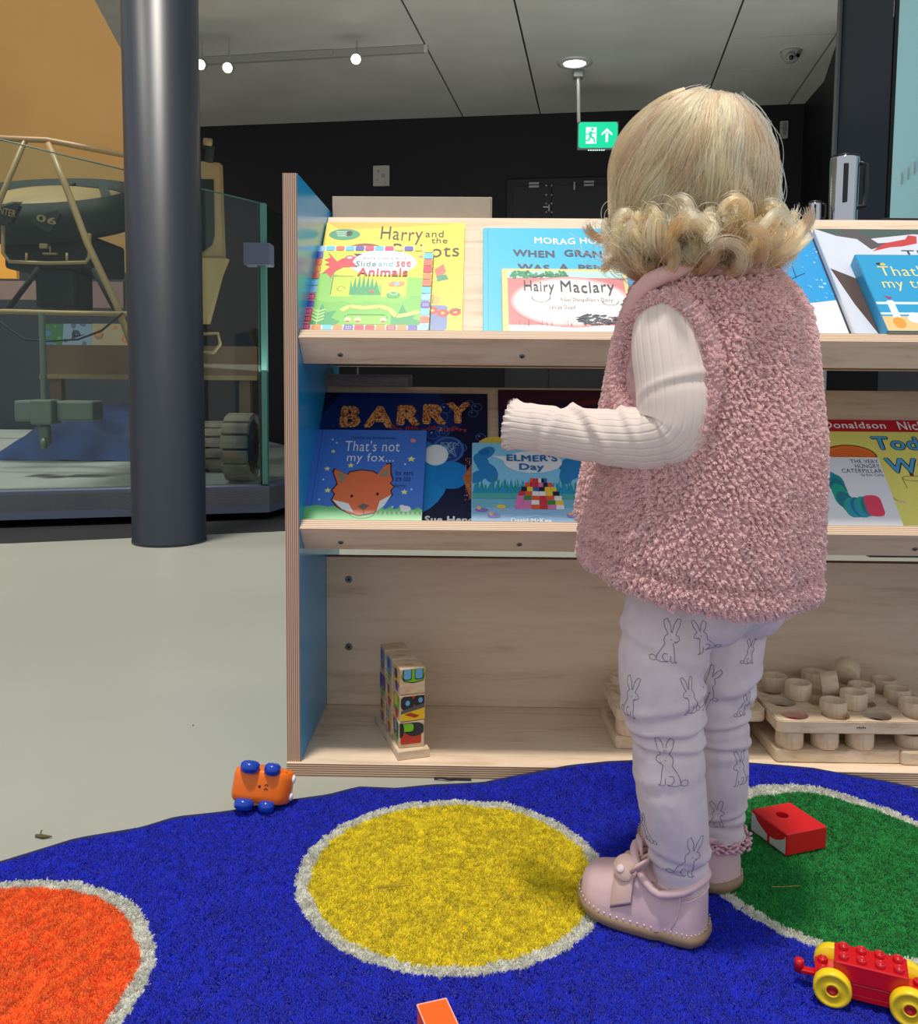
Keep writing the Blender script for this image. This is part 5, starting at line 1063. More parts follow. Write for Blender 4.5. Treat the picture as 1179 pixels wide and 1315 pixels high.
A_, B_ = pz(996, 979, zS), pz(1152, 981, zS); A_.y += .0; dirr = (B_ - A_); dirr.z = 0; dirr.normalize()
holes = [(.035 + i * .0575, .028 + j * .052) for i in range(4) for j in range(4) if (j < 4)]
holes = [(x, y) for x, y in holes if y < .20]
M1 = cup_toy(A_, dirr, .265, .165, 0, 'pale wooden base board under the full cup tray on the right', 'wooden tray with round holes crowded with cups, right of the child', 0, [(.033 + i * .063, .022 + j * .053) for i in range(4) for j in range(3)], {(.033, .022): 'red', (.033 + .063 * 2, .022): 'dark', (.033, .075): 'dark'})
for i, nm in enumerate(('leftmost', 'second', 'third')): cup(M1 @ Matrix.Translation((.026 + i * .0535, .018, ZB)) @ Matrix.Scale(1.0, 4, (0, 0, 1)), f'{nm} of three wooden cups standing under the right tray, front row')
zt = ZB + .0265 + ZU
def on_tray(x, y, lift=0): 
    q = pz(x, y, zS + zt + lift + CHt * .5); return q
cups = [(994, 876, -.009, None, 'wooden cup at the back left corner of the right tray'), (1025, 886, 0, 'pink', 'wooden cup with a pinkish inside standing over the left holes'), (1045, 871, -.009, None, 'low wooden cup at the back behind the toppled cup'),
        (1106, 888, -.004, None, 'wooden cup in the middle back row, behind the plain middle cup'), (1096, 898, 0, None, 'plain wooden cup standing raised in the middle of the right tray'), (1070, 909, -.010, None, 'wooden cup with shallow pale inside sunk in the front row'),
        (1135, 880, -.009, 'grey', 'wooden cup with grey inside at the back right'), (1152, 893, -.009, 'dark', 'wooden cup with dark inside at the right end of the tray'), (1172, 909, -.008, 'lime', 'wooden cup with pale lime inside at the right frame edge')]
Zr = Matrix.Rotation(math.atan2(dirr.y, dirr.x), 4, 'Z')
for x, y, dz, inn, lab in cups:
    q = pz(x, y, zS + zt + CHt * .5 + dz); cup(Matrix.Translation((q.x, q.y, zS + zt + dz + (.0003 if dz == 0 else 0))), lab, inn)
q = pz(1062, 879, zS + zt + CR); cup(Matrix.Translation((q.x - .010, q.y, zS + zt + CR)) @ Matrix.Rotation(math.radians(80), 4, 'Y') @ Matrix.Rotation(.3, 4, 'X'), 'wooden cup toppled on its side in the middle of the right tray')
q = pz(1088, 872, zS + zt + CR); cup(Matrix.Translation((q.x, q.y + .006, zS + zt + CR + .003)) @ Matrix.Rotation(math.radians(-62), 4, 'X') @ Matrix.Rotation(.5, 4, 'Y'), 'wooden cup tipped up on edge at the back of the tray')
# maker's mark, an illegible dark stamp on the tray's front edge
q = SI @ px(1104, 937, A_.y)
bm = bmesh.new()
for k_ in range(5): bx(bm, k_ * .0030, k_ * .0030 + .0016, -.0003, 0, 0, .0022 + .0006 * (k_ % 2))
o = obj('stamp', bm, m_blk, bpy.data.objects['cup_tray']); o.location = (.118, -.0041, .009); o['kind'] = 'stuff'
# left toy
A2_, B2_ = pz(790, 962, zS), pz(930, 963, zS); d2 = (B2_ - A2_); d2.z = 0; d2.normalize()
M2 = cup_toy(A2_, d2, .233, .140, 0, 'pale wooden base board half hidden behind the child\'s legs', 'wooden tray with round holes behind the child\'s legs', 0, [(.031 + i * .057, .022 + j * .048) for i in range(4) for j in range(3)], {})
o = [x for x in bpy.data.objects if x.name.startswith('base_plank')][-1]
for i, nm in enumerate(('leftmost', 'second', 'third', 'rightmost')): cup(M2 @ Matrix.Translation((.024 + i * .048, .018, ZB)) @ Matrix.Scale(1.0, 4, (0, 0, 1)), f'{nm} of four wooden cups under the tray behind the legs')
for i, (x, y) in enumerate(((.031, .118), (.202, .022), (.202, .07))): cup(M2 @ Matrix.Translation((x, y, ZB + .0265 + ZU - .0118)), ['wooden cup at the back left corner of the tray behind the legs', 'wooden cup at the right front corner of the tray behind the legs', 'wooden cup at the right back of the tray behind the legs'][i])
# second small tray at far right front
A3 = pz(1166, 990, zS); A3.y = max(A3.y, UY + .004); b = thing('tray_base', 'pale wooden board at the right frame edge with a cup on it', 'toy tray', (A3.x, A3.y, zS), rz=ang * 0 - .02); plank('base_plank', 0, .12, 0, .11, 0, ZB, .007, m_bwl, b); cup(Matrix.Translation((A3.x + .024, A3.y + .03, zS + ZB + .0003)) @ Matrix.Scale(.75, 4, (0, 0, 1)), 'low wooden cup on the small board at the right edge')
# bits on the floor
q = pz(46, 1073, .002); bm = bmesh.new(); tube(bm, [(0, 0, .002), (.012, -.004, .003), (.022, -.002, .002)], [.002, .0025, .0006], 6); tube(bm, [(.006, -.002, .003), (.004, .008, .005)], .001, 5); o = tag(obj('dry_leaf', bm, mat('dry_leaf_brown', (92, 84, 50), .8)), 'small dry leaf scrap on the pale floor near the rug', 'leaf'); o.location = (q.x, q.y, 0); o['kind'] = 'thing'
for (x, y, r_, lab) in ((248, 932, .0014, 'tiny dark crumb on the pale floor'),): 
    q = pz(x, y, 0); bm = bmesh.new(); ellipsoid(bm, (0, 0, r_ * .6), (r_, r_, r_ * .6), u=8, v=6); o = tag(obj('crumb', bm, m_blk), lab, 'crumb'); o.location = (q.x, q.y, 0)
q = pz(575, 1001, .003); bm = bmesh.new(); tube(bm, [(-.02, .002, .002), (-.01, .0, .004), (.0, -.002, .003), (.012, .001, .002), (.035, 0, .002)], .0016, 6); o = tag(obj('cable', bm, m_blk), 'short black cable end lying under the shelf front edge', 'cable'); o.location = (q.x, UY - .015, 0)
for (x, y, lab) in ((505, 1139, 'thin brown straw stuck in the yellow circle'), (1010, 1139, 'pale straw lying on the green circle')):
    q = pz(x, y, .011); bm = bmesh.new(); tube(bm, [(-.017, 0, .0005), (0, -.001, .0015), (.017, .003, .0005)], .0006, 5); o = tag(obj('straw', bm, mat('straw', (150, 130, 50), .7)), lab, 'straw'); o.location = (q.x, q.y, .0105)
# ------------------------------------------------------------------ the child
FA = math.radians(38); CF = Vector((-math.sin(FA), math.cos(FA), 0)); CL = Vector((-math.cos(FA), -math.sin(FA), 0))
DC = .955
m_skin = mat('child_skin', (232, 184, 164), .5, Subsurface_Weight=.25, Subsurface_Radius=(.02, .008, .004), Subsurface_Scale=.3)
ankL, ankR = Vector((.228, .911, .055)), Vector((.291, 1.008, .055))
person = thing('person', 'blond toddler in pink fleece vest and rabbit leggings facing the bookshelf', 'person', ((ankL.x + ankR.x) / 2, (ankL.y + ankR.y) / 2, .012))
PO = Vector(person.location)
def CH_(name, bm_or_me, m, parent=person, smooth=True):
    if isinstance(bm_or_me, bmesh.types.BMesh): o = obj(name, bm_or_me, m, None, smooth)
    else: o = link(name, bm_or_me, m, None, smooth)
    o.parent = parent; o.matrix_parent_inverse = Matrix.Identity(4)
    if parent is person: o.data.transform(Matrix.Translation(-PO))
    else: o.data.transform(Matrix.Translation(-PO))
    return o
def capsule(bm, a, b, ra, rb, seg=16):
    a, b = Vector(a), Vector(b); d = (b - a); l = d.length
    if l < 1e-5: ellipsoid(bm, a, (ra, ra, ra)); return
    M_ = axis_m(a, d); pr = [(ra * math.cos(t), -ra * math.sin(t)) for t in [PI / 2 * (1 - k / 5) for k in range(5)]] + [(ra, 0), (rb, l)] + [(rb * math.cos(t), l + rb * math.sin(t)) for t in [PI / 2 * k / 5 for k in range(1, 6)]]
    pr[0] = (0, -ra); pr[-1] = (0, l + rb); lathe(bm, pr, seg, M_)
def chain(bm, pts, rad, n=4):
    """smooth run of capsules through joints"""
    P = [Vector(p) for p in pts]; Q, S_ = [], []
    for i in range(len(P) - 1):
        p0, p1, p2, p3 = P[max(i - 1, 0)], P[i], P[i + 1], P[min(i + 2, len(P) - 1)]
        for k in range(n):
            t = k / n; Q.append(.5 * ((2 * p1) + (p2 - p0) * t + (2 * p0 - 5 * p1 + 4 * p2 - p3) * t * t + (3 * p1 - p0 - 3 * p2 + p3) * t ** 3)); S_.append(rad[i] * (1 - t) + rad[i + 1] * t)
    Q.append(P[-1]); S_.append(rad[-1])
    for i in range(len(Q) - 1): capsule(bm, Q[i], Q[i + 1], S_[i], S_[i + 1])
    return Q, S_
cen = px(897, 600, DC)                      # torso axis
def ctr(y): 
    q = px(np.interp(y, [110, 235, 340, 400, 500, 600, 700, 790], [893, 893, 912, 922, 917, 905, 895, 893]), y, DC + .0); return q
P0 = px(900, 780, DC + .005)
hipL, hipR = P0 + CL * .042, P0 - CL * .042
kneeL, kneeR = px(857, 950, .905), px(921, 945, .975)
midL, midR = px(868, 1040, .900), px(922, 1010, .992)
anL, anR = px(876, 1112, .905), px(922, 1072, 1.003)
shL, shR = ctr(425) + CL * .088, ctr(430) - CL * .095
elL = px(868, 552, .880); wrL = px(676, 552, .930)
elR = shR + Vector((-.01, .03, -.105)); wrR = elR + CF * .10 + CL * .03 + Vector((0, 0, .01))
hd = px(877, 240, DC + .004); hz = Vector((0, 0, 1))
HF = Vector((-math.sin(math.radians(30)), math.cos(math.radians(30)), 0)); HL = Vector((-HF.y, HF.x, 0))
Lc = [(hipL + Vector((0, 0, .03)), .050), (px(850, 845, .917), .0475), (px(852, 900, .910), .0435), (kneeL, .0375), (px(860, 1000, .900), .0375), (px(866, 1045, .899), .0355), (px(872, 1090, .903), .0325), (px(874, 1126, .906), .0285)]
Rc = [(hipR + Vector((0, 0, .03)), .050), (px(926, 835, .972), .0475), (px(919, 890, .972), .041), (px(920, 945, .977), .0355), (px(921, 985, .983), .036), (px(921, 1020, .992), .034), (px(921, 1050, .999), .031), (px(923, 1066, 1.003), .030)]
# ---- body: one continuous surface with head, face, ears, neck, arms, hands and legs
bm = bmesh.new()
chain(bm, [p for p, r in Lc] + [ankL + Vector((0, 0, -.012))], [r * .78 for p, r in Lc] + [.020], 2); chain(bm, [p for p, r in Rc] + [ankR + Vector((0, 0, -.012))], [r * .78 for p, r in Rc] + [.020], 2)
for a_, fd in ((ankL, Vector((-.80, .60, 0))), (ankR, Vector((-.45, .89, 0)))): capsule(bm, a_ + Vector((0, 0, -.022)) - fd * .010, a_ + fd * .075 + Vector((0, 0, -.028)), .020, .016)
rotT = Matrix((CL.to_tuple(), CF.to_tuple(), (0, 0, 1))).transposed().to_4x4()
for y, a_, b_, h_ in ((748, .066, .060, .045), (690, .080, .078, .06), (600, .080, .078, .06), (500, .084, .076, .06), (430, .082, .066, .045)): ellipsoid(bm, ctr(y), (a_, b_, h_), rotT)
chain(bm, [ctr(410), ctr(350), hd + Vector((0, 0, -.05)) - HF * .01], [.045, .030, .031])
chain(bm, [shL, (shL + elL) / 2, elL, (elL + wrL) / 2, wrL], [.027, .025, .023, .022, .017]); chain(bm, [shR, (shR + elR) / 2, elR, (elR + wrR) / 2, wrR], [.027, .025, .023, .022, .017])
rotH = Matrix((HL.to_tuple(), HF.to_tuple(), (0, 0, 1))).transposed().to_4x4()
def hp(l, f, z): return hd + HL * l + HF * f + hz * z
ellipsoid(bm, hp(0, -.008, .008), (.068, .077, .076), rotH); ellipsoid(bm, hp(0, .022, -.030), (.056, .055, .052), rotH); ellipsoid(bm, hp(0, .052, -.062), (.020, .016, .014), rotH)
ellipsoid(bm, hp(0, .083, -.020), (.0085, .010, .0085), rotH); ellipsoid(bm, hp(0, .078, -.008), (.006, .006, .014), rotH)
for s in (-1, 1):
    ellipsoid(bm, hp(s * .034, .048, -.034), (.020, .018, .019), rotH); ellipsoid(bm, hp(s * .068, -.002, -.018), (.006, .012, .019), rotH); ellipsoid(bm, hp(s * .006, .082, -.024), (.005, .006, .005), rotH)
ellipsoid(bm, hp(0, .074, -.043), (.014, .006, .0042), rotH); ellipsoid(bm, hp(0, .073, -.050), (.012, .006, .0046), rotH)
def hand(w, fw, side_, upv):
    """palm, four unequal curled fingers and a thumb"""
    fw = fw.normalized(); sd = side_.normalized(); nn = fw.cross(sd).normalized() * (1 if fw.cross(sd).dot(upv) > 0 else -1)
    ellipsoid(bm, w + fw * .022, (.0105, .022, .018), Matrix((nn.to_tuple(), fw.to_tuple(), sd.to_tuple())).transposed().to_4x4())
    for i, l_ in enumerate((.030, .034, .031, .025)):
        b_ = w + fw * (.038 - .002 * abs(i - 1.3)) + sd * (.0145 - .0096 * i)
        p1 = b_ + fw * l_ * .42 - nn * l_ * .10; p2 = p1 + fw * l_ * .25 - nn * l_ * .28; p3 = p2 + fw * l_ * .02 - nn * l_ * .30
        for a1, a2, r1, r2 in ((b_ - fw * .006, p1, .0053, .0049), (p1, p2, .0049, .0045), (p2, p3, .0045, .0040)): capsule(bm, a1, a2, r1, r2, 10)
    t0 = w + fw * .010 + sd * .014; t1 = t0 + fw * .012 + sd * .013 - nn * .004; t2 = t1 + fw * .013 + sd * .003 - nn * .006
    capsule(bm, t0, t1, .0062, .0055, 10); capsule(bm, t1, t2, .0055, .0046, 10)
hand(wrL + (wrL - elL).normalized() * .004, Vector((-.38, .92, -.12)), Vector((.1, .1, 1)), CL); hand(wrR + CF * .006, CF + Vector((0, 0, -.2)), Vector((.0, .0, 1)), -CL)
body = CH_('body', remesh(bm, .0021, 4, .4), m_skin)
# facial features
m_eyew, m_iris, m_lip, m_brow = mat('eye_white', (236, 234, 230), .2), mat('iris_blue', (70, 100, 130), .15), mat('lip_pink', (200, 110, 105), .4), mat('brow_blond', (180, 146, 100), .8)
for s in (-1, 1):
    bm = bmesh.new(); ellipsoid(bm, hp(s * .027, .0625, .000), (.0100, .0075, .0068), rotH); e_ = CH_('eye', bm, m_eyew)
    bm = bmesh.new(); ellipsoid(bm, hp(s * .027, .0688, -.0005), (.0050, .0019, .0052), rotH); CH_('iris', bm, m_iris, e_)
    bm = bmesh.new(); tube(bm, [hp(s * (.016 + .006 * k), .0755 - .0022 * k ** 1.3, .0165 + .002 * math.sin(k)) for k in range(4)], .0014, 6); CH_('eyebrow', bm, m_brow)
    bm = bmesh.new(); tube(bm, [hp(s * (.016 + .0055 * k), .0735 - .0018 * k, .0062 + .0022 * math.sin(k * PI / 4)) for k in range(5)], .0016, 6); CH_('eyelid', bm, m_skin)
bm = bmesh.new(); tube(bm, [hp(x, .0795 - abs(x) * .28, -.0455 + abs(x) * .12) for x in (-.013, -.007, 0, .007, .013)], [.0012, .0024, .0028, .0024, .0012], 8); CH_('lips', bm, m_lip)
# ---- leggings
m_leg = noisy('leggings_lilac_white', (224, 211, 212), (217, 203, 205), 60, .85, .1, dist=.001)
bm = bmesh.new()
chain(bm, [p for p, r in Lc], [r for p, r in Lc], 3); chain(bm, [p for p, r in Rc], [r for p, r in Rc], 3)
ellipsoid(bm, P0 + Vector((0, 0, .028)) - CF * .012, (.086, .080, .052), rotT); ellipsoid(bm, P0 + CL * .03 - CF * .03 + Vector((0, 0, .010)), (.046, .048, .042), rotT); ellipsoid(bm, P0 - CL * .035 - CF * .03 + Vector((0, 0, .008)), (.046, .048, .042), rotT)
me = remesh(bm, .0026, 5, .5)
# cut the hems flat and press creases into the cloth
bm = bmesh.new(); bm.from_mesh(me)
for v in bm.verts:
    c_ = v.co; left = (c_ - (ankL + hipL) / 2).dot(CL) > (c_ - (ankR + hipR) / 2).dot(-CL)
    dL = min((c_ - p).length for p, r in Lc); dR = min((c_ - p).length for p, r in Rc); left = dL < dR
    kz = kneeL.z if left else kneeR.z; az = Lc[-1][0].z if left else Rc[-1][0].z
    n = v.normal; ang_ = math.atan2(c_.y - .93, c_.x - .27)
    w_ = 0
    for z0, amp, sl, wd_ in ((kz + .012, .0034, .10, .0042), (kz - .004, .0030, -.05, .0040), (kz + .034, .0030, .30, .006), (kz + .085, .0024, -.45, .008), (kz - .040, .0010, .2, .006), (az + .018, .0020, .12, .004), (az + .030, .0016, -.15, .005)):
        d = c_.z - z0 - sl * ((c_ - kneeL).dot(rgt)) - .004 * noise.noise(c_ * 25); w_ += -amp * math.exp(-(d / wd_) ** 2) + amp * .8 * math.exp(-((d - wd_ * 1.9) / wd_) ** 2)
    w_ += .0016 * noise.noise(c_ * 22); v.co = c_ + n * w_
bmesh.ops.delete(bm, geom=[v for v in bm.verts if v.co.z < ((Lc[-1][0].z - .004) if (v.co.xy - Lc[-1][0].xy).length < (v.co.xy - Rc[-1][0].xy).length else (Rc[-1][0].z - .002))], context='VERTS')
legg = CH_('leggings', bm, m_leg)
bvL = BVHTree.FromObject(legg, bpy.context.evaluated_depsgraph_get())
for c_, r_ in ((Lc[-1][0], .0285), (Rc[-1][0], .030)):
    bm = bmesh.new(); pts = [c_ + Vector((r_ * .99 * math.cos(a), r_ * .99 * math.sin(a), -.002)) for a in [2 * PI * k / 28 for k in range(28)]]; tube(bm, pts, .0011, 8, closed=True); CH_('hem', bm, m_leg, legg)
# ---- rabbit print on the leggings
rab = [[(.30, .62), (.20, .80), (.16, .95), (.24, .97), (.33, .84), (.38, .66)], [(.40, .66), (.42, .84), (.50, .98), (.58, .92), (.56, .78), (.48, .64)], [(.30, .62), (.22, .58), (.20, .50), (.26, .46), (.36, .42)], [(.48, .64), (.56, .58), (.58, .50), (.56, .42), (.66, .30), (.74, .18), (.76, .06), (.66, .02), (.50, .02), (.46, .05)],
       [(.36, .42), (.34, .30), (.33, .14), (.32, .04)], [(.32, .04), (.27, .02), (.31, .01), (.38, .01)], [(.42, .16), (.42, .04), (.38, .01)], [(.50, .20), (.58, .22), (.62, .14), (.56, .05), (.48, .03)], [(.76, .06), (.82, .04), (.90, .06), (.92, .13), (.86, .17), (.79, .15), (.76, .10)], [(.27, .53), (.28, .535)], [(.29, .47), (.33, .46)], [(.38, .50), (.42, .51)]]
m_line = mat('print_grey', (120, 118, 130), .8)
spots = [(857, 822, 60, 1, 0), (905, 817, 50, 0, .1), (808, 893, 58, 1, 0), (889, 893, 52, 0, 0), (860, 978, 64, 0, 0), (884, 1102, 60, 1, -.05), (803, 768, 46, 1, 0), (915, 878, 46, 0, -.5), (955, 905, 34, 1, 0), (918, 1046, 44, 1, .2), (953, 985, 50, 0, 0), (829, 1062, 40, 0, 0), (962, 836, 34, 1, 0)]
for (x, y, hgt, fl, ro) in spots:
    o_ = CAMP - PO; d = (px(x, y, 1) - CAMP).normalized(); hit = bvL.ray_cast(o_, d)
    if hit[0] is None: continue
    p, n = hit[0], hit[1].normalized(); n = Vector((n.x, n.y, n.z * .3)).normalized(); uz = (hz - n * n.z).normalized(); ux = uz.cross(n); s_ = hgt * (p - o_).length / 1240
    bm = bmesh.new(); any_ = 0
    for st in rab:
        q = []; pp = st
        dense = []
        for a, b in zip(pp, pp[1:]): dense += [(a[0] + (b[0] - a[0]) * k / 3, a[1] + (b[1] - a[1]) * k / 3) for k in range(3)]
        dense.append(pp[-1])
        for (u_, v_) in dense:
            u_ = (u_ - .5) * (-1 if fl else 1) * .9; v_ = v_ - .5; c_, q_ = math.cos(ro), math.sin(ro); u2, v2 = u_ * c_ - v_ * q_, u_ * q_ + v_ * c_
            src = p + n * .05 + (ux * u2 + uz * v2) * s_; h2 = bvL.ray_cast(src, -n, .09)
            if h2[0] is not None: q.append(h2[0] + h2[1] * .0001)
        if len(q) > 1: tube(bm, q, .00036, 4); any_ = 1
    if any_: o = obj('rabbit_print', bm, m_line, legg)
# ---- shoes and socks
m_shoe = mat('pink_leather', (226, 192, 192), .42); m_strap = mat('strap_beige_pink', (222, 188, 176), .5); m_sole = mat('gum_sole', (150, 124, 96), .5); m_stitch = mat('stitch_pale', (238, 216, 216), .7); m_sock = noisy('coral_sock', (226, 160, 150), (206, 138, 130), 300, .9); m_lin = mat('shoe_lining', (222, 168, 162), .7)
def shoe(heel, dirv, sgn, full):
    """heel: ground point under the heel's back end; dirv: towards the toe; sgn +1 when the outer side is on the left"""
    d = Vector(dirv).normalized(); s = Vector((-d.y, d.x, 0)) * sgn; M_ = Matrix((d.to_tuple(), s.to_tuple(), (0, 0, 1))).transposed().to_4x4(); M_.translation = Vector(heel)
    LL = .142
    st = [(0, .004), (.008, .012), (.03, .0205), (.08, .0275), (.2, .0310), (.4, .0310), (.58, .0335), (.75, .0350), (.88, .0310), (.96, .0215), (.99, .0125), (1, .004)]
    def hw(t): return float(np.interp(t, [a for a, b in st], [b for a, b in st]))
    def off(t): return .004 * math.sin(t * PI) * (1 if t > .3 else 0)
    def outline(sc, n=22):
        ts = [(1 - math.cos(PI * k / n)) / 2 for k in range(n + 1)]
        return [((t - .5) * LL * sc + .5 * LL, off(t) + hw(t) * sc) for t in ts] + [((t - .5) * LL * sc + .5 * LL, off(t) - hw(t) * sc) for t in ts[::-1]]
    bm = bmesh.new(); rings = []
    for sc, z in ((.93, 0), (1.01, .002), (1.04, .007), (1.02, .0125), (.95, .0135)):
        rings.append([bm.verts.new(M_ @ Vector((x, y, z + .010 * max(0, (x / LL - .62) / .38) ** 2 * (1 if z < .005 else .9)))) for x, y in outline(sc)])
    for a, b in zip(rings, rings[1:]):
        for k in range(len(a)): bm.faces.new((a[k], a[(k + 1) % len(a)], b[(k + 1) % len(a)], b[k]))
    bm.faces.new(rings[0][::-1]); bm.faces.new(rings[-1])
    for f in bm.faces: f.smooth = True
    sh = thing_part(bm, 'shoe', m_shoe if 0 else m_sole)
    def hh(t): return float(np.interp(t, [0, .05, .15, .3, .42, .5, .62, .78, .9, .97, 1], [.052, .058, .052, .046, .054, .060, .052, .040, .032, .023, .013]))
    bm = bmesh.new(); rows = []
    nt, na = 40, 28
    for i in range(nt + 1):
        t = (1 - math.cos(PI * i / nt)) / 2; w_, h_ = hw(t) * .97, hh(t); row = []
        for k in range(na + 1):
            a = PI * k / na; e = .72
            y = math.copysign(abs(math.cos(a)) ** e, math.cos(a)) * w_ * (1.02 if math.sin(a) < .3 else 1); z = .012 + (h_ - .0) * abs(math.sin(a)) ** .8
            z += .009 * max(0, (t - .62) / .38) ** 2
            row.append(bm.verts.new(M_ @ Vector((t * LL * .97 + .002, off(t) + y, z))))
        rows.append(row)
    for a, b in zip(rows, rows[1:]):
        for k in range(na): bm.faces.new((a[k], a[k + 1], b[k + 1], b[k]))
    bm.faces.new(rows[0]); bm.faces.new(rows[-1][::-1])
    up_ = CH_('upper', bm, m_shoe, sh)
    # padded ankle collar
    bm = bmesh.new(); pts = []
    for k in range(32):
        a = 2 * PI * k / 32; x = .042 + .039 * math.cos(a); y = .0325 * math.sin(a); z = float(np.interp(x, [.003, .018, .045, .062, .081], [.069, .060, .052, .062, .082])); pts.append(M_ @ Vector((x, y, z)))
    tube(bm, pts, [(.0046, .0046)] * 32, 10, closed=True); CH_('ankle_collar', bm, m_shoe, sh)
    bm = bmesh.new(); lathe(bm, [(.024, -.004), (.029, .004)], 26, M_ @ Matrix.Translation((.043, 0, .054))); 
    if full:
        CH_('lining', bm, m_lin, sh)
        # tongue, strap, bunny patch with two ears
        bm = bmesh.new(); tube(bm, [M_ @ Vector((.072, 0, .058)), M_ @ Vector((.077, 0, .076)), M_ @ Vector((.077, 0, .090))], [(.016, .0035), (.015, .0035), (.009, .003)], 14); CH_('tongue', bm, m_shoe, sh)
        bm = bmesh.new(); bm_p = []
        for k in range(13):
            a = PI * (.08 + .84 * k / 12); t_ = .60; w_, h_ = hw(t_) + .0012, .0590; bm_p.append((math.copysign(abs(math.cos(a)) ** .72, math.cos(a)) * w_, .012 + h_ * abs(math.sin(a)) ** .8))
        A0 = [[bm.verts.new(M_ @ Vector((xx, y + off(.6), z + dz + (xx - .083) * -.45))) for y, z in bm_p] for xx, dz in ((.071, -.002), (.0715, .002), (.094, .0015), (.0945, -.0025))]
        for a, b in zip(A0, A0[1:] + A0[:1]):
            for k in range(12): bm.faces.new((a[k], a[k + 1], b[k + 1], b[k]))
        bm.faces.new([r[0] for r in A0]); bm.faces.new([r[-1] for r in A0][::-1]); CH_('strap', bm, m_strap, sh)
        fc = M_ @ Vector((.082, .022, .0640)); nf = (M_.to_3x3() @ Vector((.15, .8, .6))).normalized(); fc = fc + nf * .0035
        bm = bmesh.new(); lathe(bm, [(.0135, -.003), (.0145, 0), (.0135, .003), (0, .0038)], 24, axis_m(fc, nf)); pt = CH_('bunny_patch', bm, m_strap, sh)
        fx = axis_m(fc, nf)
        for s2, c_ in ((-1, 0), (1, 0)):
            base = fc + (M_.to_3x3() @ Vector((-.012, s2 * .006, .002))); bm = bmesh.new(); dd = M_.to_3x3() @ Vector((-.014, s2 * .003, .018)); sd_ = M_.to_3x3() @ Vector((.003, s2 * .004, 0))
            tube(bm, [base - sd_ * .8, base + dd * .5 - sd_, base + dd, base + dd * .55 + sd_, base + sd_ * .8], .0022, 8); CH_('bunny_ear', bm, m_strap, sh)
        bm = bmesh.new(); ellipsoid(bm, fc + nf * .0032 + (M_.to_3x3() @ Vector((.004, .002, -.002))), (.0045, .0045, .0022), fx.to_3x3().to_4x4()); CH_('muzzle_dot', bm, m_stitch, sh)
    else: bm.free()
    # stitching along the sole and up the heel seam
    bm = bmesh.new(); O = [Vector((x, y, .0155 + .010 * max(0, (x / LL - .62) / .38) ** 2)) for x, y in outline(1.005, 60)]
    for k in range(0, len(O) - 1, 2): tube(bm, [M_ @ O[k], M_ @ (O[k] * .5 + O[k + 1] * .5 + Vector((0, 0, .0006)))], .0007, 4)
    o = CH_('sole_stitching', bm, m_stitch, sh); o['kind'] = 'stuff'
    bm = bmesh.new(); tube(bm, [M_ @ Vector((x, y + off(x / LL), z)) for x, y, z in ((.030, .0305, .017), (.026, .0300, .028), (.023, .0285, .040), (.022, .0275, .054))], .0006, 5); CH_('heel_seam', bm, m_stitch, sh)
    bm = bmesh.new(); tube(bm, [M_ @ Vector((.0015 + .0235 * (1 - math.cos(a)) , .0292 * math.sin(a), .055 - .008 * (1 - math.cos(a)) )) for a in [math.radians(q) for q in range(-80, 81, 16)]], .0006, 5); CH_('collar_seam', bm, m_stitch, sh)
    return sh, M_
def thing_part(bm, name, m):
    o = CH_(name, bm, m); o['label'] = 'pink leather shoe with gum rubber sole'; return o
hL = pz(911, 1208, .0095); hR = pz(940, 1146, .0095)
tL = pz(746, 1152, .0095)
dL_ = (tL - hL); dL_.z = 0
shoeL, MLs = shoe(hL + dL_.normalized() * .002, dL_, 1, True); shoeR, MRs = shoe(hR, Vector((-.50, .87, 0)), -1, False)
# socks
bm = bmesh.new(); a0_ = MLs @ Vector((.043, 0, .040)); tube(bm, [a0_, a0_ * .5 + Lc[-1][0] * .5, Lc[-1][0] + Vector((0, 0, .012))], [.0225, .0240, .0270], 28); CH_('sock', bm, m_sock)
bm = bmesh.new(); a1_ = MRs @ Vector((.043, 0, .040)); tube(bm, [a1_, Rc[-1][0] + Vector((0, 0, .010))], [.0225, .026], 24); sk = CH_('sock', bm, m_sock)
bm = bmesh.new(); c_ = Vector((MRs @ Vector((.042, 0, .076)))); c_ = Rc[-1][0] + Vector((0, 0, -.008)); m_frill = mat('frill_pink', (222, 176, 186), .8)
for lay in range(3):
    for k in range(40):
        a = 2 * PI * k / 40 + lay * .3; r_ = .0325 + .0025 * math.sin(k * 2.3 + lay); p = c_ + Vector((r_ * math.cos(a), r_ * math.sin(a), .003 * math.sin(k * 1.9 + lay * 2) - .002 + .003 * lay)); tdir = Vector((-math.sin(a), math.cos(a), .7 * math.sin(k * 1.3 + lay)))
        tube(bm, [p - tdir * .0032, p + Vector((math.cos(a), math.sin(a), .4)) * .0022, p + tdir * .0032], .0016, 5)
o = CH_('sock_frill', bm, m_frill, sk); o['kind'] = 'stuff'
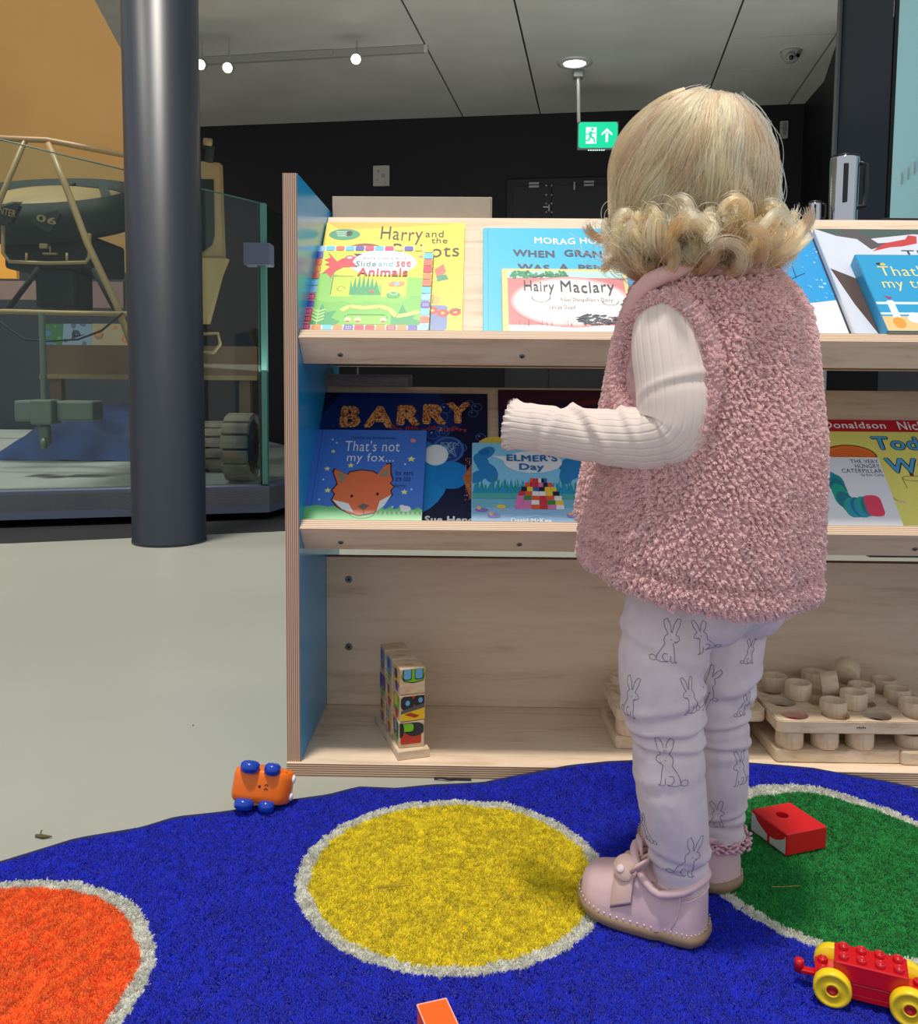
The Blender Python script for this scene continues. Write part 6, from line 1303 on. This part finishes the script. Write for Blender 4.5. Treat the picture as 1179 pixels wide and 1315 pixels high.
# ---- vest: furry shell, wider at the hem
m_vest = noisy('fleece_pink_base', (206, 164, 168), (186, 144, 150), 90, .95)
rows = [(338, 908, .046, .044), (346, 910, .060, .056), (358, 914, .074, .066), (375, 917, .088, .076), (400, 920, .100, .085), (440, 917, .106, .094), (500, 914, .110, .102), (555, 911, .114, .110), (600, 906, .116, .114), (650, 900, .118, .117), (695, 896, .120, .119), (736, 894, .121, .120)]
def vest_pt(t, th, grow=0):
    y = 338 + (736 - 338) * t; xs_ = [r[0] for r in rows]
    c_ = px(float(np.interp(y, xs_, [r[1] for r in rows])), y, DC); a_ = float(np.interp(y, xs_, [r[2] for r in rows])) + grow; b_ = float(np.interp(y, xs_, [r[3] for r in rows])) + grow
    ct, sn = math.cos(th), math.sin(th); e = .88
    u_ = math.copysign(abs(ct) ** e, ct) * a_; v_ = math.copysign(abs(sn) ** e, sn) * b_
    p = c_ + CL * u_ + CF * v_; p.z += .020 * t * t * (v_ / b_) + .0
    # soft vertical folds, pocket pouch and hem seam
    r_ = (p - c_); r_.z = 0; r_ = r_.normalized(); f = .0022 * math.sin(th * 7 + 3 * t) * t + .0015 * math.sin(th * 13 + 1)
    dth = th - 1.02; 
    if .64 < t < .88 and abs(dth) < .40: f += .0065 * min(1, (.40 - abs(dth)) / .10) * min(1, (t - .64) / .035) * min(1, (.88 - t) / .03)
    f -= .0042 * math.exp(-((t - .925) / .010) ** 2); f -= .006 * math.exp(-((t - 1) / .012) ** 2)
    return p + r_ * f, r_
NT, NA = 150, 190
bm = bmesh.new(); G = []
for i in range(NT + 1):
    row = []
    for k in range(NA):
        th = 2 * PI * k / NA; p, r_ = vest_pt(i / NT, th); n = noise.noise(p * 130) * .0016 + noise.noise(p * 60) * .0012; row.append(bm.verts.new(p + r_ * n))
    G.append(row)
for i in range(3): 
    t = 1; row = []
    for k in range(NA): p, r_ = vest_pt(1, 2 * PI * k / NA); row.append(bm.verts.new(p - r_ * (.004, .012, .016)[i] + Vector((0, 0, (-.003, .002, .03)[i]))))
    G.append(row)
for a, b in zip(G, G[1:]):
    for k in range(NA): bm.faces.new((a[k], a[(k + 1) % NA], b[(k + 1) % NA], b[k]))
bm.faces.new(G[0])
bmesh.ops.recalc_face_normals(bm, faces=bm.faces)
bm.normal_update()
bvV = BVHTree.FromBMesh(bm)
vest = CH_('fleece_vest', bm, m_vest); vest['label'] = 'pink curly fleece sleeveless vest'
def vest_hit(x, y):
    d = (px(x, y, 1) - CAMP).normalized(); h = bvV.ray_cast(CAMP, d); return (h[0], h[1]) if h[0] is not None else (None, None)
# armhole binding on the near side
hole = []
for k in range(30):
    a = 2 * PI * k / 30; x, y = 857 + 60 * math.cos(a), 480 - 96 * math.sin(a); h, n = vest_hit(x, y)
    if h: hole.append(h + n * .002)
bm = bmesh.new(); tube(bm, hole, .0095, 10, closed=True); arm_rim = CH_('armhole_binding', bm, m_vest, vest)
# pocket edge seam
pk = []
for x, y in ((834, 603), (833, 625), (836, 648), (838, 666), (826, 684), (806, 694), (785, 694), (768, 686)):
    h, n = vest_hit(x, y)
    if h: pk.append(h + n * .0015)
bm = bmesh.new(); tube(bm, pk, .0035, 8); CH_('pocket_seam', bm, m_vest, vest)
# smooth pink collar lining
m_coll = mat('collar_lining_pink', (222, 178, 176), .7)
bm = bmesh.new(); rows_c = []
for k in range(41):
    a = 2 * PI * k / 40; c_ = px(906, 344, DC); rr = (CL * math.cos(a) * 1.0 + CF * math.sin(a)); fr = max(0, math.sin(a)); lf = max(0, math.cos(a))
    rows_c.append([c_ + rr * r_ + Vector((0, 0, z_ - .030 * fr * (1 if r_ > .05 else .8) - .004 * lf)) for r_, z_ in ((.050, .010), (.056, .014), (.062, .010), (.072 + .006 * lf, -.006), (.078 + .006 * lf, -.014))])
VV = [[bm.verts.new(p) for p in r] for r in rows_c[:-1]]
for i in range(40):
    a, b = VV[i], VV[(i + 1) % 40]
    for j in range(4): bm.faces.new((a[j], a[j + 1], b[j + 1], b[j]))
bmesh.ops.solidify(bm, geom=list(bm.faces), thickness=.0016); CH_('collar', bm, m_coll, vest)
cp = [px(*q) for q in ((800, 418, .925), (808, 398, .912), (819, 378, .900), (835, 361, .893), (858, 351, .890), (886, 346, .892), (915, 343, .896))]
bm = bmesh.new(); tube(bm, cp, [.003, .007, .0090, .0095, .0090, .008, .004], 14); CH_('collar_fold', bm, m_coll, vest)
# ---- ribbed sleeves
m_slv = mat('cream_jersey', (226, 210, 201), .85, Sheen_Weight=.2)
def sleeve(path, rad, nm, ribs=26, creases=True):
    n = len(path); Q, S_ = [], []
    for i in range(n - 1):
        p0, p1, p2, p3 = path[max(i - 1, 0)], path[i], path[i + 1], path[min(i + 2, n - 1)]
        for k in range(16):
            t = k / 16; Q.append(.5 * ((2 * p1) + (p2 - p0) * t + (2 * p0 - 5 * p1 + 4 * p2 - p3) * t * t + (3 * p1 - p0 - 3 * p2 + p3) * t ** 3)); S_.append(rad[i] * (1 - t) + rad[i + 1] * t)
    Q.append(path[-1]); S_.append(rad[-1])
    bm = bmesh.new(); SEG = ribs * 10; rings = []; fr = frames(Q); tot = len(Q)
    for i, (p, r, (u_, v_)) in enumerate(zip(Q, S_, fr)):
        ring = []
        for k in range(SEG):
            a = 2 * PI * k / SEG; rr = r - (.0007 if k % 10 == 0 else (.0001 if k % 10 in (1, 9) else 0))
            dirn = u_ * math.cos(a) + v_ * math.sin(a); pos = p + dirn * rr
            if creases:
                s_ = i / tot; ph = math.cos(a - 1.0); w_ = 0
                for s0, amp, sk_, wd_ in ((.30, .0022, .04, .012), (.44, .0036, -.05, .014), (.50, .0040, .035, .013), (.56, .0036, -.03, .013), (.64, .0030, .05, .013), (.76, .0042, .07, .016), (.83, .0022, -.03, .012), (.90, .0014, .03, .01)):
                    d = s_ - s0 - sk_ * ph - .01 * noise.noise(pos * 30); w_ += amp * (math.exp(-(d / wd_) ** 2) - .8 * math.exp(-((d - wd_ * 1.8) / wd_) ** 2)) * (.55 + .45 * math.cos(a * 1 + s0 * 9))
                pos += dirn * (w_ + .0012 * noise.noise(pos * 28))
            if i > tot - 5: pos += dirn * (.0016 * math.sin(a * 22) * (i - tot + 5) / 4 + .0006 * (i - tot + 5))
            ring.append(bm.verts.new(pos))
        rings.append(ring)
    for a, b in zip(rings, rings[1:]):
        for k in range(SEG): bm.faces.new((a[k], a[(k + 1) % SEG], b[(k + 1) % SEG], b[k]))
    # turned-in cuff
    last = rings[-1]; c_ = Q[-1]; inn = [bm.verts.new(v.co * .96 + c_ * .04 - (Q[-1] - Q[-2]).normalized() * .003) for v in last]
    for k in range(SEG): bm.faces.new((last[k], last[(k + 1) % SEG], inn[(k + 1) % SEG], inn[k]))
    return CH_(nm, bm, m_slv)
sleeve([px(862, 412, .925), px(861, 440, .890), px(868, 500, .874), px(866, 548, .870), px(836, 562, .878), px(780, 561, .895), px(715, 553, .916), px(657, 545, .938)], [.034, .0385, .0390, .0380, .0330, .0285, .0260, .0238], 'sleeve')
sleeve([shR + Vector((0, 0, .02)), (shR + elR) / 2 - CL * .012, elR - CL * .01, (elR + wrR) / 2, wrR], [.032, .034, .032, .028, .023], 'sleeve', creases=False)
# ---- fleece pile: short clumped curls all over the vest
def scatter(pts, nrm, n_keep, mask=None):
    i = RN.choice(len(pts), n_keep, replace=False); return pts[i], nrm[i]
NF = 95000
t_ = RN.uniform(0, 1, NF) ** .85; th_ = RN.uniform(0, 2 * PI, NF)
NTg, NAg = 220, 260                       # sample the shell through a table for speed
TB = np.zeros((NTg + 1, NAg + 1, 3)); TR = np.zeros_like(TB)
for i in range(NTg + 1):
    for k in range(NAg + 1): p, r_ = vest_pt(i / NTg, 2 * PI * k / NAg); TB[i, k] = p; TR[i, k] = r_
def tab(T_, a, b):
    x, y = a * NTg, b / (2 * PI) * NAg; i = np.clip(x.astype(int), 0, NTg - 1); j = np.clip(y.astype(int), 0, NAg - 1); fx, fy = (x - i)[:, None], (y - j)[:, None]
    return (T_[i, j] * (1 - fx) + T_[i + 1, j] * fx) * (1 - fy) + (T_[i, j + 1] * (1 - fx) + T_[i + 1, j + 1] * fx) * fy
B_ = tab(TB, t_, th_); Rr = tab(TR, t_, th_); Rr /= np.linalg.norm(Rr, axis=1, keepdims=True)
dn = np.gradient(TB, axis=0); Tn = tab(dn, t_, th_); Tn /= np.linalg.norm(Tn, axis=1, keepdims=True)
Sd = np.cross(Tn, Rr); Rr = np.cross(Sd, Tn); Rr /= np.linalg.norm(Rr, axis=1, keepdims=True)
# extra curls on the bindings
def rim_pts(path, r, n):
    P_ = np.array([tuple(p) for p in path]); L_ = len(P_) - 1; u_ = RN.uniform(0, L_ - 1e-6, n); i = u_.astype(int); f = (u_ - i)[:, None]; c_ = P_[i] * (1 - f) + P_[i + 1] * f; tg = P_[i + 1] - P_[i]; tg /= np.linalg.norm(tg, axis=1, keepdims=True)
    rv = RN.normal(0, 1, (n, 3)); rv -= (rv * tg).sum(1, keepdims=True) * tg; rv /= np.linalg.norm(rv, axis=1, keepdims=True); return c_ + rv * r * .7, rv, tg
b2, r2, t2 = rim_pts(hole + [hole[0]], .0100, 8000); b3, r3, t3 = rim_pts(pk, .0035, 900)
B_ = np.vstack([B_, b2, b3]); Rr = np.vstack([Rr, r2, r3]); Tn = np.vstack([Tn, t2, t3]); Sd = np.cross(Tn, Rr)
# drop curls that would sit inside the armhole
hc_ = np.array([tuple(p) for p in hole]); cc0 = hc_.mean(0); d0 = B_ - cc0; nh = np.cross(hc_[0] - hc_[7], hc_[15] - hc_[22]); nh /= np.linalg.norm(nh)
e1 = (hc_[0] - hc_[15]); a1 = np.linalg.norm(e1) / 2; e1 /= 2 * a1; e2 = (hc_[7] - hc_[22]); b1 = np.linalg.norm(e2) / 2; e2 /= 2 * b1
ins = ((d0 @ e1) / a1) ** 2 + ((d0 @ e2) / b1) ** 2 < .80; ins &= np.abs(d0 @ nh) < .04; ins[NF:] = False
keep = ~ins; B_, Rr, Tn, Sd = B_[keep], Rr[keep], Tn[keep], Sd[keep]; n = len(B_)
# clump centres: jittered cells give the knotted look
cell = .0052; BR_ = B_ @ np.array(Euler((.6, .9, .4)).to_matrix()); WB = BR_ + .0050 * np.stack([vnoise(B_[:, 1] + B_[:, 0], B_[:, 2], 90, 31), vnoise(B_[:, 0], B_[:, 2] + B_[:, 1], 95, 32), vnoise(B_[:, 0] - B_[:, 1], B_[:, 2], 85, 33)], 1); key = np.floor(WB / cell).astype(int); hsh = (key[:, 0] * 73856093 ^ key[:, 1] * 19349663 ^ key[:, 2] * 83492791) % 65536
RT = np.random.default_rng(3).normal(0, 1, (65536, 4)); ca_ = RT[hsh]
ctr_ = (key + .5 + ca_[:, :3] * .22) * cell @ np.array(Euler((.6, .9, .4)).to_matrix()).T
ang_ = ca_[:, 3] * 1.2 + 0; cx, sx = np.cos(ang_)[:, None], np.sin(ang_)[:, None]; fl = Tn * (cx * .6 + .45) + Sd * sx * .8; fl /= np.linalg.norm(fl, axis=1, keepdims=True)
ln = RN.uniform(.0036, .0062, (n, 1)); pull = (ctr_ - B_); pull -= (pull * Rr).sum(1, keepdims=True) * Rr
ch_ = np.cross(Rr, fl); P = np.zeros((n, 6, 3)); rnd = RN.normal(0, .0005, (n, 3))
for i, s in enumerate(np.linspace(0, 1, 6)):
    curl = 2.6 * s * PI * .8
    P[:, i] = B_ + Rr * (ln * (np.sin(min(s * 1.25, 1) * PI * .55)) * .95 + -.0006) + fl * ln * .55 * s + ch_ * ln * .22 * math.sin(curl) + Rr * ln * .18 * (math.cos(curl) - 1) + pull * min(s * 1.2, 1) * .50 + rnd * s
base_c = np.array(rgb(246, 212, 210)[:3]); hb = (np.abs(RT[hsh][:, :1]) % 1)
colf = base_c * (.88 + .16 * hb) * RN.uniform(.92, 1.10, (n, 1)); 
P -= np.array(tuple(PO))
strands('fleece_pile', P, np.array([.00075, .00080, .00080, .00075, .00065, .0004]), colf, tint_mat('fleece', .9, .15, .6, .35), vest)
# ---- hair
m_cap = noisy('hair_under_layer', (188, 150, 104), (160, 124, 84), 60, .6, sc=(1, 1, .2))
RX_, RY_, RZ_ = .0770, .0835, .0890           # hair volume half sizes: across, front-back, up
hcn = hp(0, -.010, .006)
def hs(phi, el, g=0):
    """point on the hair dome: phi around (0 = left, 90 = front), el up from the equator"""
    return hcn + HL * ((RX_ + g) * math.cos(el) * math.cos(phi)) + HF * ((RY_ + g) * math.cos(el) * math.sin(phi)) + hz * ((RZ_ + g) * math.sin(el))
bm = bmesh.new(); rws = []
for i in range(25):
    row = []
    for k in range(48):
        phi = 2 * PI * k / 48; face = max(0, math.sin(phi) - .25) / .75; low = -.80 * (1 - face) + .62 * min(1, face * 2.2)
        if face > 0: low = -.80 + (1.42) * min(1, face * 1.9)
        el = PI / 2 - (PI / 2 - low) * i / 24; row.append(bm.verts.new(hs(phi, el, -.006 + .0015 * math.sin(phi * 17) * math.cos(el))))
    rws.append(row)
for a, b in zip(rws, rws[1:]):
    for k in range(48):
        if a is rws[0] and 0: continue
        bm.faces.new((a[k], a[(k + 1) % 48], b[(k + 1) % 48], b[k]))
bmesh.ops.remove_doubles(bm, verts=bm.verts, dist=.0003)
hair = CH_('hair', bm, m_cap)
crown_phi = -PI / 2; crown_el = 1.12        # whorl, high on the back of the head
def sph(u_):  # unit direction in head frame -> phi, el
    return math.atan2(u_.y, u_.x), math.asin(max(-1, min(1, u_.z)))
cw = Vector((math.cos(crown_el) * math.cos(crown_phi), math.cos(crown_el) * math.sin(crown_phi), math.sin(crown_el)))
LK, PER, NPT = 430, 75, 30
HP, HC = [], []; rh = np.random.default_rng(21)
def lock_path(phi, inner, kind):
    """guide from the whorl over the dome to the nape, ending in a curl"""
    lo_ = rh.uniform(-.88, -.42)
    tgt = Vector((math.cos(lo_) * math.cos(phi), math.cos(lo_) * math.sin(phi), math.sin(lo_))); face = max(0, math.sin(phi) - .15)
    pts = []; sway = rh.uniform(-.3, .3); nn_ = 15
    q0 = cw.slerp(tgt, rh.uniform(.0, .14) if inner < .5 else rh.uniform(.1, .5)) if cw.angle(tgt) > .01 else cw
    om = q0.angle(tgt)
    g = -.005 + .008 * inner
    for i in range(nn_):
        s = i / (nn_ - 1); u_ = q0.slerp(tgt, s); ax_ = u_.cross(Vector((0, 0, 1)));
        a, e = sph(u_); a += sway * math.sin(s * PI) * .6 + .07 * s * math.sin(s * 7 + phi * 3 + sway * 20); bulge = .004 * math.sin(s * PI * 3 + phi * 5) * s
        pts.append(hs(a, e, g + bulge + .004 * math.exp(-((s - .95) / .2) ** 2)))
    out = (pts[-1] - hcn); out.z = 0; out.normalize(); tg = Vector((-out.y, out.x, 0)); p = pts[-1].copy()
    dwn = Vector((0, 0, -1)); r_ = rh.uniform(.008, .019); fall = rh.uniform(.004, .026); sgn = 1 if kind < .62 else -1; tw = rh.uniform(-1.5, 1.5); turn = rh.uniform(1.05, 2.3) * PI
    side_f = tg * tw
    out = (out + tg * rh.uniform(-.9, .9)).normalized(); tg = Vector((-out.y, out.x, 0)); side_f = tg * tw; p1 = p + dwn * fall * .5 + out * (-.002); p2 = p + dwn * fall + out * (-.003 * sgn)
    pts += [p1, p2]; n2 = NPT - len(pts); c_ = p2 + out * sgn * r_
    for i in range(1, n2 + 1):
        s = i / n2; a = s * turn; rr = r_ * (1 - .35 * s)
        pts.append(c_ - out * sgn * rr * math.cos(a) + dwn * rr * math.sin(a) + side_f * r_ * 2.4 * s + out * .004 * s * sgn)
    return pts
for l in range(LK):
    phi = rh.uniform(-PI * 1.16, PI * .16)      # all round the back and the sides, the face stays free
    if rh.random() < .10: phi = rh.uniform(.16, .9) if rh.random() < .5 else PI - rh.uniform(.16, .9)
    inner = rh.random(); G_ = np.array([tuple(p) for p in lock_path(phi, inner, rh.random())])
    if math.sin(phi) > .3: G_[15:] = G_[15:] * .6 + G_[14] * .4
    tang = np.gradient(G_, axis=0); tang /= np.linalg.norm(tang, axis=1, keepdims=True) + 1e-9
    ref = G_ - np.array(tuple(hcn)); ref /= np.linalg.norm(ref, axis=1, keepdims=True); sd = np.cross(tang, ref); sd /= np.linalg.norm(sd, axis=1, keepdims=True) + 1e-9; up3 = np.cross(sd, tang)
    wd_ = np.interp(np.linspace(0, 1, NPT), [0, .35, .6, .8, 1], [.004, .011, .0085, .0062, .0035]) * rh.uniform(.8, 1.25); cbase = np.array(rgb(*[(242, 184, 126), (224, 166, 114), (250, 210, 160), (184, 134, 100)][rh.integers(0, 4)])[:3])
    a = rh.uniform(0, 2 * PI, (PER, 1)); rr = np.sqrt(rh.uniform(0, 1, (PER, 1))); ox = rr * np.cos(a); oy = rr * np.sin(a) * .5
    fz = rh.normal(0, 1, (PER, 2)); s_ = np.linspace(0, 1, NPT)
    ph_ = rh.uniform(0, 6.28, (PER, 1)); wob = .0007 * np.sin(s_[None] * 22 + ph_) * s_[None] + fz[:, :1] * .0022 * (s_[None] ** 3); wob2 = .0007 * np.cos(s_[None] * 19 + ph_ * 1.7) * s_[None] + fz[:, 1:] * .0022 * (s_[None] ** 3)
    Pk_ = G_[None] + sd[None] * (ox * wd_[None] + wob)[..., None] + up3[None] * (oy * wd_[None] + wob2)[..., None]
    rl_ = rh.uniform(.52, 1.0); HP.append(Pk_); HC.append(cbase * rh.uniform(.85, 1.15, (PER, 1)) * rl_)
# stray fly-away hairs
NS = 620; SP = np.zeros((NS, NPT, 3)); 
for i in range(NS):
    phi = rh.uniform(-PI * 1.15, PI * .15); G_ = np.array([tuple(p) for p in lock_path(phi, 1.0, rh.random())]); s_ = np.linspace(0, 1, NPT)[:, None]; o3 = G_ - np.array(tuple(hcn)); o3[:, 2] *= .3; o3 /= np.linalg.norm(o3, axis=1, keepdims=True)
    amp = rh.uniform(.002, .016) if rh.random() < .8 else rh.uniform(.012, .034)
    SP[i] = G_ + o3 * amp * s_ ** 1.6 + np.array(rh.normal(0, .004, 3)) * s_ + .003 * np.sin(s_ * rh.uniform(4, 12) + rh.uniform(0, 6)) * np.array(rh.normal(0, 1, 3))
HPa = np.vstack(HP + [SP]); HCa = np.vstack(HC + [np.tile(np.array(rgb(240, 206, 150)[:3]), (NS, 1))]); HPa -= np.array(tuple(PO))
m_hair = bpy.data.materials.new('blond_hair'); m_hair.use_nodes = True; nt_ = m_hair.node_tree; nt_.nodes.remove(nt_.nodes['Principled BSDF'])
hb_ = nt_.nodes.new('ShaderNodeBsdfHairPrincipled'); at_ = nt_.nodes.new('ShaderNodeAttribute'); at_.attribute_name = 'tint'; nt_.links.new(at_.outputs['Color'], hb_.inputs['Color']); nt_.links.new(hb_.outputs[0], nt_.nodes['Material Output'].inputs[0])
hb_.inputs['Roughness'].default_value = .32; hb_.inputs['Radial Roughness'].default_value = .45; hb_.inputs['Random Roughness'].default_value = .2; hb_.inputs['Coat'].default_value = .1
rad_ = np.concatenate([np.full(NPT - 4, .00026), [.00024, .0002, .00015, .0001]])
strands('hair_strands', HPa, rad_, HCa, m_hair, hair)
